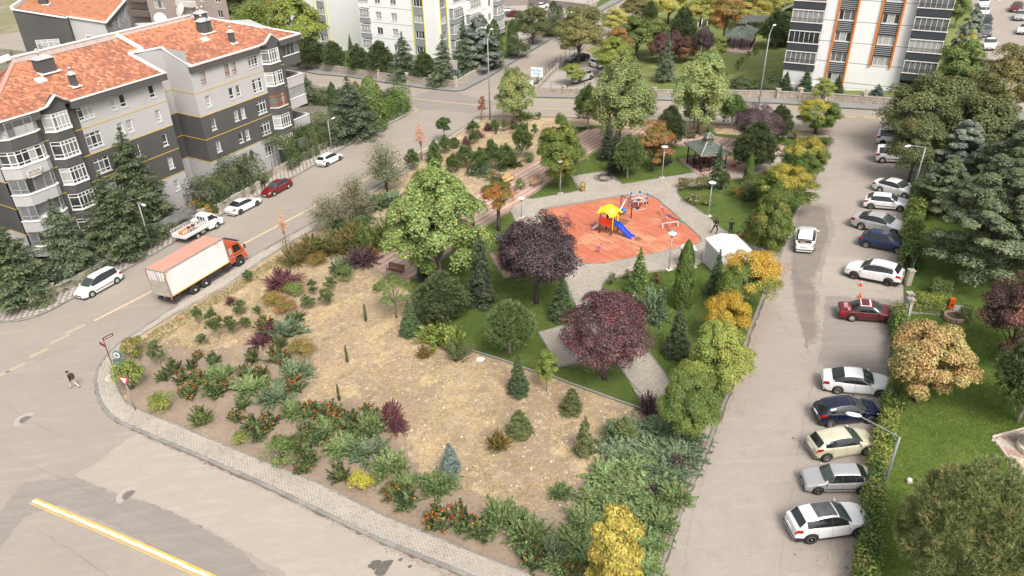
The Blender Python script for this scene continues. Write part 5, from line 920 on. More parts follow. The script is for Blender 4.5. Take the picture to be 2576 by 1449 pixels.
sill_m=mat('sill_marble',(.62,.60,.58),.5);metal_w=mat('galvanised',(.55,.55,.54),.45,.3,var=.15,scale=5)
brr=random.Random(21)
def facade(root,f,a0,a1,z0,z1,wins,matfn,mats,name='wall',depth=.14):
 """wall sheet with real openings; f(a, z, d) -> local point, d > 0 goes into the wall"""
 A=sorted(set([a0,a1]+[w[0]for w in wins]+[w[1]for w in wins]));cuts=getattr(matfn,'cuts',[]);ZZ=sorted(set([z0,z1]+[w[2]for w in wins]+[w[3]for w in wins]+[c for c in cuts if z0<c<z1]));AA=sorted(set(A+[c for c in getattr(matfn,'acuts',[])if a0<c<a1]));b=MB()
 for i in range(len(AA)-1):
  for j in range(len(ZZ)-1):
   ca,cz=(AA[i]+AA[i+1])/2,(ZZ[j]+ZZ[j+1])/2
   if any(w[0]<ca<w[1]and w[2]<cz<w[3]for w in wins):continue
   b.add([f(AA[i],ZZ[j],0),f(AA[i+1],ZZ[j],0),f(AA[i+1],ZZ[j+1],0),f(AA[i],ZZ[j+1],0)],[(0,1,2,3)],matfn(ca,cz))
 for w in wins:
  mi=matfn(w[0]-.01,(w[2]+w[3])/2)
  for p,q in(((w[0],w[2]),(w[1],w[2])),((w[1],w[2]),(w[1],w[3])),((w[1],w[3]),(w[0],w[3])),((w[0],w[3]),(w[0],w[2]))):b.add([f(*p,0),f(*q,0),f(*q,depth+.05),f(*p,depth+.05)],[(0,1,2,3)],mi)
 wl=b.bd(name,mats,root)
 for w in wins:window(root,f,*w[:4],*(w[4:]if len(w)>4 else()),depth=depth)
 return wl
def window(root,f,a0,a1,z0,z1,style='1',fr=None,pane=None,depth=.14,sill=True):
 fr=fr or pvc;t=.07;d=depth;b=MB()
 def bar(p0,p1,q0,q1,dd=d-.05):
  v=[f(p0,q0,dd),f(p1,q0,dd),f(p1,q1,dd),f(p0,q1,dd),f(p0,q0,d+.02),f(p1,q0,d+.02),f(p1,q1,d+.02),f(p0,q1,d+.02)];b.add(v,[(0,1,2,3),(0,1,5,4),(1,2,6,5),(2,3,7,6),(3,0,4,7)])
 bar(a0,a1,z0,z0+t);bar(a0,a1,z1-t,z1);bar(a0,a0+t,z0+t,z1-t);bar(a1-t,a1,z0+t,z1-t);W=a1-a0;H=z1-z0
 if style=='1':bar(a0+t,a1-t,z0+H*.27,z0+H*.27+t);A=[a0,a1];ZZ=[z0,z0+H*.27+t*.5,z1]
 elif style=='2':bar(a0+W*.5-t/2,a0+W*.5+t/2,z0+t,z1-t);A=[a0,a0+W/2,a1];ZZ=[z0,z1]
 elif style=='3':bar(a0+W*.30-t/2,a0+W*.30+t/2,z0+t,z1-t);bar(a0+W*.70-t/2,a0+W*.70+t/2,z0+t,z1-t);A=[a0,a0+W*.30,a0+W*.70,a1];ZZ=[z0,z1]
 else:
  n=int(style[1:]);A=[a0+W*k/n for k in range(n+1)];ZZ=[z0,z0+H*.22,z1-H*.22,z1]
  for k in range(1,n):bar(A[k]-t/2,A[k]+t/2,z0+t,z1-t)
  bar(a0+t,a1-t,ZZ[1]-t/2,ZZ[1]+t/2);bar(a0+t,a1-t,ZZ[2]-t/2,ZZ[2]+t/2)
 o=b.bd('window',fr,root);pm=pane if pane is not None else brr.choice((0,1,1,2,3,0))
 for i in range(len(A)-1):
  pb=MB();pb.add([f(A[i]+.01,z0+.03,d),f(A[i+1]-.01,z0+.03,d),f(A[i+1]-.01,z1-.03,d),f(A[i]+.01,z1-.03,d)],[(0,1,2,3)]);pb.bd('pane',pane_m[pm if brr.random()<.75 else brr.choice((0,1,3))],o)
 if sill:sb=MB();v=[f(a0-.06,z0-.07,-.07),f(a1+.06,z0-.07,-.07),f(a1+.06,z0,-.07),f(a0-.06,z0,-.07),f(a0-.06,z0-.07,.02),f(a1+.06,z0-.07,.02),f(a1+.06,z0,.10),f(a0-.06,z0,.10)];sb.add(v,[(0,1,2,3),(3,2,6,7),(0,1,5,4),(1,2,6,5),(0,3,7,4)]);sb.bd('sill',sill_m if fr is not pvc else pvc,o)
 return o
def slab_f(b,f,a0,a1,z0,z1,d0,d1,mi=None):
 v=[f(a,z,d)for d in(d0,d1)for a,z in((a0,z0),(a1,z0),(a1,z1),(a0,z1))];b.add(v,[(0,1,2,3),(7,6,5,4),(0,1,5,4),(1,2,6,5),(2,3,7,6),(3,0,4,7)],mi)
tile_m=[mat('roof_tile_orange',(.50,.215,.115),.85,objvar=.08),mat('roof_tile_red',(.42,.165,.095),.85,objvar=.08),mat('roof_tile_dark',(.31,.13,.085),.9,objvar=.08),mat('roof_tile_pale',(.56,.28,.16),.85)]
def tiled(root,P0,ex,ey,outline,maxn=300,tw=.30,tl=.34,dark=None,seed=3,cam_near=True,name='roof_tile'):
 """pantiles in courses on the plane P0 + a*ex + b*ey, inside outline [(a,b)]"""
 n=ex.cross(ey).normalized();n=n if n.z>0 else-n
 a0,a1=min(p[0]for p in outline),max(p[0]for p in outline);b0,b1=min(p[1]for p in outline),max(p[1]for p in outline);rr=random.Random(seed)
 bs=MB();bs.add([P0+ex*a+ey*b_-n*.02 for a,b_ in outline],[tuple(t)for t in tessellate_polygon([[Vc((a,b_,0))for a,b_ in outline]])]);bs.bd('roof_deck',mat('roof_deck_dark',(.14,.065,.045),.95),root)
 w_,l_=tw*.97,tl*1.12;prof=[(-.5,0),(-.28,.045),(0,.055),(.22,.035),(.5,.012)];V=[]
 for q,lift in((0,.035),(1,.0)):
  for x,z in prof:V.append(Vc((x*w_,q*l_-.04,z+lift)))
 V+=[Vc((x*w_,-.04,-.0))for x,z in prof];k=len(prof);F=[(i,i+1,i+1+k,i+k)for i in range(k-1)]+[(i,i+2*k,i+1+2*k,i+1)for i in range(k-1)]
 T=[];
 for j in range(int((b1-b0)/tl)+1):
  for i in range(int((a1-a0)/tw)+1):
   a,b_=a0+(i+.5)*tw,b0+(j+.5)*tl
   if inside(a,b_,outline):T.append((a,b_-tl/2,i,j))
 Rm=Matrix((ex,ey,n)).transposed();Wm=root.matrix_basis;camp=Vc((0,0,CAMZ));T.sort(key=lambda t:((Wm@(P0+ex*t[0]+ey*t[1]))-camp).length);mes={};acc={}
 for q,(a,b_,i,j)in enumerate(T):
  dk=dark(a,b_)if dark else.35;r_=rr.random()
  m_=(2 if r_<dk*.55 else 1)if r_<dk else(0 if r_<.94 else 3)
  if rr.random()<.02:m_=3
  loc=P0+ex*a+ey*b_+n*rr.uniform(0,.008)
  if q<maxn:
   if m_ not in mes:
    me=bpy.data.meshes.new(name);me.from_pydata([tuple(Rm@v)for v in V],[],F);me.materials.append(tile_m[m_]);mes[m_]=me
   link(name,mes[m_],root,loc)
  else:acc.setdefault(m_,[]).append(tuple(loc))
 B=np.array([tuple(Rm@v)for v in V]);FF=np.array(F)
 for m_,pl in acc.items():
  A=np.array(pl);me=np_mesh(name+'s_beyond',(A[:,None]+B[None]).reshape(-1,3),(FF[None]+len(V)*np.arange(len(A))[:,None,None]).reshape(-1,4));me.materials.append(tile_m[m_]);tag(link(name+'s_beyond',me,root),kind='stuff')
def strip(b,pts,w_,h,mi=None,up=Vc((0,0,1)),inner=None):
 for p,q in zip(pts,pts[1:]):
  d=(q-p).normalized();s=d.cross(up).normalized()*w_/2;v=[p-s,q-s,q+s,p+s];b.add(v+[x+up*h for x in v],[(3,2,1,0),(4,5,6,7),(0,1,5,4),(1,2,6,5),(2,3,7,6),(3,0,4,7)],mi)
def chimney(root,x,y,z,w_,d,h,pots,hood=True,nm='chimney'):
 b=MB();b.box((x,y,z+h/2-.3),(w_,d,h+.6));c=b.bd(nm,w_dk,root);sl=.39
 b=MB()
 for sx in(-1,1):b.box((x+sx*(w_/2+.05),y,z+.06),(.12,d+.3,.10),M=MR(0,3,'X'))
 b.box((x,y-d/2-.12,z-.02),(w_+.5,.30,.10));b.bd('flashing',cap_w,c)
 if hood:
  MB().add([(x-w_/2-.12,y-d/2-.12,z+h+.05),(x+w_/2+.12,y-d/2-.12,z+h+.05),(x+w_/2+.12,y+d/2+.12,z+h+.05),(x-w_/2-.12,y+d/2+.12,z+h+.05),(x-w_*.2,y-d*.2,z+h+.42),(x+w_*.2,y-d*.2,z+h+.42),(x+w_*.2,y+d*.2,z+h+.42),(x-w_*.2,y+d*.2,z+h+.42)],[(3,2,1,0),(4,5,6,7),(0,1,5,4),(1,2,6,5),(2,3,7,6),(3,0,4,7)]).bd('hood',metal_w,c)
 for px in pots:MB().lathe([(.09,.3),(.09,.62),(.16,.64),(.17,.74),(.10,.82),(.01,.84)],(px[0],px[1],z+h),10).bd('flue_pot',metal_w,c)
 return c
def dish(x,y,z,root_m,rad,az,el,label):
 o=thing('satellite_dish',label,'satellite dish',root_m@Vc((x,y,z)),az,'rooftop satellite dishes');q=MR(el,3,'Y');V=[];F=[]
 n=18
 for i,(r_,dd)in enumerate(((.02,.16),(.4,.13),(.75,.05),(1.0,0))):
  for k in range(n):a=2*PI*k/n;V.append(q@Vc((-dd*rad,cos(a)*rad*r_,sin(a)*rad*r_))+Vc((0,0,.9)))
 for i in range(3):
  for k in range(n):F.append((i*n+k,i*n+(k+1)%n,(i+1)*n+(k+1)%n,(i+1)*n+k))
 MB().add(V,F,smooth=True).bd('reflector',mat('dish_grey',(.56,.54,.52),.5),o);b=MB();b.tube([(0,0,-.2),(0,0,.85)],.03,6);b.tube([(0,0,.35),q@Vc((rad*.8,0,-.2*rad))+Vc((0,0,.9))],.015,4);b.tube([(-.3,.2,-.2),(0,0,.5)],.015,4);b.bd('mount',rail_d,o);MB().box(q@Vc((rad*.82,0,-.2*rad))+Vc((0,0,.9)),(.12,.08,.08)).bd('receiver',rail_d,o)
# ---- the two grey blocks on the left street; local x along the street facade, y away from the street
OB=Vc((-36.88,88.22,0));AZB=R(60.36)
L1,L2,L3,L4=10.13,7.28,4.43,1.58;ZB0=-4.5
def bandmat(a,z):return 0 if(z>L2 or z<L4)else 1
bandmat.cuts=[L2,L4]
def bands(root,pts,zs,d=.03):
 b=MB()
 for z in zs:strip(b,[Vc((x,y,z-.04))for x,y in pts],d,.08)
 b.bd('yellow_band',yl,root)
def grey_block(label,x0,x1,y0,side_x,is2):
 o=thing('apartment_block',label,'apartment block',OB,AZB);return o
for blk in(2,1):
 B2=blk==2
 o=thing('apartment_block','grey and charcoal apartment block with tiled roof, '+('farther one with the brown-framed bay window' if B2 else 'nearer one carrying the for-sale banner'),'apartment block',OB,AZB);mats=[w_lg,w_dk]
 y0=0.0 if B2 else.85;xr=14.8 if B2 else-3.3;xl=0.0 if B2 else-22.6;dk0=11.4 if B2 else-18.4;dk1=14.8 if B2 else-14.0
 fr_=(lambda yy:(lambda a,z,d:Vc((a,yy+d,z))))(y0)
 def mf(a,z,dk0=dk0,dk1=dk1):return 1 if dk0<a<dk1 else bandmat(a,z)
 mf.cuts=[L2,L4];mf.acuts=[dk0,dk1];wins=[]
 for k in range(5):
  zt_=12.32-2.85*k;br=(B2 and(k==0 or k==4));f_=wfr if br else None
  base=0 if B2 else-6.48;sgn=1
  if B2:sm=[(1.27,2.02),(4.95,5.66),(6.10,6.80)];kit=(8.85,10.45)
  else:sm=[(-5.22,-4.50),(-10.15,-9.43),(-8.98,-8.25)];kit=(-13.95,-12.15)
  for s0,s1 in sm:wins.append((s0,s1,zt_-1.38,zt_,'1',f_))
  wins.append((kit[0],kit[1],zt_-1.40-(.28 if k else 0),zt_-(.0 if k else 0),'k3',None))
 facade(o,fr_,xl if B2 else-18.4,xr,ZB0,12.60,wins,mf,mats)
 if B2:
  fs=lambda a,z,d:Vc((d,a,z));facade(o,lambda a,z,d:Vc((0+d,4.1-a,z)),0,4.1,ZB0,15.05,[],bandmat,mats,'side_wall')
  b=MB();b.prism([(0,4.1),(4.1,4.1),(4.1,4.1)],0,0)if False else None
  facade(o,lambda a,z,d:Vc((-3.4+a,4.1+d,z)),0,3.4,ZB0,15.0,[(.9,1.5,12.32-2.85*k-1.3,12.32-2.85*k,'1')for k in range(5)],bandmat,mats,'recess_wall')
  bands(o,[(0,-.015),(11.4,-.015)],[L1,L2,L3,L4]);bands(o,[(-.015,4.1),(-.015,0)],[L1,L2,L3,L4]);bands(o,[(-3.3,4.085),(0,4.085)],[L1,L2,L3,L4]);bands(o,[(11.4,-.015),(11.95,-.015)],[L1-2.85*k for k in range(4)]);bands(o,[(14.1,-.015),(14.8,-.015)],[L1-2.85*k for k in range(4)])
  facade(o,lambda a,z,d:Vc((14.8-d,a,z)),0,9,ZB0,12.6,[(1.2,2.0,12.4-2.85*k-1.9,12.4-2.85*k,'1')for k in range(5)],lambda a,z:0,mats,'side_wall')
  facade(o,lambda a,z,d:Vc((14.8-a,9-d,z)),0,18.2,ZB0,12.6,[],lambda a,z:0,mats,'rear_wall')
 else:
  facade(o,lambda a,z,d:Vc((-3.3-d,.85+a,z)),0,3.8,ZB0,13.4,[],bandmat,mats,'side_wall')
  facade(o,lambda a,z,d:Vc((-22.6+a*1.0,1.5+d,z)),-0.0,4.3,ZB0,12.6,[],(lambda a,z:0 if z>L2 or z<L4 else 1),mats,'wall');
  facade(o,lambda a,z,d:Vc((-22.8+d,1.5+a,z)),0,2.6,ZB0,12.6,[],bandmat,mats,'side_wall');facade(o,lambda a,z,d:Vc((-27.5+a,4.1+d,z)),0,4.7,ZB0,12.6,[(1.2,2.2,12.32-2.85*k-1.4,12.32-2.85*k,'2')for k in range(5)],bandmat,mats,'wall')
  facade(o,lambda a,z,d:Vc((-3.4-a,9-d,z)),0,24,ZB0,12.6,[],lambda a,z:0,mats,'rear_wall');facade(o,lambda a,z,d:Vc((-27.5+d,4.1+a,z)),0,5,ZB0,12.6,[],lambda a,z:0,mats,'side_wall')
  bands(o,[(-14.0,.835),(-3.3,.835)],[L1,L2,L3,L4]);bands(o,[(-14.9,.835),(-14.0,.835)],[L1,L2,L3,L4]);bands(o,[(-18.35,.835),(-17.7,.835)],[L1-2.85*k for k in range(4)]);bands(o,[(-22.815,4.1),(-22.815,1.485),(-22.0,1.485)],[L2,L3,L4]);bands(o,[(-27.5,4.085),(-22.8,4.085)],[L1,L2,L3,L4])
 ex=Vc((1,0,0));sl=.39;ln=math.sqrt(1+sl*sl);ey=Vc((0,1/ln,sl/ln));P0=Vc((0,-.25 if B2 else.25,13.24+(.0 if B2 else.12)))
 yr=7.75;bmax=(yr-P0.y)*ln
 if B2:out_=[(0.2,(-.1)*1),(18.1,-.1),(9.4,bmax),(-2.3,bmax),(-1.7,(4.5-P0.y)*ln),(.15,(4.4-P0.y)*ln)]
 else:out_=[(-3.5,.1),(-3.6,(4.4-P0.y)*ln),(-2.0,(4.7-P0.y)*ln),(-2.6,bmax),(-14.9,bmax),(-23.2,.1)]
 dkf=(lambda a,b_:max(.15,min(.92,.80-.10*(b_-2.5)+(.35 if a<4 else 0)*.5 if True else 0)))if B2 else(lambda a,b_:max(.25,min(.95,.85-.075*b_+(.3 if a>-8 else 0))))
 tiled(o,P0,ex,ey,out_,dark=dkf,seed=blk)
 b=MB()
 if B2:b.add([P0+ex*18.1+ey*-.1,P0+ex*9.4+ey*bmax,Vc((9.4,9.2,13.0)),Vc((18.1,9.2,13.0))],[(0,1,2,3)]);b.add([P0+ex*-2.3+ey*bmax,P0+ex*9.4+ey*bmax,Vc((9.4,12,14.6)),Vc((-2.3,12,14.6))],[(0,1,2,3)])
 else:b.add([P0+ex*-23.2+ey*.1,P0+ex*-14.9+ey*bmax,Vc((-14.9,12,14.6)),Vc((-27,9.2,13.0)),Vc((-27,3,13.0))],[(4,3,2,1,0)]);b.add([P0+ex*-14.9+ey*bmax,P0+ex*-2.6+ey*bmax,Vc((-2.6,12,14.6)),Vc((-14.9,12,14.6))],[(0,1,2,3)])
 b.bd('rear_roof',tile_m[1],o)
 if not B2:
  A_=P0+ex*-23.2+ey*.1;Bq=P0+ex*-14.9+ey*bmax;b=MB();strip(b,[A_+Vc((0,0,.02)),Bq+Vc((0,0,.02))],.42,.12);b.bd('ridge_mortar',mat('ridge_pink',(.60,.27,.23),.9,var=.2,scale=3,bump=.4),o)
  e2=(Vc((-27,3,13.0))-A_);tiled(o,A_,Vc((-1,0,0)),Vc((-.25,.9,.33)).normalized(),[(0,0),(4,0),(4,6),(-.2,6.5)],maxn=0,dark=lambda a,b_:.9,seed=9)
 b=MB();x_a,x_b=(-.05,18.3)if B2 else(-23.3,-2.95);yf=-.35 if B2 else.15;bx_c=12.55 if B2 else-16.3
 b.box(((x_a+bx_c-1.7)/2,yf+.2,12.93),(bx_c-1.7-x_a,.40,.74));b.box(((bx_c+1.5+x_b)/2,yf+.2,12.93),(x_b-bx_c-1.5,.40,.74));
 if B2:b.box((18.1,2.4,12.93),(.36,5.0,.74));b.box((16.5,2.2,12.62),(3.4,4.6,.12))
 b.bd('fascia',w_dk,o)
 b=MB();c1=Vc((x_a,yf+.12,13.30));strip(b,[c1,Vc((bx_c-1.75,yf+.12,13.30)),Vc((bx_c-1.1,yf-.35,13.55)),Vc((bx_c,yf-.45,14.45)),Vc((bx_c+.9,yf-.35,13.75)),Vc((bx_c+1.5,yf+.12,13.30)),Vc((x_b,yf+.12,13.30))],.38,.12)
 if B2:strip(b,[Vc((.12,yf,13.34)),Vc((.12,4.1,15.02)),Vc((-3.3,4.35,15.14))],.36,.12);strip(b,[Vc((18.2,-.2,13.34)),P0+ex*9.6+ey*(bmax+.1)+Vc((0,0,.0))],.30,.14);strip(b,[Vc((-2.1,4.5,15.14)),Vc((-2.5,7.9,16.50))],.36,.34)
 else:strip(b,[Vc((-3.3,.3,13.34)),Vc((-3.9,4.5,15.10)),Vc((-2.0,4.7,15.15))],.36,.22)
 b.bd('parapet_cap',cap_w,o)
 b=MB();rx0,rx1=(-2.5,8.2)if B2 else(-14.9,-2.4);b.box(((rx0+rx1)/2,yr+.25,16.42),(rx1-rx0,.30,.85));b.bd('ridge_parapet',cap_in,o);b=MB();strip(b,[Vc((rx0,yr+.25,16.85)),Vc((rx1,yr+.25,16.85))],.46,.10);
 if not B2:strip(b,[Vc((-14.9,yr+.2,16.75)),Vc((-19,8.6,16.2))],.4,.5)
 b.bd('ridge_cap',cap_w,o)
 def bay(xc,yb,floors,frame_of):
  fp=[(xc-1.45,yb),(xc-.85,yb-.85),(xc+.85,yb-.85),(xc+1.40,yb)];b=MB()
  for z0_,z1_ in[(-3.4+0,12.75-2.85*4-1.85)]+[(12.75-2.85*k,12.75-2.85*k+1.05)for k in range(1,5)]+[(12.75,13.3)]:MB().prism(fp,z0_,z1_).bd('bay_wall',w_dk,o)
  b.prism([(xc-1.6,13.3),(xc-.9,13.5),(xc,14.42),(xc+.9,13.68),(xc+1.5,13.3)],yb-.86,yb-.30,f=lambda a,c,t:(a,t,c));
  b.add([(xc-1.45,yb,13.3),(xc-.85,yb-.85,13.3),(xc-.85,yb-.85,13.55),(xc-1.5,yb,13.35)],[(0,1,2,3)]);wall_=b.bd('bay',w_dk,o)
  for k in range(floors):
   zt2=12.72-2.85*k;zb2=zt2-1.75;fr2=frame_of(k)
   segs=[((fp[0],fp[1]),'k1'),((fp[1],fp[2]),'k4'),((fp[2],fp[3]),'k1')]
   for(p,q),st in segs:
    P_,Q_=Vc((*p,0)),Vc((*q,0));u_=(Q_-P_).normalized();n_in=Vc((-u_.y,u_.x,0));W_=(Q_-P_).length
    window(o,(lambda P_,u_,n_in:lambda a,z,d:P_+u_*a+n_in*(d)+Vc((0,0,z)))(P_,u_,n_in),.0,W_,zb2,zt2,st,fr2,pane=None if fr2 is None else 3,depth=.06,sill=False)
   b=MB();c_=[(fp[0][0]-.05,fp[0][1]),(fp[1][0]-.05,fp[1][1]-.08),(fp[2][0]+.05,fp[2][1]-.08),(fp[3][0]+.05,fp[3][1])];b.prism(c_,zb2-.10,zb2+.01);b.bd('bay_ledge',cap_w,o)
 bay(bx_c,y0,5,(lambda k:wfr if(B2 and k==2)else None))
 if B2:
  for k in range(5):
   zt2=11.0-2.85*k;dkp=k==0;m_=w_dk if dkp else w_lg;b=MB();b.box((16.35,.08,zt2-.62),(3.1,.14,1.2));b.box((17.85,2.0,zt2-.62),(.14,3.9,1.2));b.box((16.35,2.0,zt2-1.25),(3.1,4.0,.12));b.bd('balcony',m_,o)
   b=MB();b.box((16.35,.06,zt2+.02),(3.2,.24,.08));b.box((17.85,2.0,zt2+.02),(.24,4.0,.08));b.bd('balcony_cap',cap_w,o)
   if k in(0,2):
    for j in range(4):pb=MB();pb.add([(14.85+j*.75,.1,zt2+.06),(15.57+j*.75,.1,zt2+.06),(15.57+j*.75,.1,zt2+1.5),(14.85+j*.75,.1,zt2+1.5)],[(0,1,2,3)]);pb.bd('glazing',pane_m[(0,0,0,3)[j]if k==0 else 2],o)
    b=MB();b.box((16.35,.1,zt2+1.53),(3.1,.1,.08));[b.box((14.85+j*.75,.08,zt2+.78),(.04,.06,1.45))for j in range(5)];b.bd('glazing_frame',alu,o)
   b=MB();b.box((16.3,3.9,zt2-.4),(3.0,.15,2.8));b.bd('balcony_back',w_lg,o)
 else:
  for k in range(5):
   zt2=11.55-2.85*k;light=k>=1;m_=(w_dk if k==0 else w_lg);fp=[(-22.7,1.5),(-22.2,.55),(-21.7,.05),(-19.0,.05),(-18.45,.4),(-18.45,1.5)]
   b=MB();b.prism(fp,zt2-1.15,zt2-.02);b.bd('balcony',m_,o);c_=[(x+(-.06 if x<-20 else.06),y-.06 if y<1.4 else y)for x,y in fp];MB().prism(c_,zt2-.02,zt2+.08).bd('balcony_cap',cap_w,o)
   MB().prism([(x,y+.25 if y<1.4 else y)for x,y in fp],zt2+1.62,zt2+1.72).bd('balcony_slab',m_,o);MB().box((-20.5,1.42,zt2+.8),(4.2,.1,1.7)).bd('balcony_back',w_gy if k else w_dk,o)
   for(p,q),nn_ in zip(zip(fp,fp[1:]),(1,1,4,1,2)):
    if k==3 and nn_!=1:continue
    P_,Q_=Vc((*p,0)),Vc((*q,0));u_=(Q_-P_).normalized();n_in=Vc((-u_.y,u_.x,0));W_=(Q_-P_).length
    window(o,(lambda P_,u_,n_in:lambda a,z,d:P_+u_*a+n_in*(d+.1)+Vc((0,0,z)))(P_,u_,n_in),0,W_,zt2+.08,zt2+1.62,f'k{nn_}' if k==1 else('3' if nn_==4 else '2' if nn_>1 else '1'),None if k==1 else alu,pane=(1 if k==0 else 0 if k==1 else 3),depth=.05,sill=False)
 if B2:
  chimney(o,7.4,4.9,15.2,1.5,1.0,1.35,[(7.2,4.9)]);chimney(o,8.3,6.2,15.7,1.3,.9,1.5,[(8.0,6.2),(8.7,6.2)]);chimney(o,8.55,1.75,14.0,.55,.55,1.25,[(8.55,1.75)]);b=MB();b.box((5.97,3.46,14.78),(.95,.8,.18),M=MR(R(21),3,'X'));b.bd('skylight',cap_w,o)
  b=MB();b.tube([(7.4,4.2,15),(7.4,4.2,18.6)],.025,4);b.tube([(6.4,4.2,18.1),(8.4,4.2,18.2)],.015,4);b.bd('aerial',rail_d,o)
 else:
  chimney(o,-13.2,5.3,15.35,1.7,1.2,1.35,[(-13.5,5.3),(-12.9,6.4)]);chimney(o,-12.7,1.95,14.15,.55,.55,1.15,[(-12.7,1.95)]);b=MB();b.box((-14.7,4.1,15.0),(.95,.8,.18),M=MR(R(21),3,'X'));b.bd('skylight',cap_w,o)
 BLK=o
 if B2:M2=o.matrix_basis.copy()
MBK=Matrix.Translation(OB)@MR(AZB,4,'Z')
for x,y,z,r_,a,e,lb in((-17.2,8.8,15.8,.85,2.2,.5,'big grey satellite dish at the left edge above the ridge'),(-14.4,8.9,15.9,.80,.2,.5,'satellite dish seen edge-on above the ridge'),(-11.0,8.9,16.4,.45,.4,.5,'small satellite dish beside the hooded chimney'),(4.3,8.6,16.2,.75,2.2,.4,'grey satellite dish on the farther block ridge'),(7.2,8.4,16.8,.8,.9,.5,'tilted satellite dish among the farther chimneys')):dish(x,y,z,MBK,r_,a,e,lb)
def text_mesh(s,size,m,name='lettering',ext=.004):
 cu=bpy.data.curves.new(name,'FONT');cu.body=s;cu.size=size;cu.align_x='CENTER';cu.align_y='CENTER';cu.extrude=ext;t=bpy.data.objects.new(name,cu);COL.objects.link(t);bpy.context.view_layer.update()
 me=bpy.data.meshes.new_from_object(t.evaluated_get(bpy.context.evaluated_depsgraph_get()));bpy.data.objects.remove(t);me.materials.clear();me.materials.append(m);return me
ink=mat('ink_black',(.03,.03,.03),.8)
bn=thing('banner','white cloth banner reading SATILIK hanging under the balcony windows','banner',MBK@Vc((-20.6,-.12,8.25)),AZB)
MB().prism([(-.85,-.05),(-.75,-.72),(-.2,-.80),(.6,-.70),(.85,.02),(.3,.0),(-.3,.02)],-.02,.02,f=lambda a,c,t:(a,t,c)).bd('cloth',mat('banner_cloth',(.62,.58,.53),.9),bn)
l=link('lettering',text_mesh('SATILIK',.36,ink),bn,(0,-.03,-.22),(PI/2,0,0));l=link('lettering',text_mesh('05321203650',.24,ink),bn,(0,-.03,-.52),(PI/2,0,0))
# ---- grey blocks behind, upper left
def far_block(label,D,az1,L_,Wd_,zt_,rise,zb_,chims,winrows):
 o=thing('apartment_block',label,'apartment block',(D[0],D[1],0),az1)
 facade(o,lambda a,z,d:Vc((a,-d,z)),0,L_,zb_,zt_-.55,[(a0,a0+.85,zt_-1.0-2.85*k-1.45,zt_-1.0-2.85*k,'1')for k in range(winrows)for a0 in(2.2,3.6,7.5,8.9,12.5,15)],lambda a,z:0,[w_lg,w_dk],'wall')
 def f2(a,z,d):return Vc((d,a,z))
 b=MB();b.prism([(0,zb_),(4.6,zb_),(4.6,zt_+rise*4.6/Wd_),(0,zt_)],0,.05,f=lambda a,c,t:(t,a,c));b.bd('end_wall',w_lg,o);b=MB();b.prism([(4.7,zb_),(Wd_,zb_),(Wd_,zt_+rise),(4.7,zt_+rise*4.7/Wd_)],-1.0,.05,f=lambda a,c,t:(t,a,c));b.bd('end_wall_dark',w_dk,o)
 window(o,lambda a,z,d:Vc((-.06+d,a,z)),2.3,3.2,zt_-3.4,zt_-1.6,'1',None,2,.05)
 for k in range(3):window(o,lambda a,z,d:Vc((-1.35+d,a,z)),6.6,9.8,zt_-3.3-2.85*k,zt_-1.5-2.85*k,'k4',None,1,.05);MB().box((-1.18,8.2,zt_-3.9-2.85*k),(.36,3.4,1.1)).bd('bay',w_dk,o)
 ln=math.hypot(Wd_,rise);tiled(o,Vc((0,0,zt_)),Vc((1,0,0)),Vc((0,Wd_/ln,rise/ln)),[(0.1,.1),(L_-.1,.1),(L_-.1,ln),(.1,ln)],maxn=120,dark=lambda a,b_:.22,seed=5,tw=.34,tl=.38)
 b=MB();b.box((L_/2,-.12,zt_-.35),(L_+.3,.3,.7));b.bd('fascia',w_dk,o);b=MB();strip(b,[Vc((-.1,-.15,zt_)),Vc((L_+.1,-.15,zt_))],.4,.12);strip(b,[Vc((-.12,-.1,zt_+.02)),Vc((-.12,4.7,zt_+rise*4.7/Wd_)),Vc((-1.0,4.9,zt_+rise*4.9/Wd_)),Vc((-1.0,Wd_,zt_+rise))],.4,.16);strip(b,[Vc((L_,-.1,zt_+.02)),Vc((L_,Wd_,zt_+rise))],.36,.14);strip(b,[Vc((-1,Wd_,zt_+rise)),Vc((L_,Wd_,zt_+rise))],.4,.5);b.bd('parapet_cap',cap_w,o)
 for c in chims:chimney(o,*c[:2],zt_+rise*c[1]/Wd_,1.4,1.1,1.6,[(c[0],c[1])])
 return o
U=Vc((cos(AZB),sin(AZB),0));N_=Vc((-U.y,U.x,0))
D0=OB+U*15.4+N_*36.7
far_block('grey block with orange roof behind the ridge of the nearer block',D0,R(105),19,11.5,12.0,2.9,-6,[(6,9)],3)
D1=OB+U*(-12)+N_*39.5
far_block('grey block with orange roof at the upper left corner',D1,R(105),17,11.5,12.6,2.9,-6,[(5,6),(8,5)],2)
o=thing('apartment_block','grey gabled block behind the farther roof ridge with two small chimneys','apartment block',OB+U*11.5+N_*21,R(38));b=MB();b.prism([(0,-6),(17,-6),(17,11.0),(0,12.9)],0,8,f=lambda a,c,t:(a,t,c));b.bd('wall',w_lg,o);MB().box((4.4,-.25,4),(1.3,.5,16.8)).bd('pier',w_dk,o)
b=MB();strip(b,[Vc((0,0,12.9)),Vc((17,0,11.0))],.45,.14);b.bd('parapet_cap',cap_w,o);chimney(o,8.2,-2.2,9.6,.6,.6,1.2,[(8.2,-2.2)]);chimney(o,8.9,-1.2,9.8,.6,.6,1.9,[(8.9,-1.2)]);MB().box((5,-3.5,3),(9,5,13)).bd('lower_roof',tile_m[1],o)
pB=at(640,10);pb0=onplane((-52,158),(.45,.89),425,40)
o=thing('apartment_block','brown and cream apartment block at the top of the photo behind the grey roofs','apartment block',(pb0.x,pb0.y,0),R(-24))
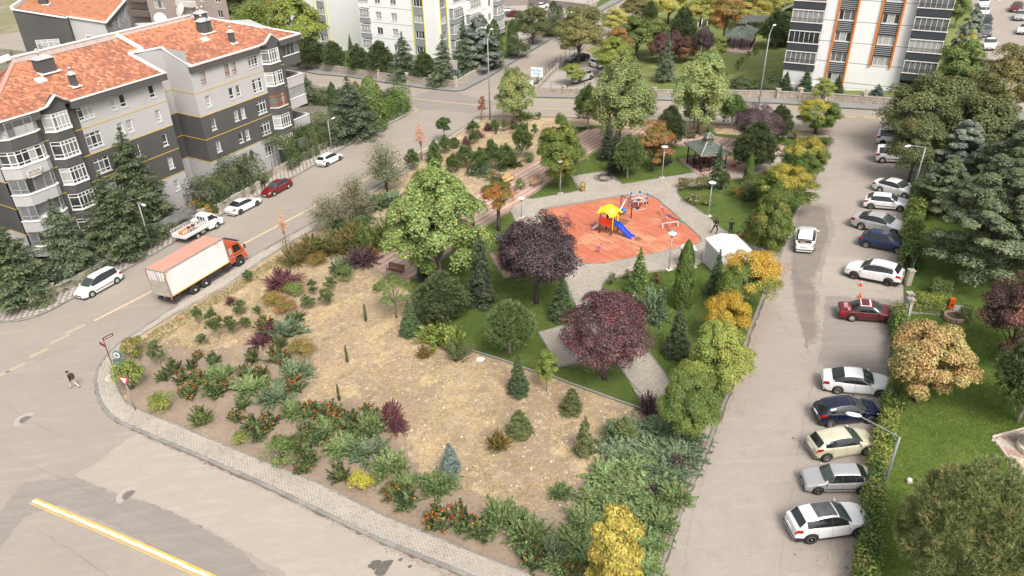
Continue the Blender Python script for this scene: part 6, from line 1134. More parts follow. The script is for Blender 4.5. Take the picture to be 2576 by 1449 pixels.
facade(o,lambda a,z,d:Vc((a,d,z)),-16,0,-8,20,[(a,a+1.8,z,z+1.5,'3')for z in(-3,0,3,6,9,12)for a in(-14,-10,-5)],lambda a,z:0,[w_br],'wall');facade(o,lambda a,z,d:Vc((0-d,a,z)),0,12,-8,20,[],lambda a,z:0,[w_cr],'side_wall')
facade(o,lambda a,z,d:Vc((a,-1.6+d,z)),-3.6,3.2,1.2,20,[(-1.6,1.2,1.2+2.95*k+1.2,1.2+2.95*k+2.8,'3')for k in range(5)],lambda a,z:0,[w_br],'bay_wall');facade(o,lambda a,z,d:Vc((3.2-d,-1.6+a,z)),0,4,1.2,20,[],lambda a,z:0,[w_br],'bay_wall');facade(o,lambda a,z,d:Vc((a,-1.5+d,z)),-3.5,3.1,-8,1.2,[(-1,1,-2.4,-.9,'3')],lambda a,z:0,[w_cr],'bay_wall')
for k in range(5):MB().box((-7.2,-1.0,1.0+2.95*k),(6.5,2.0,1.1)).bd('balcony',plaster('plaster_dark_brown',(.15,.115,.10)),o)
for k in range(4):MB().box((5.5,.4,3.4+2.95*k),(4.5,2.0,1.1)).bd('balcony',w_cr,o)
facade(o,lambda a,z,d:Vc((a,.6+d,z)),3.2,16,-8,20,[(a,a+1.4,z,z+1.4,'2')for z in(-2,1,4,7,10)for a in(5,9,13)],lambda a,z:0,[w_br],'wall')
# ---- white block with yellow stripes
PW=Vc((-17.92,150.3,0));AZW=R(-27.2);o=thing('apartment_block','white apartment block with grey panels between bright yellow stripes','apartment block',PW,AZW)
zl=[1.33+2.93*k for k in range(0,7)];zf=-3.6
wins=[]
for k in range(-1,6):
 zb2=1.95+2.93*k+1.0*0
 for a in(-8.7,-5.05):wins.append((a,a+1.35,1.95+2.93*k+.05,1.95+2.93*k+1.4,'2'))
 wins.append((.32,2.25,1.95+2.93*k+.05,1.95+2.93*k+1.45,'3'))
def mw(a,z):return 1 if(.05<a<2.45 and z>-2.6)else 0
mw.acuts=[.05,2.45];mw.cuts=[-2.6]
facade(o,lambda a,z,d:Vc((a,d,z)),-10.05,5.0,-5,24,wins,mw,[w_wh,w_gy])
def mw2(a,z):return 1 if(1.75<a<4.2 and z>-2.6)else 0
mw2.acuts=[1.75,4.2];mw2.cuts=[-2.6]
w2=[(2.05,3.75,1.6+2.93*k,3.0+2.93*k,'3')for k in range(-1,6)]+[(a,a+1.2,1.6+2.93*k,3.0+2.93*k,'2')for k in range(-1,6)for a in(9.6,16.9,21.0)]
facade(o,lambda a,z,d:Vc((5.0-d,a,z)),0,26,-5,24,w2,mw2,[w_wh,w_gy],'side_wall')
b=MB()
for a in(-.08,2.42):b.box((a+.06,-.05,10.5),(.16,.12,27))
for a in(1.70,4.18):b.box((5.05,a,10.5),(.12,.16,27))
b.bd('yellow_stripe',ylb,o)
jl=mat('joint_grey',(.28,.28,.28),.8)
for z in zl:MB().box((-5,-.01,z),(10,.03,.06)).bd('joint_line',jl,o);MB().box((5.01,13,z),(.03,14,.06)).bd('joint_line',jl,o)
b=MB();b.box((-2.5,-.03,-4.2),(15.2,.08,1.4));b.bd('plinth',w_gy,o)
def balc(o,f,a0,a1,zb2,pm,rail,glass,hh=1.05,pan=1.0,dp=1.1):
 b=MB();slab_f(b,f,a0,a1,zb2-pan,zb2,-dp,.05);b.bd('balcony',pm,o);b=MB();slab_f(b,f,a0-.08,a1+.08,zb2,zb2+.09,-dp-.08,.02);b.bd('balcony_cap',cap_w,o)
 b=MB();
 for h_ in(.18,.55):slab_f(b,f,a0,a1,zb2+h_,zb2+h_+.04,-dp,-dp+.04)
 n_=max(3,int((a1-a0)/.42))
 for k in range(n_+1):aa=a0+(a1-a0)*k/n_;slab_f(b,f,aa-.012,aa+.012,zb2+.08,zb2+.56,-dp,-dp+.03)
 b.bd('railing',rail,o)
 if glass is not None:
  n_=max(2,int(round((a1-a0)/.72)))
  for k in range(n_):p_=MB();aa,ab=a0+.1+(a1-a0-.2)*k/n_,a0+.1+(a1-a0-.2)*(k+1)/n_;p_.add([f(aa,zb2+.1,-dp+.15),f(ab-.03,zb2+.1,-dp+.15),f(ab-.03,zb2+1.62,-dp+.15),f(aa,zb2+1.62,-dp+.15)],[(0,1,2,3)]);p_.bd('glazing',pane_m[glass],o)
  b=MB();[slab_f(b,f,a0+.1+(a1-a0-.2)*k/n_-.03,a0+.1+(a1-a0-.2)*k/n_+.03,zb2+.1,zb2+1.6,-dp+.11,-dp+.15)for k in range(1,n_)];slab_f(b,f,a0,a1,zb2+1.60,zb2+1.72,-dp,-dp+.25);slab_f(b,f,a0,a0+.08,zb2+.1,zb2+1.6,-dp+.02,-dp+.2);slab_f(b,f,a1-.08,a1,zb2+.1,zb2+1.6,-dp+.02,-dp+.2);b.bd('glazing_frame',pvc,o)
  for aa in(a0,a1-.1):b=MB();slab_f(b,f,aa,aa+.1,zb2+.1,zb2+1.7,-dp+.2,0);b.bd('balcony_side',pm,o)
fw2=lambda a,z,d:Vc((a,d+.9,z));fs2=lambda a,z,d:Vc((5.0-d,a,z))
facade(o,lambda a,z,d:Vc((a,.9+d,z)),-12.6,-10.05,-5,24,[],lambda a,z:0,[w_wh],'wall')
for k in range(0,8):zz=-.55+2.93*k-.35;balc(o,fw2,-12.5,-10.1,zz,w_wh if k in(0,3,5)else w_gy,alu,1);balc(o,fs2,5.1,8.9,zz,w_gy if k!=3 else w_wh,alu,(3,1,2)[k%3]);balc(o,fs2,11.6,16.0,zz+.6,w_gy if k%2 else w_wh,alu,1);balc(o,fs2,23.2,26.2,zz+.2,w_gy,alu,1)
o2=thing('apartment_block','second white block with a yellow stripe left of the brown-orange tree','apartment block',at(905,128),AZW)
b0=-3;zg_=o2.location.z;facade(o2,lambda a,z,d:Vc((a,d,z)),-22,0,-1,24,[(-20,-18.6,1.5+2.93*k,2.9+2.93*k,'2')for k in range(5)]+[(-10.5,-8.4,1.2+2.93*k,2.7+2.93*k,'3')for k in range(5)]+[(-15.8,-13.6,1.2+2.93*k,2.7+2.93*k,'3')for k in range(5)],lambda a,z:1 if-11<a<-7.9 else 0,[w_wh,w_gy]);MB().box((-11.1,-.05,11),(.2,.12,24)).bd('yellow_stripe',ylb,o2);MB().box((-7.8,-.05,11),(.2,.12,24)).bd('yellow_stripe',ylb,o2);facade(o2,lambda a,z,d:Vc((-d,a,z)),0,12,-1,24,[],lambda a,z:0,[w_wh],'side_wall')
# ---- tower with orange stripes
PT=Vc((43.57,107.57,0));AZT=R(-26.01);o=thing('tower_block','white residential tower with orange stripes and dark balconies','tower block',PT,AZT);f=lambda a,z,d:Vc((a,d,z));wins=[]
for k in range(6):
 wins.append((1.84,3.92,2.10+.0+2.79*k,3.36+2.79*k,'3',None,(3,3,1,3,1,1)[k]));
 if k>0:wins.append((7.26,9.38,5.62+2.79*(k-1)+1.95-.02,5.62+2.79*(k-1)+1.95+1.32,'3',None,1))
wins=[(1.84,3.92,13.20+2.79*k,14.46+2.79*k,'3',None,1 if k%2 else 3)for k in range(-4,3)]+[(7.28,9.38,13.18+2.79*k,14.43+2.79*k,'3',None,1 if k<1 else 2)for k in range(-2,3)]
wins=[w for w in wins]
def mt(a,z):return 1 if(1.78<a<4.02 and z>.4)or(7.10<a<9.50 and z>7.5)else 0
mt.acuts=[1.78,4.02,7.10,9.50];mt.cuts=[.4,7.5]
facade(o,f,-.1,11.2,2.6,26,wins,mt,[w_wh,w_an])
MB().box((5.5,.02,2.9),(11.4,.1,.7)).bd('plinth',mat('plinth_stone',(.40,.34,.31),.8,var=.1),o)
b=MB()
for a,z0_ in((1.70,3.4),(4.10,3.4),(7.02,7.45),(9.58,7.45)):slab_f(b,f,a-.12,a+.12,z0_,26,-.22,.0)
b.bd('orange_stripe',orn,o);b=MB()
for k in range(-3,3):
 for j in range(5):
  for a_,c_ in((1.83,3.97),(7.16,9.44)):
   if a_<5 or k>-2:z=14.45+2.79*(k-1)+j*.25;b=MB();slab_f(b,f,a_,c_,z+.20,z+.27,-.07,.0);b.bd('louvre_slat',mat('louvre_grey',(.38,.39,.40),.6),o)
for z in(4.9,7.62,10.33,13.1,15.9,18.7):
 for a0,a1 in((-.05,1.58),(4.22,6.90 if z>7.4 else 11.1),(9.70,11.1)):
  if z<7 and a0>9:continue
  b=MB();slab_f(b,f,a0,a1,z-.03,z+.03,-.012,0);b.bd('joint_line',mat('joint_dark',(.12,.12,.13),.8),o)
for k in range(-2,5):
 z=12.73+2.79*k
 if z>4:balc(o,f,-4.1,0.0,z,w_an,rail_d,(3,0,2,2,1,3,0)[k+2],dp=1.1,pan=.95)
 z=12.80+2.79*k
 if k>-3 and z>6.9:balc(o,f,11.15,15.2,z,w_an,rail_d,(3,1,3,3,1,1,0)[k+2],dp=1.1,pan=.95)
b=MB();slab_f(b,f,-4.1,0,2.6,4.4,-1.1,.05);b.bd('balcony_base',w_wh,o);b=MB();slab_f(b,f,-4.0,-.05,4.4,6.2,-1.0,-.9);b.bd('ground_blind',mat('blind_white',(.66,.68,.66),.6,var=.1,scale=8),o);b=MB();slab_f(b,f,11.2,15.1,2.6,6.6,-.3,.0);b.bd('dark_tile_base',mat('tile_black',(.018,.018,.02),.35),o)
MB().box((-2.0,3.8,14),(4.0,7.4,24)).bd('wing',w_an,o);MB().box((13.2,3.8,14),(4.0,7.4,24)).bd('wing',w_an,o);MB().box((5.5,8.5,14),(19,9,24)).bd('core',w_wh,o)
MB().add([(-4.2,1.0,14.6),(-4.2,3.5,14.6),(-5.9,3.5,13.6),(-5.9,1.0,13.6)],[(0,1,2,3)]).bd('awning',mat('awning_cream',(.72,.66,.58),.8),o)
# ================================================================ VEHICLES
def paint(name,c,rough=.32,metal=.0,coat=.6):return mat('paint_'+name,c,rough,metal,coat=coat,spec=.5,var=.04,scale=1.5)
GLASS=mat('car_glass',(.018,.022,.022),.06,spec=.7);GLASSW=mat('windscreen_glass',(.055,.072,.068),.05,spec=.9,var=.35,scale=1.6)
TYRE=mat('tyre',(.028,.026,.025),.85);RIM=mat('rim_silver',(.48,.48,.47),.35,.5);RIMD=mat('rim_dark',(.10,.10,.10),.4,.4);PLAST=mat('black_plastic',(.035,.034,.033),.6)
REDL=mat('tail_light_red',(.36,.008,.008),.25,coat=.3);HEADL=mat('headlight_glass',(.55,.56,.55),.12,coat=.6);PLATE=mat('number_plate',(.72,.72,.70),.5);CHROME=mat('chrome',(.62,.62,.62),.2,.9);SEAM=mat('panel_gap',(.06,.06,.06),.8);ORNG=mat('indicator_orange',(.62,.20,.03),.3)
def interp(pts,x):return float(np.interp(x,[p[0]for p in pts],[p[1]for p in pts]))
CARS={
'sedan':dict(L=4.55,W=1.80,wb=2.66,fo=.90,prof=[(0,.44),(.03,.58),(.12,.70),(.5,.82),(1.22,.95),(1.30,.98),(2.02,1.39),(2.3,1.44),(2.75,1.455),(3.2,1.41),(3.95,1.10),(4.05,1.08),(4.42,1.06),(4.52,.98),(4.55,.5)],belt=[(0,.60),(.6,.78),(1.3,.90),(3.0,.96),(4.2,.99),(4.55,.92)],ws=(1.33,2.02),rg=(3.18,3.92),sd=(1.50,3.78),pil=(2.50,3.32),r=.32),
'oldsedan':dict(L=4.43,W=1.68,wb=2.665,fo=.82,prof=[(0,.46),(.03,.66),(.10,.74),(1.25,.90),(1.36,.93),(2.0,1.33),(2.2,1.37),(2.9,1.375),(3.05,1.33),(3.52,.99),(3.6,.96),(4.33,.93),(4.40,.85),(4.43,.5)],belt=[(0,.68),(1.3,.84),(3.5,.88),(4.43,.84)],ws=(1.38,2.0),rg=(3.06,3.50),sd=(1.55,3.34),pil=(2.42,3.12),r=.31,box=.5),
'hatch':dict(L=3.95,W=1.72,wb=2.49,fo=.80,prof=[(0,.44),(.03,.60),(.15,.74),(.9,.95),(1.0,1.0),(1.72,1.42),(2.0,1.47),(2.6,1.48),(3.35,1.39),(3.45,1.35),(3.80,1.00),(3.92,.90),(3.95,.5)],belt=[(0,.62),(.7,.84),(1.2,.92),(3.3,1.03),(3.95,.95)],ws=(1.02,1.72),rg=(3.44,3.78),sd=(1.20,3.32),pil=(2.15,2.92),r=.31),
'oldhatch':dict(L=3.88,W=1.64,wb=2.47,fo=.74,prof=[(0,.44),(.03,.62),(.12,.72),(.95,.90),(1.05,.94),(1.62,1.33),(1.85,1.37),(2.9,1.37),(3.1,1.33),(3.62,.98),(3.78,.90),(3.86,.80),(3.88,.5)],belt=[(0,.64),(.7,.80),(1.2,.86),(3.3,.92),(3.88,.86)],ws=(1.07,1.62),rg=(3.12,3.58),sd=(1.22,3.22),pil=(2.08,2.82),r=.29,box=.5),
'suv':dict(L=4.38,W=1.83,wb=2.64,fo=.85,prof=[(0,.50),(.03,.74),(.12,.86),(.5,.97),(1.1,1.07),(1.2,1.11),(1.92,1.55),(2.2,1.61),(2.8,1.625),(3.65,1.53),(3.78,1.48),(4.12,1.12),(4.30,1.02),(4.36,.80),(4.38,.55)],belt=[(0,.74),(.6,.94),(1.3,1.02),(3.3,1.13),(4.38,1.02)],ws=(1.22,1.94),rg=(3.76,4.10),sd=(1.40,3.66),pil=(2.36,3.12),r=.35,clad=True),
'minivan':dict(L=4.62,W=1.81,wb=2.84,fo=.90,prof=[(0,.46),(.03,.68),(.12,.80),(.80,1.02),(.9,1.06),(1.75,1.58),(2.0,1.68),(2.6,1.73),(3.9,1.68),(4.15,1.62),(4.48,1.05),(4.58,.95),(4.62,.5)],belt=[(0,.66),(.7,.88),(1.1,.98),(3.9,1.05),(4.62,.98)],ws=(.93,1.76),rg=(4.14,4.46),sd=(1.12,4.10),pil=(2.10,3.05),r=.32),
'van':dict(L=3.92,W=1.72,wb=2.51,fo=.72,prof=[(0,.46),(.03,.70),(.12,.84),(.62,1.02),(.72,1.08),(1.28,1.62),(1.5,1.70),(2.4,1.74),(3.70,1.70),(3.80,1.65),(3.89,1.05),(3.91,.85),(3.92,.5)],belt=[(0,.70),(.6,.94),(1.0,1.02),(3.9,1.06)],ws=(.74,1.28),rg=(3.80,3.88),sd=(.95,3.55),pil=(1.85,2.72),r=.31),
}
_car_cache={}
def car_surf(P):
 L=P['L'];Wd=P['W'];wb=P['wb'];fo=P['fo'];r=P['r'];wx=(fo,fo+wb);ra=r+.055;bx=P.get('box',1.0)
 def S(x,t):
  sg=1
  if t>10:t=20-t;sg=-1
  u=(x-L/2)/(L/2);w=Wd/2*(1-.17*bx*abs(u)**5-.05*bx*abs(u)**2);
  if x<.12:w*=.90+.10*(x/.12)**.5
  if x>L-.1:w*=.93+.07*((L-x)/.1)**.5
  top=interp(P['prof'],x);bl=min(interp(P['belt'],x),top-.005);zl=.24 if.3<x<L-.3 else.26
  for c in wx:
   if abs(x-c)<ra:zl=max(zl,.30+math.sqrt(ra*ra-(x-c)**2)-.30+r-.0)
  zl=min(zl,bl-.06);h=max(0,top-bl);y5=w*.955-.015;y7=max(.35,y5-.085-h*.30)
  pts=[(w*.955,zl),(w*.992,zl+.18*(bl-zl)),(w,zl+.55*(bl-zl)),(w*.99,zl+.86*(bl-zl)),(w*.962,bl),(y5,bl+min(.02,h*.2)),((y5+y7)/2+.012,bl+h*.50),(y7,bl+max(0,h-.07)*1.0 if h>.1 else bl+h*.6),(y7-.075,top-.018 if h>.1 else bl+h*.85),(y7*.5,top-.002),(0,top)]
  k=min(9,int(t));f=t-k;a,b=pts[k],pts[k+1];return Vc((L/2-x,sg*(a[0]*(1-f)+b[0]*f),a[1]*(1-f)+b[1]*f))
 return S
def patch(b,S,x0,x1,t0,t1,off,nx=8,ntt=6,mi=None,xt=None):
 """a piece of the body skin lifted by off; xt(x,t) may bend its outline"""
 G=[]
 for i in range(nx+1):
  row=[]
  for j in range(ntt+1):
   t=t0+(t1-t0)*j/ntt;xa,xb=(x0,x1)if xt is None else xt(t);x=xa+(xb-xa)*i/nx;e=.02
   p=S(x,t);n=(S(x+e,t)-S(x-e,t)).cross(S(x,min(20,t+.05))-S(x,max(0,t-.05)))
   if n.length<1e-9:n=Vc((0,0,1))
   n.normalize();c=Vc((p.x,0,.55));
   if n.dot(p-c)<0:n=-n
   row.append(p+n*off)
  G.append(row)
 m=ntt+1;vs=[p for r_ in G for p in r_];fs=[(i*m+j,i*m+j+1,(i+1)*m+j+1,(i+1)*m+j)for i in range(nx)for j in range(ntt)];b.add(vs,fs,mi,True)
def car_meshes(kind,pk,opts=()):
 key=(kind,pk,opts)
 if key in _car_cache:return _car_cache[key]
 P=CARS[kind];S=car_surf(P);L=P['L'];Wd=P['W'];r=P['r'];m=_M['paint_'+pk];out=[]
 xs=sorted(set([round(x,3)for x in list(np.linspace(0.0,L,64))+[p[0]for p in P['prof']]+[.015,.06,L-.015,L-.06]]));nt_=21;b=MB()
 vs=[S(x,t)for x in xs for t in range(nt_)];fs=[(i*nt_+j,i*nt_+j+1,(i+1)*nt_+j+1,(i+1)*nt_+j)for i in range(len(xs)-1)for j in range(nt_-1)]
 b.add(vs,fs,0,True);b.add([S(0,t)for t in range(nt_)],[tuple(range(nt_))],0);b.add([S(L,t)for t in range(nt_)],[tuple(range(nt_))[::-1]],0)
 out.append(('body',b.mesh('car_body',m),[]))
 ub=MB();ub.box((0,0,.30),(L*.93,Wd*.84,.22))
 for c in(P['fo'],P['fo']+P['wb']):ub.box((L/2-c,0,.46),(r*2.1,Wd*.82,.42))
 out.append(('underbody',ub.mesh('underbody',PLAST),[]))
 w0,w1=P['ws'];g0,g1=P['rg'];s0,s1=P['sd'];p0,p1=P['pil']
 def shaped(x0,x1,bow):return lambda t:(x0-bow*sin((t-7)/6*PI)*1.0+bow*.3,x1-bow*.5*sin((t-7)/6*PI)+bow*.3)
 b=MB();patch(b,S,w0,w1,7.05,12.95,.012,8,12,xt=shaped(w0+.02,w1-.02,.06));out.append(('windscreen',b.mesh('windscreen',GLASSW),[]))
 b=MB();patch(b,S,g0,g1,7.1,12.9,.012,6,12);out.append(('rear_window',b.mesh('rear_window',GLASS),[]))
 for sg in(0,1):
  b=MB();patch(b,S,s0+.05,s1+.06,5.04 if sg==0 else 14.96,7.0 if sg==0 else 13.0,.005,24,4);out.append(('window_surround',b.mesh('window_surround',PLAST),[]))
  for a,c in((s0+.10,p0-.02),(p0+.02,p1-.02),(p1+.02,s1)):
   b=MB();t0,t1=(5.12,6.92)if sg==0 else(14.88,13.08)
   if c>w1+.3 and a<w1:xt=None
   patch(b,S,a,c,t0,t1,.010,10,4);out.append(('side_window',b.mesh('side_window',GLASS),[]))
 if 'roofglass' in opts:b=MB();patch(b,S,w1+.05,w1+1.15,8.1,11.9,.012,4,8);out.append(('glass_roof',b.mesh('glass_roof',mat('roof_glass',(.10,.10,.105),.08,spec=.7,var=.6,scale=1.2)),[]))
 if 'sunroof' in opts:b=MB();patch(b,S,w1+.15,w1+.60,8.4,11.6,.012,4,6);out.append(('sunroof',b.mesh('sunroof',mat('sunroof_glass',(.12,.12,.12),.08,spec=.7)),[]))
 if 'peeling' in opts:
  b=MB();patch(b,S,w1+.18,w1+.30,7.4,12.6,.006,2,8);patch(b,S,w1+.86,g0-.12,7.3,12.7,.006,4,8);patch(b,S,w1+.18,g0-.1,7.3,7.9,.006,4,2);patch(b,S,w1+.18,g0-.1,12.1,12.7,.006,4,2);out.append(('peeled_roof_patch',b.mesh('peeled_roof',mat('peeled_primer',(.66,.62,.60),.6,var=.2,scale=5)),[]))
  b=MB();patch(b,S,g1+.25,g1+.55,8.2,10.8,.005,3,5);patch(b,S,g1+.12,g1+.3,10.5,12.5,.005,3,5);out.append(('faded_boot_patch',b.mesh('faded_boot',mat('peeled_pink',(.50,.22,.22),.6,var=.4,scale=5)),[]))
 for sg in(0,1):
  f=(lambda t:t)if sg==0 else(lambda t:20-t)
  b=MB();patch(b,S,.05,.42,f(3.0),f(4.35),.008,5,3);out.append(('headlight',b.mesh('headlight',HEADL),[]))
  b=MB();tl=(2.5,4.2)if 'hatch' not in kind and kind!='suv' else(2.7,4.6)
  patch(b,S,L-.42,L-.02,f(tl[0]),f(tl[1]),.010,5,3);out.append(('tail_light',b.mesh('tail_light',REDL),[]))
  b=MB();y=(Wd/2+.06)*(1 if sg==0 else-1);b.lathe([(.02,-.09),(.085,-.06),(.10,0),(.085,.06),(.02,.09)],(0,0,0),8,axis='Y');me=b.mesh('mirror',m)
  for v in me.vertices:v.co=Vc((v.co.x*.55,v.co.y*1.1,v.co.z*.85))+Vc((L/2-s0-.02,y+.02*(1 if sg==0 else-1),interp(P['belt'],s0)+.07))
  out.append(('mirror',me,[]))
  for xx in(p0-.22,p1-.16 if kind!='van' else p1-.2):
   b=MB();q=S(xx+.05,f(3.45));b.box(q+Vc((0,.012*(1 if sg==0 else-1),0)),(.16,.03,.03));out.append(('door_handle',b.mesh('door_handle',m if kind!='oldsedan' else PLAST),[]))
  b=MB()
  for xx in(s0-.04,p0,p1+.04):patch(b,S,xx-.006,xx+.006,f(.5),f(4.9),.004,1,8)
  patch(b,S,s0-.04,p1+.04,f(.45),f(.6),.004,6,1);patch(b,S,.62,.634,f(4.3),f(2.2),.004,1,4);out.append(('panel_seam',b.mesh('panel_seam',SEAM),[]))
  b=MB();patch(b,S,s0+.05,s1,f(7.0),f(7.12),.006,8,1);patch(b,S,s0+.05,s1,f(4.95),f(5.1),.006,8,1);out.append(('window_trim',b.mesh('window_trim',PLAST if kind not in('suv','sedan')else CHROME),[]))
  if kind in('oldhatch','oldsedan','minivan','van'):b=MB();patch(b,S,P['fo']+r+.1,P['fo']+P['wb']-r-.1,f(1.3),f(1.62),.012,6,1);out.append(('side_moulding',b.mesh('side_moulding',PLAST),[]))
  if P.get('clad'):
   b=MB();patch(b,S,P['fo']+r+.07,P['fo']+P['wb']-r-.07,f(.0),f(.9),.012,6,2);patch(b,S,.03,P['fo']-r-.07,f(0),f(1.2),.012,4,2);patch(b,S,P['fo']+P['wb']+r+.07,L-.02,f(0),f(1.4),.012,4,2)
   for c in(P['fo'],P['fo']+P['wb']):patch(b,S,c-r-.07,c+r+.07,f(0),f(.55),.012,12,1)
   out.append(('lower_cladding',b.mesh('cladding',PLAST),[]));b=MB();patch(b,S,w1+.1,g0-.15,f(7.55),f(7.85),.04,10,2);out.append(('roof_rail',b.mesh('roof_rail',CHROME if 'silverrail' in opts else PLAST),[]))
 zf=.52;b=MB();b.box((L/2+.005,0,.46 if kind!='oldsedan' else.60),(.03,Wd*.48,.14));out.append(('grille',b.mesh('grille',PLAST),[]))
 b=MB();b.box((L/2+.02,0,.36),(.02,.50,.11));out.append(('number_plate',b.mesh('number_plate',PLATE),[]));b=MB();zp=.78 if kind in('sedan','suv','hatch','minivan','van')else.56;xx=S(L,9).x;b.box((xx+(-.03 if zp>.7 else-.012),0,zp),(.05,.50,.11));out.append(('number_plate',b.mesh('number_plate',PLATE),[]))
 b=MB().box((-L/2+.02,0,.42),(.07,Wd*.86,.09));out.append(('bumper_trim',b.mesh('bumper_trim',PLAST),[]));b=MB().box((L/2-.02,0,.30),(.07,Wd*.82,.07));out.append(('bumper_trim',b.mesh('bumper_trim',PLAST),[]))
 tb=MB();tb.lathe([(r*.66,-.10),(r*.94,-.105),(r,-.07),(r,.07),(r*.94,.105),(r*.66,.10)],n=22,axis='Y');tyre=tb.mesh('tyre',TYRE);rims=[]
 style='multi' if 'multi' in opts else('cap' if 'cap' in opts else 'five')
 for sg in(-1,1):
  rb=MB();rb.lathe([(r*.66,.085*sg-.01),(r*.66,.085*sg+.01*sg),(r*.60,.075*sg)],n=20,axis='Y',mi=1);n_={'five':5,'multi':9,'cap':0}[style]
  if n_==0:rb.lathe([(r*.63,.08*sg),(r*.60,.10*sg),(r*.3,.108*sg),(.01,.112*sg)],n=18,axis='Y',mi=0)
  for k in range(n_):
   a=2*PI*k/n_;ww=.42*r/n_*2.1;c,s=cos(a),sin(a);q=[(-s*ww*.35,c*ww*.35,.12*r),(s*ww*.35,-c*ww*.35,.12*r)]
   pts=[(c*.08*r-s*ww*.35,s*.08*r+c*ww*.35),(c*.08*r+s*ww*.35,s*.08*r-c*ww*.35),(c*.65*r+s*ww*.6,s*.65*r-c*ww*.6),(c*.65*r-s*ww*.6,s*.65*r+c*ww*.6)]
   rb.add([(x,.100*sg,z)for x,z in pts]+[(x,.088*sg,z)for x,z in pts],[(0,1,2,3),(0,1,5,4),(1,2,6,5),(2,3,7,6),(3,0,4,7)],0)
  if n_:rb.lathe([(r*.66,.100*sg),(r*.60,.102*sg),(r*.60,.088*sg)],n=20,axis='Y',mi=0);rb.lathe([(r*.16,.09*sg),(r*.15,.104*sg),(.01,.106*sg)],n=10,axis='Y',mi=0)
  rims.append(rb.mesh('rim',[RIMD if 'darkrim' in opts else RIM,mat('rim_inner',(.05,.05,.05),.6)]))
 _car_cache[key]=(out,tyre,rims,P);return _car_cache[key]
def car(kind,pk,rear,front,name,label,cat='car',opts=(),group='cars in the car park',side=-1,scale=None):
 """rear and front: the two ground contact points of the wheels on the side we see"""
 out,tyre,rims,P=car_meshes(kind,pk,tuple(opts));a,c=at(*rear),at(*front);d=c-a;rz=math.atan2(d.y,d.x);wd=P['W']/2-.10
 nrm=Vc((sin(rz),-cos(rz),0))
 if nrm.dot(Vc((-a.x,-a.y,0)))>0:nrm=-nrm
 k=d.length/P['wb']if scale is None else scale;k=min(1.08,max(.93,k));mid=(a+c)/2+nrm*wd*k;cx=(P['fo']+P['wb']/2)-P['L']/2
 loc=mid+Vc((cos(rz),sin(rz),0))*cx*k;loc.z=gz(loc.x,loc.y)
 o=thing(name,label,cat,loc,rz,group,tilt=True);o.scale=(k,k,k);return dress(o,out,tyre,rims,P,opts)
def dress(o,out,tyre,rims,P,opts):
 for n,me,_ in out:link(n,me,o)
 for xx in(P['L']/2-P['fo'],P['L']/2-P['fo']-P['wb']):
  for i,sg in enumerate((-1,1)):
   w_=thing('wheel',None,None,(xx,sg*(P['W']/2-.115),P['r']));w_.parent=o;link('tyre',tyre,w_);link('rim',rims[i],w_)
 return o
for n,c,k in(('white',(.80,.80,.79),{}),('silver',(.52,.52,.52),dict(metal=.35,rough=.35)),('champagne',(.66,.62,.46),dict(metal=.15)),('navy',(.006,.010,.032),dict(rough=.22,coat=.7)),('blue',(.014,.032,.105),dict(metal=.2,coat=.6)),('maroon',(.125,.014,.018),dict(rough=.4,coat=.3)),('red',(.17,.008,.014),dict(coat=.5)),('grey',(.16,.165,.17),dict(metal=.4)),('black',(.02,.02,.02),{}),('offwhite',(.72,.72,.70),{})):paint(n,c,**k)
def ZA(p):return Z((2996,1536),1.8864,p)
def ZB(p):return Z((2996,768),1.8864,p)
car('suv','white',ZA((465,1203)),ZA((820,1152)),'suv','white SUV with a dark glass roof, nearest of the parked cars',opts=('roofglass','silverrail'))
car('oldhatch','silver',ZA((845,828)),ZA((518,832)),'hatchback','silver old hatchback parked nose out beside the ivy fence',opts=())
car('hatch','champagne',ZA((582,585)),ZA((880,535)),'hatchback','pale yellow hatchback parked with its nose to the ivy fence',opts=('multi',))
car('hatch','navy',ZA((612,327)),ZA((910,298)),'hatchback','very dark blue hatchback with roof rails',opts=())
car('sedan','white',ZA((665,75)),ZA((985,102)),'sedan','white sedan parked above the dark blue hatchback',opts=('multi',))
car('oldsedan','maroon',ZB((772,977)),ZB((1060,997)),'sedan','old maroon sedan with peeling white paint on its roof',opts=('cap','peeling'))
car('suv','white',ZB((1045,710)),ZB((788,657)),'suv','white SUV with dark rims parked with its nose to the lane',opts=('darkrim',))
car('oldhatch','blue',ZB((880,420)),ZB((1118,467)),'hatchback','blue old hatchback with a sunroof',opts=('sunroof',))
car('sedan','silver',ZB((838,284)),ZB((1093,338)),'sedan','silver sedan parked slantwise behind the blue hatchback',opts=())
car('oldhatch','white',ZB((915,130)),ZB((1135,149)),'hatchback','old white hatchback with black bumpers',opts=())
car('sedan','white',Z((2996,0),1.8864,(985,1453)),Z((2996,768),1.8864,(1172,52)),'sedan','white sedan partly under the dark tree, above the old white hatchback',opts=('cap',))
car('van','white',Z((2996,0),1.8864,(1003,1232)),Z((2996,0),1.8864,(1205,1238)),'van','white small van under the tree, nearer of two','van',opts=('cap',))
car('van','white',Z((2996,0),1.8864,(1007,1100)),Z((2996,0),1.8864,(1205,1112)),'van','white small van under the tree, farther of two','van',opts=('darkrim',))
P=CARS['sedan'];p=at(2026,612);dirv=at(2031,585)-at(2023,634);rz=math.atan2(dirv.y,dirv.x)
o=thing('sedan','white sedan stopped in the lane with open boot and open door','car',p,rz,tilt=True);out,ty,ri,P=car_meshes('sedan','white',());o.scale=(.98,)*3;dress(o,out,ty,ri,P,())
b=MB();S_=car_surf(P);patch(b,S_,3.98,4.50,7.6,12.4,.014,4,6);b.bd('boot_opening',mat('boot_dark',(.02,.018,.016),.9),o)
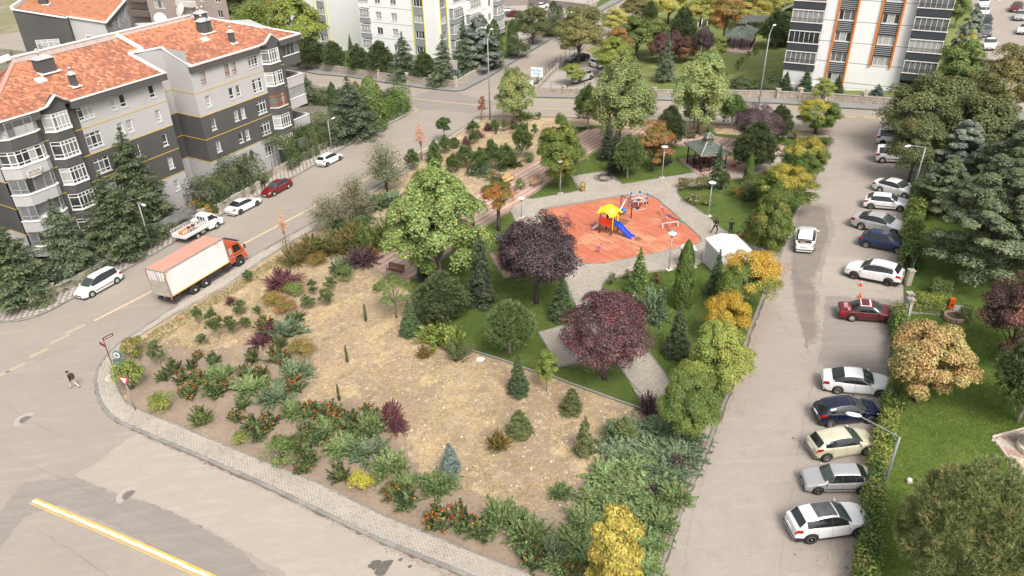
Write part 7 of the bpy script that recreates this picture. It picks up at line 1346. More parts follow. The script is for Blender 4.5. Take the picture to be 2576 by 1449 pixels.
b=MB();b.box((-1.95,.15,1.04),(.30,.42,.10));b.bd('boot_box',mat('cardboard',(.30,.19,.11),.9),o)
M_=MR(R(62),3,'Y');b=MB();b.box((-1.60,0,1.46),(.10,1.20,.50),M=MR(R(35),3,'Y'));b.bd('boot_lid',_M['paint_white'],o)
M_=MR(R(62),3,'Z');dd=thing('door',None,None,(.78,.86,0));dd.parent=o;dd.rotation_euler=(0,0,R(-58));MB().box((-.48,0,.58),(.98,.10,.62)).bd('door_panel',_M['paint_white'],dd);MB().box((-.48,.056,.58),(.90,.02,.54)).bd('door_lining',PLAST,dd);MB().box((-.52,.01,1.08),(.80,.05,.40),taper=.8).bd('door_window',GLASS,dd)
car('minivan','white',Z((0,768),1.8864,(892,690)),Z((0,768),1.8864,(705,794)),'minivan','white minivan facing the camera on the left street','minivan',opts=('cap',),group='cars along the left street')
def Z7(p):return Z((600,700),2.8986,p)
car('sedan','white',Z7((1060,457)),Z7((1252,357)),'sedan','white sedan with dark rear window behind the flatbed pickup',opts=('multi',),group='cars along the left street')
car('sedan','red',Z7((1612,157)),Z7((1448,245)),'sedan','dark red sedan facing the camera beside the hedge',opts=('cap',),group='cars along the left street')
car('hatch','white',Z((1000,0),1.8864,(590,1257)),Z((1000,0),1.8864,(683,1210)),'hatchback','white hatchback alone further up the left street',opts=('multi',),group='cars along the left street')
def far_car(kind,pk,px,py,qx,qy,label,w_=None):
 out,ty,ri,P=car_meshes(kind,pk,());a,c=at(px,py,.1),at(qx,qy,.1);d=c-a;o=thing({'suv':'suv'}.get(kind,kind.replace('old','').replace('hatch','hatchback')),label,'car',(a+c)/2,math.atan2(d.y,d.x),'cars parked far off',tilt=True);return dress(o,out,ty,ri,P,())
far_car('suv','silver',1476,200,1452,208,'silver SUV under the thin yellow-leaved tree by the wall');far_car('sedan','black',1462,152,1445,156,'dark car under the walnut tree');far_car('hatch','white',1492,165,1515,172,'white car mostly hidden under the yellow-green maple')
far_car('sedan','white',1371,20,1348,25,'white sedan in the far court');far_car('sedan','grey',1268,36,1288,33,'grey car behind the far hedges');far_car('hatch','red',1302,42,1283,42,'red car behind the far hedges');far_car('hatch','white',1432,48,1452,40,'white car behind the far thujas')
for i,(px,py,qx,qy,k,pk,lb)in enumerate([(2474,8,2474,22,'sedan','white','white car at the top of the far row'),(2474,30,2474,44,'sedan','offwhite','white car below the topmost in the far row'),(2480,52,2480,66,'sedan','black','black car in the far row'),(2477,80,2477,96,'suv','grey','grey SUV in the far row'),(2490,112,2488,128,'sedan','offwhite','white car half behind the yellow tree tops'),(2562,18,2550,34,'sedan','maroon','dark maroon car across the far lot'),(2572,38,2560,56,'sedan','silver','silver car across the far lot'),(2592,72,2566,90,'sedan','white','white car cut by the right edge in the far lot')]):far_car(k,pk,px,py,qx,qy,lb)
# ---- lorry with box body
tr0,tf0=at(*Z7((540,1385))),at(*Z7((1062,1060)))
d=tf0-tr0;rz=math.atan2(d.y,d.x);nl=Vc((-sin(rz),cos(rz),0));Wt=2.5;loc=tr0+nl*(Wt/2-.15);loc.z=gz(loc.x,loc.y)
LO=thing('lorry','orange-cab lorry with a long white box body and salmon roof','lorry',loc,rz,tilt=True)
WB=d.length
red_cab=mat('cab_orange_red',(.52,.085,.03),.4,var=.08,scale=2,coat=.3);boxw=mat('box_white',(.74,.70,.69),.6,var=.06,scale=.6,bump=.03);roofp=mat('box_roof_salmon',(.62,.29,.22),.75,var=.10,scale=.8);stl=mat('steel_grey',(.34,.33,.31),.55,.3,var=.15,scale=3);frm=mat('chassis_black',(.04,.038,.036),.8,var=.3,scale=3);yst=mat('reflective_yellow',(.62,.40,.06),.6)
x0,x1=-2.55,WB-1.32;zb_,zt=1.18,3.75
MB().box(((x0+x1)/2,0,(zb_+zt)/2),(x1-x0,Wt,zt-zb_-.04)).bd('box_body',boxw,LO)
n_=5
for i in range(n_):
 wd_=Wt/n_;MB().box(((x0+x1)/2,-Wt/2+wd_*(i+.5),zt+.0),(x1-x0-.06,wd_-.03,.05)).bd('roof_panel',roofp,LO)
b=MB()
for s in(-1,1):b.box(((x0+x1)/2,s*(Wt/2+.01),zt+.0),(x1-x0+.05,.07,.10));b.box((x0,s*Wt/2,(zb_+zt)/2),(.10,.08,zt-zb_));b.box((x1,s*Wt/2,(zb_+zt)/2),(.10,.08,zt-zb_))
b.box((x1,0,zt),(.08,Wt,.10));b.box((x0,0,zt),(.08,Wt,.10));b.bd('edge_rail',stl,LO)
b=MB();b.box(((x0+x1)/2,-Wt/2-.012,zb_+.05),(x1-x0,.02,.09));b.box((x0+.12,-Wt/2-.04,zt-.35),(.07,.02,.45));b.box((x0+.28,-Wt/2-.04,zt-.16),(.34,.02,.06));b.box((x1-.75,-Wt/2-.012,zt-.40),(.06,.02,.55));b.box((x1-.92,-Wt/2-.012,zt-.14),(.4,.02,.05));b.bd('reflective_strip',yst,LO)
b=MB();b.box((x0-.06,-.02,1.95),(.06,Wt-.2,1.55));b.box((x0-.12,-.02,1.30),(.10,Wt-.5,.20));b.bd('tail_lift',mat('tail_lift_grey',(.42,.39,.34),.6,.2,var=.2,scale=2),LO)
b=MB()
for y in(-.75,-.35,-.1,.35,.75):b.tube([(x0-.04,y,2.75),(x0-.04,y,zt-.08)],.022,5)
b.box((x0-.035,0,3.25),(.02,.03,1.0));b.bd('door_bar',stl,LO)
b=MB();b.box((x0-.055,-Wt/2+.10,2.0),(.03,.12,2.3));b.box((x0-.055,Wt/2-.10,2.9),(.03,.06,1.5));b.bd('red_marker',mat('marker_red',(.50,.10,.10),.6),LO)
b=MB();b.box((x0-.10,.45,2.35),(.03,.18,.10));b.box((x0-.10,-.9,1.6),(.03,.12,.18));b.box((x0-.10,1.0,1.7),(.03,.12,.18));b.bd('sticker',yst,LO)
b=MB();b.box(((x0+x1)/2+.5,-.45,.92),(WB+2.8,.12,.26));b.box(((x0+x1)/2+.5,.45,.92),(WB+2.8,.12,.26));b.box((x0+.2,0,.55),(.14,2.3,.14));b.box((x0+.6,-.9,.75),(.5,.3,.3))
for xx in np.arange(1.2,WB-1.6,.9):b.box((xx,-Wt/2+.10,.72),(.06,.05,.55))
b.box(((1.2+WB-1.6)/2,-Wt/2+.08,.82),(WB-2.6,.04,.10));b.box(((1.2+WB-1.6)/2,-Wt/2+.08,.56),(WB-2.6,.04,.10));b.box((WB-1.4,-.8,.75),(.7,.5,.5));b.bd('chassis',frm,LO)
tw_=MB();tw_.lathe([(.32,-.16),(.48,-.17),(.52,-.12),(.52,.12),(.48,.17),(.32,.16)],n=26,axis='Y');tme=tw_.mesh('tyre',TYRE)
for xx in(0,1.36,WB):
 for s in(-1,1):
  w_=thing('wheel',None,None,(xx,s*(Wt/2-.20),.52));w_.parent=LO;link('tyre',tme,w_);cap_=xx<2
  rb=MB();rb.lathe([(.33,.10*s),(.31,.13*s),(.22,(.11 if cap_ else.02)*s),(.13,.12*s),(.11,.19*s),(.01,.20*s)],n=20,axis='Y',mi=0)
  for k in range(8):a=2*PI*k/8;rb.lathe([(.028,.13*s),(.026,.145*s),(.01,.145*s)],(cos(a)*.25,0,sin(a)*.25),6,axis='Y',mi=1)
  rb.bd('rim',[mat('hub_cap_cream',(.55,.52,.47),.5)if cap_ else stl,frm],w_)
for s in(-1,1):
 b=MB();b.prism([(-.62,.52),(.75+1.36-.13,.52),(.75+1.36-.13,1.02),(-.62,1.02)],0,.03,f=lambda a,c,t:(a,s*(Wt/2-.4)+t,c));b.bd('mudguard',frm,LO)
cx0=WB-1.15;b=MB();prof=[(cx0,.95),(cx0,2.62),(cx0+.25,2.78),(cx0+1.35,2.70),(cx0+1.62,2.52),(cx0+1.98,1.75),(cx0+2.10,1.45),(cx0+2.12,.70),(cx0+1.75,.66),(cx0+1.68,1.05),(cx0+1.45,1.28),(cx0+.95,1.28),(cx0+.70,1.05),(cx0+.62,.80),(cx0+.1,.80)]
b.prism(prof,-1.13,1.13,f=lambda a,c,t:(a,t,c));CB=b.bd('cab',red_cab,LO)
def glassq(pts,nm,m=GLASS,th=.02,par=None):MB().add([Vc(p)for p in pts],[tuple(range(len(pts)))]).bd(nm,m,par or CB)
yv=-1.142
glassq([(cx0+.72,yv,1.75),(cx0+1.72,yv,1.72),(cx0+1.48,yv,2.45),(cx0+.72,yv,2.52)],'side_window');glassq([(cx0+.18,yv,1.70),(cx0+.52,yv,1.70),(cx0+.52,yv,2.40),(cx0+.18,yv,2.40)],'sleeper_window',mat('curtained_glass',(.50,.48,.46),.3))
for s in(1,):glassq([(cx0+.72,1.142,1.75),(cx0+1.72,1.142,1.72),(cx0+1.48,1.142,2.45),(cx0+.72,1.142,2.52)],'side_window')
dn=Vc((.77,0,.36)).normalized()*.012
glassq([Vc(p)+dn for p in((cx0+1.96,-1.0,1.80),(cx0+1.96,1.0,1.80),(cx0+1.65,1.0,2.46),(cx0+1.65,-1.0,2.46))],'windscreen',GLASSW)
MB().box((cx0+1.66,0,2.66),(.42,2.1,.05),M=MR(R(12),3,'Y')).bd('sun_visor',frm,CB)
b=MB();[b.add([(cx0+.75+k*.16,yv-.004,1.52-k*.10+(.0)),(cx0+1.35+k*.16,yv-.004,1.52-k*.10),(cx0+1.72,yv-.004,1.38-k*.08),(cx0+1.98,yv-.004,1.62-k*.08),(cx0+1.98,yv-.004,1.53-k*.08),(cx0+1.72,yv-.004,1.29-k*.08),(cx0+1.30+k*.16,yv-.004,1.43-k*.10),(cx0+.70+k*.16,yv-.004,1.43-k*.10)],[tuple(range(8))],k)for k in(0,1)];b.bd('side_stripe',[frm,mat('stripe_gold',(.55,.30,.08),.5)],CB)
link('lettering',text_mesh('DÜSAN',.17,HEADL),CB,(cx0+.36,yv-.012,1.42),(PI/2,0,0));b=MB();b.box((cx0+2.14,0,.82),(.20,2.3,.32));b.bd('front_bumper',red_cab,CB);b=MB();b.box((cx0+.36,yv-.02,1.55),(.02,.03,1.6));b.bd('door_seam',SEAM,CB)
for s in(-1,1):
 b=MB();b.tube([(cx0+1.75,s*1.14,2.3),(cx0+1.95,s*1.45,2.25),(cx0+1.95,s*1.45,1.75)],.02,5);b.box((cx0+1.95,s*1.46,2.0),(.08,.20,.42));b.bd('mirror',frm,CB)
 b=MB();b.box((cx0+2.25,s*.85,.85),(.04,.3,.18));b.bd('headlight',HEADL,CB)
b=MB();b.prism([(cx0+.60,.60),(cx0+1.80,.60),(cx0+1.72,1.10),(cx0+1.45,1.34),(cx0+.95,1.34),(cx0+.66,1.10)],-.9,.9,f=lambda a,c,t:(a,t,c));b.bd('wheel_housing',frm,LO)
# ---- flatbed pickup
pr,pf=at(*Z7((570,742))),at(*Z7((785,622)));d=pf-pr;rz=math.atan2(d.y,d.x);nl=Vc((-sin(rz),cos(rz),0));loc=pr+nl*.88;loc.z=gz(loc.x,loc.y);wb=d.length
PU=thing('pickup_truck','white dropside pickup loaded with furniture beside the lorry','pickup truck',loc,rz,group='cars along the left street',tilt=True)
pwt=_M['paint_white'];b=MB();px0,px1=-1.75,wb-1.22;b.box(((px0+px1)/2,0,.82),(px1-px0,2.0,.10));b.bd('flatbed',mat('bed_steel',(.42,.40,.38),.7,var=.2,scale=4),PU)
for nm,c,dd in(('side_board',((px0+px1)/2,-1.0,1.04),(px1-px0,.05,.42)),('side_board',((px0+px1)/2,1.0,1.04),(px1-px0,.05,.42)),('tail_board',(px0,0,1.04),(.05,2.0,.42))):
 b=MB();b.box(c,dd)
 for k in(-.12,.0,.12):b.box((c[0],c[1]*1.03 if abs(c[1])>.5 else 0,c[2]+k),(dd[0]+(.04 if dd[0]<1 else 0),dd[1]+(.03 if dd[0]>1 else 0),.03))
 b.bd(nm,mat('dropside_white',(.74,.73,.71),.6,var=.08,scale=3),PU)
for s in(-1,1):
 b=MB();b.tube([(px0,s*1.0,1.25),(px0,s*1.0,1.62)],.03,5);b.tube([(px0,s*1.0,1.62),(px1,s*1.0,1.62)],.03,5);b.tube([(px0,s*1.0,1.44),(px1,s*1.0,1.44)],.02,5)
 for k in range(9):xx=px0+(px1-px0)*k/8;b.tube([(xx,s*1.0,1.25),(xx,s*1.0,1.62)],.022,5)
 b.bd('rail',_M['dropside_white'],PU)
b=MB();
for y in np.linspace(-.9,.9,5):b.tube([(px1,y,.9),(px1,y,2.0)],.025,5)
b.tube([(px1,-.95,2.0),(px1,.95,2.0)],.03,5);b.tube([(px1,-.95,1.5),(px1,.95,1.5)],.025,5);b.bd('headboard',_M['dropside_white'],PU)
xc=px1+.08;b=MB();pc=[(xc,.55),(xc,1.25),(xc+.12,1.98),(xc+.95,2.02),(xc+1.08,1.92),(xc+1.62,1.28),(xc+2.12,1.02),(xc+2.24,.80),(xc+2.26,.38),(xc+1.72,.36),(xc+1.62,.62),(xc+1.35,.78),(xc+1.05,.62),(xc+.95,.36),(xc+.1,.40)]
b.prism(pc,-.92,.92,f=lambda a,c,t:(a,t*(1-.10*max(0,c-1.25)),c));PC=b.bd('cab',pwt,PU)
glassq([(xc+.28,-.915,1.32),(xc+1.42,-.93,1.30),(xc+.98,-.87,1.86),(xc+.28,-.87,1.86)],'side_window',par=PC);glassq([(xc+.28,.935,1.32),(xc+1.42,.935,1.30),(xc+.98,.89,1.86),(xc+.28,.89,1.86)],'side_window',par=PC);glassq([(xc+1.61,-.82,1.33),(xc+1.61,.82,1.33),(xc+1.11,.76,1.90),(xc+1.11,-.76,1.90)],'windscreen',GLASSW,par=PC);glassq([(xc-.012,-.6,1.35),(xc-.012,.6,1.35),(xc+.08,.6,1.85),(xc+.08,-.6,1.85)],'rear_window',par=PC)
b=MB();b.box((xc+.22,-.925,1.0),(.015,.02,1.1));b.box((xc+1.5,-.925,.95),(.015,.02,.8));b.bd('door_seam',SEAM,PC);b=MB();b.box((xc+2.22,0,.50),(.12,1.84,.24));b.bd('front_bumper',PLAST,PC)
for s in(-1,1):MB().box((xc+1.30,s*1.02,1.38),(.10,.16,.24)).bd('mirror',PLAST,PC);MB().box((xc+2.20,s*.72,.84),(.10,.26,.16)).bd('headlight',HEADL,PC)
out,ty,ri,P=car_meshes('hatch','white',('cap',))
for xx in(0,wb):
 for i,s in enumerate((-1,1)):w_=thing('wheel',None,None,(xx,s*.82,.33));w_.parent=PU;w_.scale=(1.06,)*3;link('tyre',ty,w_);link('rim',ri[i],w_)
MB().box((wb/2-.3,0,.58),(wb+2.0,.8,.22)).bd('chassis',frm,PU);MB().box((.8,-.85,.55),(.5,.2,.25)).bd('tool_box',stl,PU)
def on_bed(x,y,z):return PU.matrix_basis@Vc((x,y,z))
woodf=mat('furniture_wood',(.55,.26,.11),.6,var=.15,scale=3);wdk=mat('dark_wood',(.12,.045,.025),.5)
for nm,lb,x,y,c,dd,m_ in(('cabinet','light brown wooden cabinet lying on the pickup bed',-.55,.15,(0,0,.25),(1.6,.6,.46),woodf),('board','pale board leaning across the pickup bed',.55,-.1,(0,0,.45),(.9,.06,.8),mat('board_cream',(.62,.55,.48),.7))):
 q=thing(nm,lb,nm,on_bed(x,y,.88),rz+.12);b=MB();b.box(c,dd);b.bd('panel',m_,q)
 if nm=='cabinet':MB().box((0,-.31,.25),(1.45,.02,.36)).bd('door',mat('furniture_wood_light',(.62,.34,.17),.6),q)
for i,(x,y)in enumerate(((-.55,-.60),(.02,-.58))):
 q=thing('chair','dark wooden chair on the pickup bed, '+('nearer the tail board' if i==0 else 'nearer the cab'),'chair',on_bed(x,y,.88),rz+.6,'chairs on the pickup');MB().box((0,0,.42),(.40,.40,.05)).bd('seat',wdk,q);MB().box((-.19,0,.72),(.04,.38,.55),M=MR(R(-8),3,'Y')).bd('backrest',wdk,q)
 for a in(-1,1):
  for c in(-1,1):MB().tube([(a*.17,c*.17,0),(a*.17,c*.17,.42)],.02,5).bd('leg',wdk,q)
q=thing('washing_machine','white appliance standing behind the pickup cab','appliance',on_bed(px1-.45,.45,.88),rz);MB().box((0,0,.42),(.6,.6,.84)).bd('casing',_M['dropside_white'],q);MB().lathe([(.20,-.31),(.20,-.33),(.16,-.335)],(0,0,.48),16,axis='Y').bd('door',GLASS,q)
# ================================================================ WALLS, FENCES
stone_w=mat('wall_crazy_stone',(.46,.39,.32),.9,var=.2,scale=1.3,bump=.3,col2=(.52,.45,.375));conc_w=mat('wall_concrete',(.40,.35,.29),.9,var=.25,scale=1.0,bump=.3);coping=mat('wall_coping',(.46,.42,.37),.85,var=.12,scale=2,objvar=.08)
def crazy_mat():
 m=bpy.data.materials.new('wall_crazy_stone_joints');m.use_nodes=True;nt=m.node_tree;L=nt.links.new;b=nt.nodes['Principled BSDF'];b.inputs['Roughness'].default_value=.9;g=node(nt,'ShaderNodeNewGeometry')
 v=node(nt,'ShaderNodeTexVoronoi',Scale=2.2);v.feature='DISTANCE_TO_EDGE';L(g.outputs['Position'],v.inputs['Vector']);r=node(nt,'ShaderNodeMapRange');r.inputs['From Min'].default_value=.02;r.inputs['From Max'].default_value=.07;L(v.outputs['Distance'],r.inputs['Value'])
 v2=node(nt,'ShaderNodeTexVoronoi',Scale=2.2);L(g.outputs['Position'],v2.inputs['Vector']);h=node(nt,'ShaderNodeMix',data_type='RGBA');L(v2.outputs['Color'],h.inputs[0]);h.inputs[6].default_value=(.42,.35,.29,1);h.inputs[7].default_value=(.54,.46,.38,1)
 x=node(nt,'ShaderNodeMix',data_type='RGBA');L(r.outputs[0],x.inputs[0]);x.inputs[6].default_value=(.25,.21,.17,1);L(h.outputs[2],x.inputs[7]);L(x.outputs[2],b.inputs['Base Color']);bp=node(nt,'ShaderNodeBump',Strength=.6,Distance=.03);L(r.outputs[0],bp.inputs['Height']);L(bp.outputs[0],b.inputs['Normal']);return m
crazy=crazy_mat()
def wall(name,label,pts,h,th,m,off=.08,pier=None,piers_at=None,fence=None,cat='wall',mc=None):
 P=[at(*p,h=off)for p in pts];o=thing(name,label,cat,P[0]);O=P[0];b=MB();c=MB()
 for p,q in zip(P,P[1:]):
  d=(q-p).normalized();s=Vc((-d.y,d.x,0)).normalized()*th/2;v=[p-s,q-s,q+s,p+s];v=[x-O-Vc((0,0,.3))for x in v]+[x-O+Vc((0,0,h))for x in v];b.add(v,[(3,2,1,0),(4,5,6,7),(0,1,5,4),(1,2,6,5),(2,3,7,6),(3,0,4,7)])
 b.bd('wall_face',m,o)
 cm=MB();Lc=1.5;cm.box((0,0,.035),(Lc-.02,th+.1,.07));cme=cm.mesh('coping_slab',mc or coping)
 for p,q in zip(P,P[1:]):
  d=q-p;n=max(1,int(round(d.length/Lc)))
  for k in range(n):x=p+d*((k+.5)/n);link('coping_slab',cme,o,x-O+Vc((0,0,h)),(0,-math.asin(d.z/d.length),math.atan2(d.y,d.x)),(d.length/n/Lc,1,1))
 if pier:
  for p in(piers_at or pts):
   x=at(*p,h=off)-O;pb=MB();pb.box((x.x,x.y,x.z+pier[1]/2-.15),(pier[0],pier[0],pier[1]+.3),rz=.3);pb.box((x.x,x.y,x.z+pier[1]+.04),(pier[0]+.14,pier[0]+.14,.10),rz=.3,taper=.8);pb.bd('pier',m,o)
 if fence:
  hf,sp,mm=fence;
  for p,q in zip(P,P[1:]):
   d=q-p;n=max(1,int(round(d.length/sp)))
   for k in range(n+1):x=p+d*(k/n)-O+Vc((0,0,h));b2=MB();b2.tube([x,x+Vc((0,0,hf))],.035,5);b2.bd('fence_post',mm,o)
   for z in(.1,hf*.5,hf-.05):b2=MB();b2.tube([p-O+Vc((0,0,h+z)),q-O+Vc((0,0,h+z))],.014,4);b2.bd('fence_wire',mm,o)
 return o
gfen=mat('fence_green',(.03,.055,.04),.6)
wall('stone_wall','beige crazy-paved stone wall below the white apartment block, facing the far road',[(640,150),(790,170),(881,187),(1006,205),(1146,220)],1.15,.35,crazy,pier=(.55,1.75),piers_at=[(881+72,198),(790,172),(1084,214),(1025,208),(1146,219)],fence=(1.0,2.6,gfen))
wall('stone_wall','beige crazy-paved stone wall climbing the side road to the iron gate',[(1150,219),(1200,190),(1262,153)],1.15,.35,crazy,pier=(.5,1.7),piers_at=[(1205,187),(1262,154)],fence=(1.0,2.6,gfen))
wall('stone_wall','beige stone wall beyond the iron gate along the side road',[(1296,133),(1340,106),(1401,72),(1440,50),(1500,15)],1.15,.35,crazy,pier=(.5,1.6),piers_at=[(1296,134)],fence=(1.1,3,gfen))
wall('stone_wall','beige stone wall with pillars in front of the car court and far garden',[(1345,236),(1470,240),(1560,240),(1645,242),(1808,243),(1950,246)],.95,.35,crazy,pier=(.5,1.35),piers_at=[(1347,236),(1418,238),(1645,242),(1955,247)],fence=(1.1,3.4,gfen))
wall('stone_wall','beige stone wall with pillars in front of the orange-striped tower',[(1955,247),(2100,254),(2245,266),(2330,276)],.95,.35,crazy,pier=(.6,1.5),piers_at=[(2010,249),(2075,253),(2170,259)],fence=(1.0,3.2,gfen))
wall('side_wall','low stone wall with mesh fence along the left edge of the car court',[(1345,233),(1398,177),(1455,138),(1530,96),(1590,52),(1640,20)],.7,.3,crazy,fence=(1.5,2.2,gfen),pier=(.5,1.1),piers_at=[(1400,176),(1458,136)])
wall('far_wall','grey panel wall at the back of the far court',[(1240,18),(1330,12),(1430,22),(1485,30)],1.6,.25,mat('wall_grey_panel',(.30,.26,.24),.9,var=.1),fence=None)
wall('retaining_wall','concrete retaining wall along the pavement below the grey blocks',[(-40,800),(0,783),(87,769),(200,714),(283,668)],.95,.3,conc_w,pier=(.6,1.35),piers_at=[(136,746),(283,668)],fence=(1.0,1.6,gfen))
wall('retaining_wall','concrete retaining wall behind the pickup and white sedan',[(300,660),(357,625),(467,559),(557,530),(655,474)],.95,.3,conc_w,pier=(.6,1.2),piers_at=[(306,656),(480,553)],fence=(1.1,1.6,gfen))
wall('retaining_wall','low pale wall along the pavement beyond the white hatchback',[(689,442),(760,402),(846,358),(926,324)],.8,.3,conc_w,pier=(.5,1.1),piers_at=[(850,356),(792,386)],fence=(1.1,1.6,gfen))
g0,g1=at(1266,151,.1),at(1293,135,.1);o=thing('iron_gate','dark iron double gate in the far stone wall beside the thujas','gate',g0);d=g1-g0
for k in range(2):
 b=MB();a_,c_=d*(k*.5),d*(k*.5+.5)
 for z in(.1,.9,1.7):b.tube([a_+Vc((0,0,z)),c_+Vc((0,0,z))],.03,4)
 for j in range(7):q=a_.lerp(c_,j/6);b.tube([q+Vc((0,0,.1)),q+Vc((0,0,1.75))],.022,4)
 b.bd('gate_leaf',rail_d,o)
o=thing('entrance_gate','open green metal gate between the ivy fence and concrete pillars of the car park','gate',at(2281,790,.1));O=o.location.copy()
for px,py in((2281,790),(2283,716),(2279,775)):x=at(px,py,.1)-O;b=MB();b.box((x.x,x.y,x.z+.65),(.38,.38,1.3));b.box((x.x,x.y,x.z+1.33),(.5,.5,.1));b.bd('pillar',conc_w,o)
for(p,q,h_)in(((2283,716),(2300,672),1.9),((2281,782),(2325,770),1.2),((2283,700),(2296,650),1.5)):
 a_,c_=at(*p,h=.1)-O,at(*q,h=.1)-O;b=MB()
 for z in(.2,h_*.55,h_):b.tube([a_+Vc((0,0,z)),c_+Vc((0,0,z))],.035,5)
 for j in range(8):m_=a_.lerp(c_,j/7);b.tube([m_+Vc((0,0,.2)),m_+Vc((0,0,h_))],.018,4)
 b.bd('gate_leaf',mat('gate_green_black',(.05,.06,.06),.5),o)
wall('garden_wall','low concrete wall with green rail between gate and orange maple',[(2281,786),(2272,830),(2268,850)],.85,.25,conc_w,off=.1,fence=(.8,1.0,mat('rail_green',(.05,.12,.09),.5)))
# ================================================================ LAMPS
pole_m=mat('pole_galvanised',(.33,.34,.34),.5,.3,var=.08,scale=2);lampw=mat('lamp_white',(.78,.78,.76),.4)
def street_lamp(base,topy,arm,label,seg=True,off=.1,lean=0,cat='street lamp'):
 p=at(*base,h=off);h=height(p,topy);o=thing('street_lamp',label,cat,p,0,'tall street lamps');rz=arm[2];u=Vc((cos(rz),sin(rz),0));e=Vc((0,0,h))
 MB().tube([(0,0,0),(0,0,h*.5),e],[.11,.085,.06],8).bd('pole',pole_m,o);MB().lathe([(.20,0),(.20,.04),(.13,.08)],n=8).bd('base_plate',pole_m,o)
 t_=e+u*arm[0]+Vc((0,0,arm[1]));MB().tube([e-Vc((0,0,.2)),e+u*.15+Vc((0,0,.05)),t_],[.05,.045,.04],6).bd('arm',pole_m,o)
 b=MB();b.lathe([(.03,-.40),(.12,-.30),(.17,0),(.14,.28),(.04,.40)],(0,0,0),10,axis='X');me=b.mesh('lamp_head',lampw);q=MR(rz,3,'Z')
 for v in me.vertices:v.co=q@Vc((v.co.x,v.co.y,v.co.z*.55))
 link('lamp_head',me,o,t_+u*.25);return o
street_lamp((1233,303),96,(.9,1.0,R(60)),'tallest street lamp at the junction behind the young plane tree')
street_lamp((1907,272),84,(.7,.9,R(45)),'street lamp standing before the stone wall left of the tower',off=.1)
street_lamp((2292,500),371,(2.3,.6,R(205)),'grey street lamp reaching over the white sedan from the dark trees')
street_lamp((2217,1240),1100,(2.2,.9,R(160)),'nearest street lamp leaning out of the ivy fence over the pale hatchback')
street_lamp((835,376),305,(.9,.1,R(60)),'street lamp beside the hedge up the left street',off=.1)
street_lamp((382,626),508,(.9,.0,R(-40)),'street lamp in front of the tallest cedar near the pickup')
street_lamp((2452,120),8,(2.0,.3,R(20)),'thin curved street lamp over the far car park')
street_lamp((683,110),50,(.6,.2,R(60)),'lamp head showing above the farther block roof');street_lamp((1652,14),-30,(.6,.2,R(60)),'lamp post at the top of the side road');street_lamp((1476,38),-20,(.6,.2,R(60)),'lamp post by the far court wall')
disc_m=mat('lamp_disc',(.82,.82,.80),.35)
def park_lamp(base,topy,label,slab=True):
 p=at(*base,h=.12);h=height(p,topy);o=thing('park_lamp',label,'park lamp',p,0,'disc-topped park lamps');MB().tube([(0,0,0),(0,0,.9),(0,0,h-.45)],[.065,.055,.05],8).bd('pole',pole_m,o);MB().lathe([(.052,h*.62),(.058,h*.62),(.058,h*.66),(.052,h*.66)],n=8,smooth=False).bd('yellow_band',yl,o)
 MB().lathe([(.05,h-.48),(.09,h-.40),(.07,h-.38)],n=10).bd('collar',pole_m,o);MB().lathe([(.07,h-.38),(.15,h-.12),(.17,h-.08)],n=12).bd('glass_cone',mat('lamp_glass',(.50,.50,.49),.2),o);MB().lathe([(.36,h-.07),(.38,h-.045),(.34,h-.01),(.10,h+.02),(.01,h+.05)],n=22).bd('disc',disc_m,o)
 if slab:MB().box((.05,0,.03),(.6,.5,.06),rz=.4).bd('footing',cap_in,o)
for bs,ty,lb in(((1682,678),586,'disc park lamp between playground and lower lawn'),((1781,544),458,'disc park lamp beside the two people in black'),((1665,447),368,'disc park lamp on the lawn left of the pavilion'),((1409,487),404,'disc park lamp in front of the egg-shaped linden'),((1312,548),497,'disc park lamp beside the orange and green maple')):park_lamp(bs,ty,lb)
# ================================================================ SIGNS
def sign_post(base,topy,label,cat='sign',off=.1,rz=0,name='sign',m=None,r_=.04):
 p=at(*base,h=off);h=height(p,topy);o=thing(name,label,cat,p,rz);MB().tube([(0,0,0),(0,0,h)],r_,8).bd('post',m or pole_m,o);return o,h
o,h=sign_post((341,1034),948,'give way triangle sign beside the lime round bush','traffic sign',rz=R(-12),name='give_way_sign');b=MB();b.prism([(-.42,h),(.42,h),(0,h-.74)],-.06,-.04,f=lambda a,c,t:(a,t,c));b.bd('red_border',mat('sign_red',(.60,.03,.06),.5),o);MB().prism([(-.27,h-.08),(.27,h-.08),(0,h-.56)],-.072,-.062,f=lambda a,c,t:(a,t,c)).bd('white_face',mat('sign_white',(.80,.80,.80),.5),o)
brn=mat('sign_maroon',(.16,.03,.035),.6);o,h=sign_post((289,936),852,'street name post with two maroon plates at the corner','street sign',rz=R(70),name='street_sign',m=brn,off=.13);
for k,(a_,z)in enumerate(((R(-15),h-.05),(R(75),h-.75))):
 s=link('name_plate',MB().box((.42,0,0),(.85,.04,.24)).mesh('name_plate',brn),o,(0,0,z),(0,0,a_));MB().box((.42,-.024,0),(.68,.008,.06)).bd('lettering_bar',mat('sign_cream',(.70,.62,.58),.6),s)
MB().box((0,0,.03),(.5,.4,.06)).bd('footing',conc_w,o)
teal=mat('sign_teal',(.09,.17,.18),.6,var=.15,scale=4);p=at(316,950,.1);o=thing('park_sign','teal park name sign with a round emblem behind the corner bush','sign',p,R(-8))
h=height(p,884);MB().tube([(-.30,0,0),(-.30,0,h-.5)],.05,6).bd('post',pole_m,o);MB().tube([(.30,0,0),(.30,0,h-.8)],.05,6).bd('post',pole_m,o)
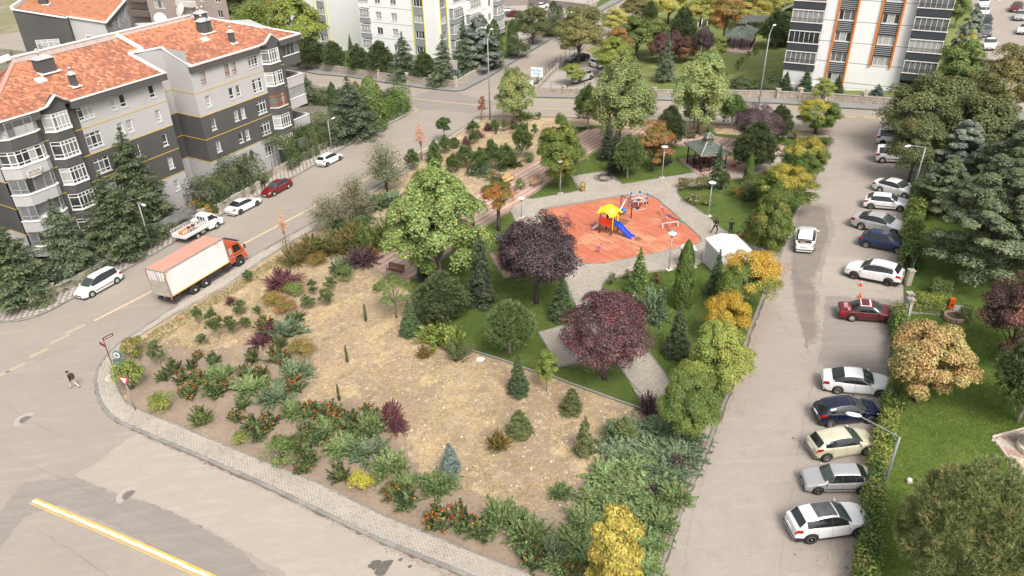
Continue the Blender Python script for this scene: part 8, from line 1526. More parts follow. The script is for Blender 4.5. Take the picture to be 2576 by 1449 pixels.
b=MB();b.prism([(.36*cos(2*PI*k/24)-.05,h-.34+.36*sin(2*PI*k/24))for k in range(24)],-.05,.10,f=lambda a,c,t:(a,t,c));b.bd('emblem_disc',teal,o);b=MB();b.prism([(.28*cos(2*PI*k/24)-.05,h-.34+.28*sin(2*PI*k/24))for k in range(24)],-.065,-.052,f=lambda a,c,t:(a,t,c));b.bd('emblem_ring',mat('sign_pale',(.62,.64,.62),.5),o);b=MB();b.prism([(.15*cos(2*PI*k/16)-.05,h-.34+.15*sin(2*PI*k/16))for k in range(16)],-.075,-.067,f=lambda a,c,t:(a,t,c));b.bd('emblem_centre',mat('emblem_green',(.08,.35,.25),.5),o);MB().box((-.05,-.08,h-.34),(.12,.01,.12),rz=0,M=MR(.4,3,'Y')).bd('emblem_mark',mat('emblem_red',(.55,.08,.08),.5),o)
b=MB();b.prism([(-.55,h-.85),(-.35,h-.72),(.0,h-.76),(.25,h-.72),(.55,h-.85),(.60,h-1.1),(.42,h-1.35),(.1,h-1.5),(-.1,h-1.72),(-.5,h-1.6),(-.62,h-1.3)],-.05,.08,f=lambda a,c,t:(a,t,c));b.bd('name_board',teal,o)
for k in range(2):link('lettering',text_mesh('PARKI' if k else 'PARK',.20,mat('sign_pale',(.62,.64,.62),.5)),o,(0.0,-.07,h-1.08-k*.30),(PI/2,R(12),0))if k==0 else MB().box((.02,-.062,h-1.38),(.60,.01,.08)).bd('lettering_bar',mat('sign_pale',(.62,.64,.62),.5),o)
o,h=sign_post((1351,214),170,'white site name board reading NECIPBEY SITESI on a grey post by the car court wall',rz=R(-20),name='site_sign',off=.1,r_=.16);MB().box((0,-.05,h-.75),(2.0,.3,1.5)).bd('board',mat('board_white',(.78,.80,.80),.5),o);blu=mat('sign_blue',(.03,.35,.55),.5);link('lettering',text_mesh('NECİPBEY',.42,blu),o,(0,-.22,h-.42),(PI/2,0,0));link('lettering',text_mesh('SİTESİ',.42,blu),o,(0,-.22,h-.98),(PI/2,0,0))
o,h=sign_post((1139,212),150,'grey site sign with red letters before the white block corner',rz=R(-20),name='site_sign',off=.1,r_=.05);MB().box((0,.1,h*.32),(.7,.3,h*.64+.2)).bd('pylon',mat('pylon_grey',(.36,.36,.35),.5),o);MB().box((-.3,0,h-.9),(2.6,.4,1.6)).bd('board',mat('board_grey',(.40,.38,.37),.5),o);rdl=mat('letters_red',(.50,.06,.10),.5);link('lettering',text_mesh('GÜL',.55,rdl),o,(-.5,-.22,h-.55),(PI/2,0,0));link('lettering',text_mesh('SİTESİ',.50,rdl),o,(-.35,-.22,h-1.25),(PI/2,0,0));MB().prism([(-1.0,h-.1),(-.4,h+.05),(.1,h-.1)],-.2,-.15,f=lambda a,c,t:(a,t,c)).bd('roof_mark',rdl,o);MB().box((0,-.06,h*.52),(.4,.02,.3)).bd('display',ink,o)
o,h=sign_post((1158,214),176,'small blue street name plates at the wall corner',rz=R(-20),name='street_sign');MB().box((-.3,0,h-.1),(.8,.04,.22)).bd('name_plate',mat('plate_blue',(.10,.14,.22),.5),o);MB().box((-.35,-.03,h-.42),(.8,.04,.18)).bd('name_plate',mat('plate_blue',(.10,.14,.22),.5),o)
p=at(1336,224,.1);o=thing('junction_box','small white utility box at the left end of the car court wall','utility box',p,0);MB().box((0,0,.7),(.7,.45,1.4)).bd('cabinet',disc_m,o);MB().box((0,0,.05),(.8,.5,.1)).bd('plinth',conc_w,o)
p=at(1024,268,.1);o=thing('junction_box','concrete utility box at the tip of the left block corner','utility box',p,R(20));MB().box((0,0,.6),(1.1,.5,1.2)).bd('cabinet',conc_w,o);MB().box((0,0,1.23),(1.2,.6,.06)).bd('lid',coping,o)
p=at(490,545,1.0);o=thing('gate_emblem','black and yellow diamond emblem plate on the fence behind the pickup','emblem plate',at(430,588,.1)+Vc((0,0,1.2)),R(60));MB().prism([(-.75,0),(-.4,.2),(0,.42),(.4,.2),(.75,0),(.4,-.2),(0,-.42),(-.4,-.2)],-.06,-.03,f=lambda a,c,t:(a,t,c)).bd('plate',ink,o);MB().box((0,-.07,0),(.62,.02,.22)).bd('centre',mat('emblem_yellow',(.65,.45,.03),.5),o)
b0_,b1_=at(400,606,.1),at(500,553,.1);o=thing('panel_fence','grey slatted fence between the tall cedar and the yellowing ivy','fence',b0_);d=b1_-b0_
for k in range(9):z=1.05+k*.13;MB().tube([Vc((0,0,z)),d+Vc((0,0,z))],.045,4).bd('slat',mat('fence_slat_grey',(.28,.29,.29),.6),o)
# ================================================================ PAVILIONS
black_m=mat('steel_black',(.018,.017,.018),.45);shingle=[mat('shingle_green',(.115,.140,.115),.9,var=.12,scale=3,objvar=.1),mat('shingle_green_pale',(.15,.175,.145),.9,objvar=.1),mat('shingle_dark',(.06,.08,.075),.9)];hipm=mat('hip_cap',(.42,.38,.33),.8);fasc=mat('fascia_worn',(.26,.19,.14),.85,var=.5,scale=4);wdr=mat('wood_red_brown',(.16,.045,.03),.45,var=.3,scale=3,coat=.2);deckm=mat('pavilion_stone',(.42,.30,.26),.85,var=.1)
def shingled(root,A,B,C,rows,cols,nmax=150,seed=1):
 """shingles in courses on the triangle or trapezium A-B (eave) to C (list of 1 or 2 upper points)"""
 rr=random.Random(seed);C0,C1=(C[0],C[0])if len(C)==1 else C;n=(B-A).cross(C0-A).normalized();n=n if n.z>0 else-n;MB().add([A,B,C1+(C1-C1),C0]if len(C)>1 else[A,B,C0],[(0,1,2,3)if len(C)>1 else(0,1,2)]).bd('roof_plane',shingle[0],root);rest=MB();q=0
 for j in range(rows):
  t0,t1=j/rows,(j+1.08)/rows;a0,b0=A.lerp(C0,t0),B.lerp(C1,t0);a1,b1=A.lerp(C0,min(1,t1)),B.lerp(C1,min(1,t1));W_=(b0-a0).length;m_=max(1,int(W_/((B-A).length/cols)));o_=(j%2)*.5/m_
  for i in range(m_+(j%2)):
   u0,u1=max(0,i/m_-o_),min(1,(i+1)/m_-o_)
   if u1-u0<.01:continue
   g_=.015/max(W_,.1);P_=[a0.lerp(b0,u0+g_)+n*.03,a0.lerp(b0,u1-g_)+n*.03,a1.lerp(b1,u1-g_)+n*.008,a1.lerp(b1,u0+g_)+n*.008,a0.lerp(b0,u0+g_),a0.lerp(b0,u1-g_)];F_=[(0,1,2,3),(4,5,1,0)];k=2 if rr.random()<.10 else(1 if rr.random()<.3 else 0)
   if q<nmax:MB().add(P_,F_).bd('shingle',shingle[k],root);q+=1
   else:rest.add(P_,F_,k)
 if rest.v:rest.bd('shingles_beyond',shingle,root,kind='stuff')
def pavilion(label,corners,hh,base_z=.14,table=True,valance=False,over=.62,name='pavilion',nmax=70,wall_h=.85,open_side=3):
 """corners: ground points of the four corner posts, going round"""
 P=[at(*c,h=base_z)for c in corners];P.append(P[0]+P[2]-P[1]);cen=sum(P,Vc())/4;o=thing(name,label,'pavilion',cen);Q=[p-cen for p in P];zt=hh
 for q in Q:MB().tube([q,Vc((q.x,q.y,zt))],.075,4).bd('post',black_m,o)
 for i in range(4):
  a,c=Q[i],Q[(i+1)%4];mids=[a.lerp(c,.36),a.lerp(c,.64)]if i==open_side else[a.lerp(c,.5)]
  for m_ in mids:MB().tube([m_,Vc((m_.x,m_.y,zt))],.06,4).bd('post',black_m,o)
  segs=[(a,mids[0]),(mids[1],c)]if i==open_side else[(a,c)]
  for s,e in segs:
   b=MB();b.tube([s+Vc((0,0,wall_h)),e+Vc((0,0,wall_h))],.035,4);b.tube([s+Vc((0,0,.10)),e+Vc((0,0,.10))],.03,4);b.bd('handrail',black_m,o);n=max(2,int((e-s).length/.17))
   for k in range(1,n):q=s.lerp(e,k/n);MB().tube([q+Vc((0,0,.10)),q+Vc((0,0,wall_h))],.016,4,cap=False).bd('baluster',black_m,o)
  b=MB();b.tube([Vc((a.x,a.y,zt-.28)),Vc((c.x,c.y,zt-.28))],.02,4);n=14
  for k in range(n):p0,p1=a.lerp(c,k/n),a.lerp(c,(k+1)/n);b.tube([Vc((p0.x,p0.y,zt-.28)),Vc((p1.x,p1.y,zt-.05))],.012,3,cap=False)
  b.bd('lattice',black_m,o)
 E=[Vc((q.x,q.y,0))*(1+over/q.xy.length)+Vc((0,0,zt))for q in Q];E=[Vc((e.x,e.y,zt))for e in E];rise=(E[0]-E[2]).xy.length*.19;K=[Vc((e.x*.22,e.y*.22,zt+rise*.80))for e in E]
 for i in range(4):shingled(o,E[i],E[(i+1)%4],[K[i],K[(i+1)%4]],11,11,nmax,i)
 b=MB();[strip(b,[E[i]+Vc((0,0,-.16)),E[(i+1)%4]+Vc((0,0,-.16))],.06,.17)for i in range(4)];b.bd('fascia',fasc,o);b=MB();[strip(b,[E[i]+Vc((0,0,.02)),K[i]+Vc((0,0,.02))],.10,.04)for i in range(4)]
 K2=[Vc((k.x,k.y,k.z+.42))for k in K];b2=MB();[b2.box(((k.x+K[(i+1)%4].x)/2*.9,(k.y+K[(i+1)%4].y)/2*.9,k.z+.2),(.02,.02,.02))for i,k in enumerate(K)];b3=MB()
 for i in range(4):p,q=K[i]*.93,K[(i+1)%4]*.93;b3.add([Vc((p.x,p.y,K[i].z-.05)),Vc((q.x,q.y,K[i].z-.05)),Vc((q.x,q.y,K2[i].z)),Vc((p.x,p.y,K2[i].z))],[(0,1,2,3)])
 b3.bd('cupola_side',fasc,o);E2=[Vc((k.x*1.45,k.y*1.45,K2[0].z))for k in K];T_=Vc((0,0,K2[0].z+rise*.42))
 for i in range(4):shingled(o,E2[i],E2[(i+1)%4],[T_],4,5,20,i+9)
 [strip(b,[E2[i]+Vc((0,0,.02)),T_+Vc((0,0,.02))],.08,.04)for i in range(4)];b.bd('hip_cap',hipm if not valance else shingle[0],o)
 if table:
  ux=(Q[1]-Q[0]).normalized();uy=Vc((-ux.y,ux.x,0));rz=math.atan2(ux.y,ux.x);zf=0
  t=thing('picnic_table','red-brown wooden table under the roof of the '+('green-shingled pavilion' if 'far' not in label else 'far pavilion'),'table',cen+Vc((0,0,.02)),rz)
  for k in range(5):MB().box((0,-.40+k*.2,.76),(1.9,.18,.05)).bd('plank',wdr,t)
  for s in(-1,1):MB().box((s*.7,0,.37),(.08,.6,.74)).bd('leg',black_m,t)
  for s,nm in((-1,'nearer'),(1,'farther')):
   t=thing('bench',f'red-brown backed bench on the {nm} side of the pavilion table','bench',cen+uy*s*.95+Vc((0,0,.02)),rz)
   for k in range(3):MB().box((0,-.14+k*.14,.45),(1.9,.12,.04)).bd('seat_slat',wdr,t)
   for k in range(3):MB().box((0,s*.26,.60+k*.14),(1.9,.04,.11)).bd('back_slat',wdr,t)
   for x in(-.8,.8):MB().box((x,0,.22),(.06,.4,.44)).bd('leg',black_m,t)
 return o
pavilion('green-shingled hip-roofed pavilion with black posts beyond the playground',[(1728,410.4),(1762.4,433.5),(1822.8,424.5)],2.2,open_side=1)
pavilion('pavilion mostly hidden behind the near-black plum tree',[(1259,652.7),(1288,688.7),(1362,676)],2.2,table=False)
# ---- far pavilion and others behind
pavilion('far pavilion with a grey-green roof on a stone base in the garden',[(1821,127),(1886,125.5),(1899,104)],2.3,table=False,over=.5,nmax=20,valance=True,open_side=0)
b=MB();
for q in[[(1816,126),(1816,133),(1900,136),(1908,100),(1828,96)]]:
 P=[at(*p,h=.1)for p in q];O=P[0];b.prism([(p.x-O.x,p.y-O.y)for p in P],-.1,.45);tag(b.bd('stone_platform',deckm,loc=O),'low pinkish stone platform under the far pavilion','platform')
o=thing('pergola','dark roofed pergola behind the far pavilion','pergola',at(1905,84,.1));
for x in(-3,0,3):
 for y in(-2,2):MB().tube([(x,y,0),(x,y,2.6)],.07,4).bd('post',black_m,o)
MB().box((0,0,2.7),(7.4,5.2,.15)).bd('roof',mat('pergola_roof',(.10,.095,.09),.8),o);MB().box((0,-2,.8),(6,.08,.1)).bd('rail',black_m,o);MB().box((0,0,.7),(4,1,.08)).bd('table',wdr,o)
o=thing('climbing_frame','white and blue slide frame of the far playground','playground',at(1757,92,.1),.3)
for x in(-1,1):
 for y in(-1,1):MB().tube([(x,y,0),(x,y,3)],.07,6).bd('post',disc_m,o)
for k in range(6):MB().box((0,-1.05,.4+k*.4),(.7,.06,.08)).bd('rung',black_m,o)
MB().box((2.2,-.4,1.2),(2.6,.7,.12),M=MR(R(28),3,'Y')).bd('slide',mat('slide_teal',(.02,.35,.26),.4),o);MB().box((-1.9,-1.2,.7),(.5,.4,.3)).bd('swing_seat',mat('swing_blue',(.03,.12,.5),.4),o)
# ================================================================ PLAYGROUND
pl_red=mat('play_red',(.75,.06,.02),.4,coat=.4);pl_yel=mat('play_yellow',(.85,.68,.01),.4,coat=.4);pl_blu=mat('play_blue',(.012,.07,.62),.35,coat=.4);pl_pur=mat('play_purple_post',(.13,.045,.055),.45,coat=.2);pl_whi=mat('play_white',(.62,.54,.56),.5,var=.1,scale=5);pl_lb=mat('play_light_blue',(.25,.47,.72),.5);pl_pnk=mat('play_pink',(.55,.20,.22),.5)
def ground_z(px,py):return at(px,py,.14)
def ZS(x,y):return Z((2300,760),4.528,(x,y))
FLP,FRP,BLP,BRP=at(*ZS(445,775),h=.14),at(*ZS(650,825),h=.14),at(*ZS(545,690),h=.14),at(*ZS(745,740),h=.14)
o=thing('slide_tower','play tower with yellow canopy, red fence panel and blue slide','play equipment',FLP);ux=(FRP-FLP);wx=ux.length;rz=math.atan2(ux.y,ux.x);o.rotation_euler=(0,0,rz);dpt=(BLP-FLP).length
dpt=min(dpt,wx*1.25);zp=1.18;zc=2.30
for x in(0,wx):
 for y in(0,dpt):MB().tube([(x,y,0),(x,y,zc)],.065,8).bd('post',pl_pur,o)
MB().box((wx/2,dpt/2,zp),(wx,dpt,.08)).bd('platform',pl_pur,o)
for k in range(6):
 x=.14+(wx-.28)*k/5;MB().prism([(x-.075,zp-.18),(x+.075,zp-.18),(x+.075,zp+.62),(x,zp+.74),(x-.075,zp+.62)],-.09,-.04,f=lambda a,c,t:(a,t,c)).bd('picket',pl_red,o)
b=MB();b.box((wx/2,-.06,zp+.02),(wx-.1,.03,.10));b.box((wx/2,-.06,zp+.5),(wx-.1,.03,.10));b.bd('picket_rail',pl_red,o)
for s_ in(0,):
 b=MB()
 for k in range(4):b.box((.12+(wx-.24)*k/3,dpt+.05,zp+.40),(.14,.04,.75))
 b.bd('back_panel',pl_blu,o)
b=MB();b.prism([(0,zp),(.22,zp),(.22,zp+.55),(.42,zp+.85),(dpt-.42,zp+.85),(dpt-.22,zp+.55),(dpt-.22,zp),(dpt,zp),(dpt,zp+1.02),(0,zp+1.02)],wx+.0,wx+.06,f=lambda a,c,t:(t,a,c));b.prism([(0,zp-.6),(.16,zp-.6),(.16,zp),(0,zp)],wx,wx+.06,f=lambda a,c,t:(t,a,c));b.bd('arch_panel',pl_yel,o)
nn=15;V=[];F=[];ov=.30
for i in range(nn):
 for j in range(nn):
  u,v=i/(nn-1)*2-1,j/(nn-1)*2-1;au,av=abs(u),abs(v);barrel=max((1-(v/.52)**2)if abs(v)<.52 else 0,(1-(u/.52)**2)if abs(u)<.52 else 0);barrel=max(0,barrel)**.5*.36;pyr=max(0,.34*(1-max(au,av))**1.1)+max(0,.12-.12*(au+av));z=zc+.02+barrel*(1-.25*max(au,av))+pyr-.07*(au*av)
  V.append((wx/2+u*(wx/2+ov),dpt/2+v*(dpt/2+ov),z))
F=[(i*nn+j,(i+1)*nn+j,(i+1)*nn+j+1,i*nn+j+1)for i in range(nn-1)for j in range(nn-1)];cb=MB();cb.add(V,F,smooth=True);cb.add([(x,y,z-.05)for x,y,z in V],[f[::-1]for f in F],smooth=True);
edge=[i*nn for i in range(nn)]+[(nn-1)*nn+j for j in range(1,nn)]+[i*nn+nn-1 for i in range(nn-2,-1,-1)]+[j for j in range(nn-2,0,-1)];cb.add([V[e]for e in edge]+[(V[e][0],V[e][1],V[e][2]-.09)for e in edge],[(k,(k+1)%len(edge),(k+1)%len(edge)+len(edge),k+len(edge))for k in range(len(edge))]);cb.bd('canopy',pl_yel,o)
S0=o.matrix_basis.inverted()@at(*ZS(1045,865),h=.14)if False else None
inv=(Matrix.Translation(FLP)@MR(rz,4,'Z')).inverted();e_=inv@at(*ZS(1045,868),h=.14);s_=Vc((wx+.05,dpt*.42,zp));dirs=Vc((e_.x-s_.x,e_.y-s_.y,0));Ls=dirs.length;u_=dirs/Ls;v_=Vc((-u_.y,u_.x,0));pr=[(0,zp+.02),(.10,zp),(.22,zp-.08),(.80,.32),(.88,.24),(1.0,.22),(1.04,.12)];cs=[(-.30,.26),(-.33,.26),(-.30,.02),(-.22,-.02),(.22,-.02),(.30,.02),(.33,.26),(.30,.26),(.24,.06),(-.24,.06)]
sb=MB();m_=len(cs);V=[s_*Vc((1,1,0)).x*0+Vc((s_.x,s_.y,0))+u_*(t*Ls)+v_*a+Vc((0,0,z+c))for t,z in pr for a,c in cs];F=[(i*m_+j,i*m_+(j+1)%m_,(i+1)*m_+(j+1)%m_,(i+1)*m_+j)for i in range(len(pr)-1)for j in range(m_)];sb.add(V,F);sb.bd('slide',pl_blu,o);MB().box(Vc((s_.x,s_.y,0))+u_*Ls*.93+Vc((0,0,.10)),(.34,.12,.22),rz=math.atan2(u_.y,u_.x)+PI/2).bd('slide_foot',pl_blu,o)
e_=inv@at(*ZS(325,715),h=.14);st=Vc((0,dpt*.5,zp));d_=Vc((e_.x,e_.y,0))-Vc((st.x,st.y,0));
for k in range(5):t=(k+.5)/5;q=Vc((st.x,st.y,0))+d_*t;MB().box(q+Vc((0,0,zp*(1-t))),(.30,.62,.05),rz=math.atan2(d_.y,d_.x)).bd('step',pl_whi,o)
vv=Vc((-d_.y,d_.x,0)).normalized()*.33
for s in(-1,1):
 a_=Vc((st.x,st.y,0))+vv*s;c_=a_+d_;b=MB();b.tube([a_+Vc((0,0,zp-.08)),c_+Vc((0,0,.02))],.045,4);b.bd('stringer',pl_whi,o);b=MB();b.tube([c_,c_+Vc((0,0,.60)),a_+Vc((0,0,zp+.60))],.022,5);b.tube([c_.lerp(a_,.5)+Vc((0,0,zp*.5)),c_.lerp(a_,.5)+Vc((0,0,zp*.5+.60))],.02,5);b.tube([c_+Vc((0,0,.32)),a_+Vc((0,0,zp+.32))],.016,5);b.bd('handrail',pl_pnk,o)
for q in([ZS(600,625),ZS(790,505),ZS(985,548),ZS(800,730)],[ZS(280,610),ZS(380,595),ZS(430,640),ZS(330,740)],[ZS(1068,885),ZS(1110,845),ZS(1165,848),ZS(1218,905),ZS(1110,922)]):poly('worn_mat',q,.148,mat('rubber_worn',(.27,.10,.07),.95,var=.2,scale=4))
p0,p1=at(*ZS(822,440),h=.14),at(*ZS(1015,512),h=.14);o=thing('swing','purple swing frame with a blue bucket seat beside the slide tower','play equipment',p0);d=p1-p0;hh=height(p0,Z((2300,760),4.528,(845,92))[1])
for q in(Vc(),Vc((d.x,d.y,d.z))):MB().tube([q,Vc((q.x,q.y,hh))],.06,8).bd('post',pl_pur,o)
MB().tube([Vc((0,0,hh-.06)),Vc((d.x,d.y,hh-.06))],.055,8).bd('top_beam',pl_pur,o);a_=Vc((d.x*.5,d.y*.5,hh-.04));tw2=inv.inverted()@Vc((wx,dpt,zc-.1))-p0;MB().tube([a_,tw2],.06,6).bd('tie_beam',disc_m,o)
c_=Vc((d.x*.30,d.y*.30,0));b=MB();[b.tube([c_+Vc((s*.12,0,hh-.1)),c_+Vc((s*.16,0,.80))],.010,4,cap=False)for s in(-1,1)];b.bd('chain',alu,o);b=MB();b.lathe([(.24,-.20),(.26,0),(.24,.20)],(c_.x,c_.y,.62),12,axis='X');b.bd('bucket_seat',mat('swing_bucket',(.03,.22,.55),.4),o)
pc=at(*ZS(1150,290),h=.14);o=thing('carousel','round pedal carousel with white frame and blue seats','play equipment',pc);rc=.42*(at(*ZS(1330,290),h=.14)-at(*ZS(975,290),h=.14)).length*1.12;z1=.95
def ring(r_,z,t_,m_,nm,n=30):b=MB();b.tube([(r_*cos(2*PI*k/n),r_*sin(2*PI*k/n),z)for k in range(n+1)],t_,5,cap=False);b.bd(nm,m_,o)
ring(rc,.05,.035,mat('play_ring_white',(.66,.66,.68),.5),'base_ring');MB().lathe([(rc*.96,0),(rc*.96,.015)],n=30,smooth=False).bd('floor_disc',mat('rubber_dark_red',(.26,.06,.045),.9,var=.2,scale=5),o);ring(rc*.95,z1,.035,_M['play_ring_white'],'handle_ring');MB().tube([(0,0,0),(0,0,z1)],.07,8).bd('hub',pl_pnk,o)
for k in range(3):a=R(20)+PI*k/3;MB().tube([(-rc*.95*cos(a),-rc*.95*sin(a),z1-.02),(rc*.95*cos(a),rc*.95*sin(a),z1-.02)],.045,6).bd('spoke',_M['play_ring_white'],o)
for k in range(6):
 a=PI*k/3+.3;x,y=rc*cos(a),rc*sin(a);b=MB();b.tube([(x*.95,y*.95,z1),(x*.98,y*.98,.25)],.035,5);b.bd('seat_post',pl_whi,o);b=MB();b.box((x*.9,y*.9,z1+.05),(.30,.22,.05),rz=a);b.bd('seat',pl_lb,o);b=MB();b.box((x*1.02,y*1.02,z1+.22),(.05,.24,.26),rz=a,taper=.7);b.bd('seat_back',mat('seat_navy',(.03,.07,.25),.5),o)
 if k%2==0:b=MB();b.lathe([(.10,-.04),(.17,-.04),(.17,.04),(.10,.04)],(x*.98,y*.98,.19),14,axis='Y');b.bd('wheel',TYRE,o)
def seesaw(p,q,piv,cA,cB,label,name='seesaw'):
 a,c=at(*p,h=.14),at(*q,h=.14);o=thing(name,label,'play equipment',(a+c)/2);O=(a+c)/2;u=(c-a).normalized();v=Vc((-u.y,u.x,0));A_,C_=a-O+Vc((0,0,piv[0])),c-O+Vc((0,0,piv[1]));MB().tube([A_,C_],.065,8).bd('beam',pl_pur if cA=='p' else pl_pnk,o)
 for e,col in((A_,pl_lb if cA!='p' else mat('seat_purple',(.12,.08,.32),.5)),(C_,mat('seat_teal',(.05,.42,.36),.5))):MB().box(e+Vc((0,0,.09)),(.36,.26,.06),rz=math.atan2(u.y,u.x)).bd('seat',col,o)
 for s,e in((1,A_),(-1,C_)):g_=e+u*s*.45;b=MB();b.tube([g_,g_+Vc((0,0,.38))],.022,5);b.tube([g_+v*.18+Vc((0,0,.38)),g_-v*.18+Vc((0,0,.38))],.022,5);b.bd('handle',mat('handle_red',(.55,.10,.08),.5),o)
 return o,O
o,O=seesaw(ZS(1560,440),ZS(1760,810),(.75,.35),'l','b','seesaw beam with a light blue raised seat');o2,O2=seesaw(ZS(1680,570),ZS(1925,660),(.60,.50),'p','t','seesaw beam with purple and green seats')
a,c=at(*ZS(1582,690),h=.14),at(*ZS(1862,655),h=.14);t=thing('seesaw_stand','white support beam carrying both seesaws','play equipment',a);d=c-a;
for q in(Vc(),d):MB().box(q+Vc((0,0,.25)),(.14,.12,.5)).bd('leg',pl_whi,t)
MB().tube([Vc((0,0,.5)),d+Vc((0,0,.5))],.06,6).bd('cross_beam',pl_whi,t)
def spring(p,topy,label):
 q=at(*p,h=.14);o=thing('spring_rider',label,'play equipment',q,.5,'spring riders');b=MB();b.tube([(.09*cos(k*.7),.09*sin(k*.7),k*.0125)for k in range(36)],.016,4,cap=False);b.bd('spring',pl_pnk,o);MB().prism([(-.28,.48),(.20,.46),(.30,.86),(.22,.90),(.12,.62),(-.1,.60),(-.3,.66)],-.05,.05,f=lambda a,c,t:(a,t,c)).bd('body',mat('rider_pink',(.62,.18,.25),.5),o);MB().tube([(.24,-.16,.86),(.24,.16,.86)],.018,5).bd('handle',pl_pnk,o);MB().box((-.12,0,.63),(.26,.2,.04)).bd('seat',mat('rider_blue',(.08,.12,.4),.5),o)
spring(ZS(438,1130),0,'pink spring rider in the front left of the playground');spring(Z((2000,768),1.8864,(515,205)),0,'red and blue spring rider at the back left of the playground')
# ================================================================ CABIN, CABINET, BINS, BENCHES, SMALL THINGS
def ZK(x,y):return Z((2760,840),5.573,(x,y))
c0,c1=at(*ZK(300,1180),h=.13),at(*ZK(430,1310),h=.13);tl0=c0;u=Vc((.845,-.53,0));A0=at(*ZK(300,1175),h=.13);A1=at(*ZK(600,1480),h=.13);A2=at(*ZK(1060,1080+60),h=.13)
dd=(A1-A0);La=2.75;ua=dd.normalized();ua.z=0;ub=Vc((-ua.y,ua.x,0));rz=math.atan2(ua.y,ua.x);Hc=height(A0,ZK(375,640)[1]);Wc=2.75
cab_w=mat('cabin_white',(.70,.70,.68),.5,var=.05,scale=2);o=thing('cabin','white ribbed metal guard cabin with a shallow pitched roof beside the playground','cabin',A0,rz)
MB().box((La/2,Wc/2,Hc/2-.1),(La-.04,Wc-.04,Hc+.1)).bd('body',cab_w,o)
for k in range(18):MB().box((.08+k*(La-.16)/17,-.012,Hc/2),(.07,.035,Hc-.16),taper=1).bd('wall_rib',cab_w,o)
for k in range(18):MB().box((La+.012,.08+k*(Wc-.16)/17,Hc/2+(.9 if 4<k<15 else 0)),(.035,.07,(Hc-.16)if not 4<k<15 else.5)).bd('wall_rib',cab_w,o)
for x,y in((0,0),(La,0),(0,Wc),(La,Wc)):MB().box((x,y,Hc/2),(.10,.10,Hc)).bd('corner_post',disc_m,o)
zr=Hc;rs=.28
for s in(0,1):
 y_a,y_b=(-.08,Wc/2-.16)if s==0 else(Wc/2+.16,Wc+.08);za,zb2=(zr,zr+rs*.9)if s==0 else(zr+rs*.9,zr)
 MB().add([(-.06,y_a,za),(La+.06,y_a,za),(La+.06,y_b,zb2),(-.06,y_b,zb2)],[(0,1,2,3)]).bd('roof_sheet',mat('cabin_roof',(.17,.18,.19),.4,.2,var=.1,scale=3),o)
 for k in range(10):x=.05+k*(La-.1)/9;bb=MB();strip(bb,[Vc((x,y_a,za+.01)),Vc((x,y_b,zb2+.01))],.17,.035);bb.bd('roof_rib',disc_m,o)
MB().box((La/2,Wc/2,zr+rs*.98),(La+.16,.44,.07)).bd('ridge_cap',disc_m,o)
for x in(-.05,La+.05):b=MB();b.prism([(-.06,zr-.22),(Wc+.06,zr-.22),(Wc+.06,zr+.04),(Wc/2,zr+rs+.04),(-.06,zr+.04)],x-.03,x+.03,f=lambda a,c,t:(t,a,c));b.bd('gable_trim',disc_m,o)
MB().box((La/2,-.05,zr-.06),(La+.1,.08,.18)).bd('eave_trim',disc_m,o)
fwn=lambda a,z,d:Vc((La+.05-d,a,z));w_=window(o,fwn,.65,2.35,Hc-1.75,Hc-.55,'2',pvc,0,.03,False);flag=MB();flag.box((La+.045,1.05,Hc-1.15),(.01,.72,1.0));flag.bd('red_poster',mat('poster_red',(.30,.04,.04),.6),o);MB().lathe([(.16,0),(.16,.004)],(La+.05,1.0,Hc-.95),16,axis='X',smooth=False).bd('poster_moon',disc_m,o)
p=at(1745,672,.13);o=thing('electrical_cabinet','grey steel cabinet with a white curved lid between thuja and cabin','utility box',p+Vc((-.5,.0,0)),R(8));hq=height(p,Z((2760,840),5.573,(170,890))[1]);MB().box((0,.3,hq/2),(1.1,.9,hq)).bd('body',mat('cabinet_grey',(.20,.215,.225),.5),o);MB().prism([(-.62,hq),(.62,hq),(.5,hq+.16),(0,hq+.24),(-.5,hq+.16)],-.22,.82,f=lambda a,c,t:(a,t,c)).bd('lid',disc_m,o);MB().box((0,.3,-.02),(1.5,1.2,.16)).bd('plinth',conc_w,o);MB().box((.30,-.16,hq*.5),(.03,.03,.2)).bd('handle',black_m,o)
def bin_(p,topy,col,label,kind=0):
 q=at(*p,h=.13);h=height(q,topy);o=thing('litter_bin',label,'litter bin',q,R(-15));b=MB();r_=.26
 b.tube([(-r_,0,0),(-r_,0,h*.8),(-r_*.7,0,h*.95),(0,0,h),(r_*.7,0,h*.95),(r_,0,h*.8),(r_,0,0)],.03,6)if kind==0 else[b.tube([(s*.22,0,0),(s*.22,0,h*.9)],.025,5)for s in(-1,1)];b.bd('hoop',black_m,o)
 MB().lathe([(.17,h*.16),(.19,h*.18),(.20,h*.72),(.21,h*.74),(.18,h*.75)],n=16).bd('bucket',col,o)if kind==0 else MB().box((0,0,h*.62),(.38,.28,h*.5)).bd('bucket',col,o);MB().box((0,-.20,h*.6),(.16,.03,.06)).bd('slot',black_m,o)
bin_((1857,617),ZK(1070,470)[1],mat('bin_orange',(.62,.10,.02),.5),'orange litter bin in a black hoop behind the white cabin');bin_(Z((2000,0),1.8864,(622,1445)),Z((2000,0),1.8864,(622,1375))[1],mat('bin_yellow',(.58,.36,.02),.5),'yellow litter bin in a black hoop by the paved ring');bin_(Z((2700,500),5.573,(1305,950)),Z((2700,500),5.573,(1310,860))[1],_M['bin_orange'],'small orange litter box beside the green-shingled pavilion',1);bin_((2385,790),745,_M['bin_orange'],'orange litter bin at the end of the garden path',1)
plank_m=mat('bench_wood',(.62,.42,.20),.55,var=.15,scale=4,objvar=.08)
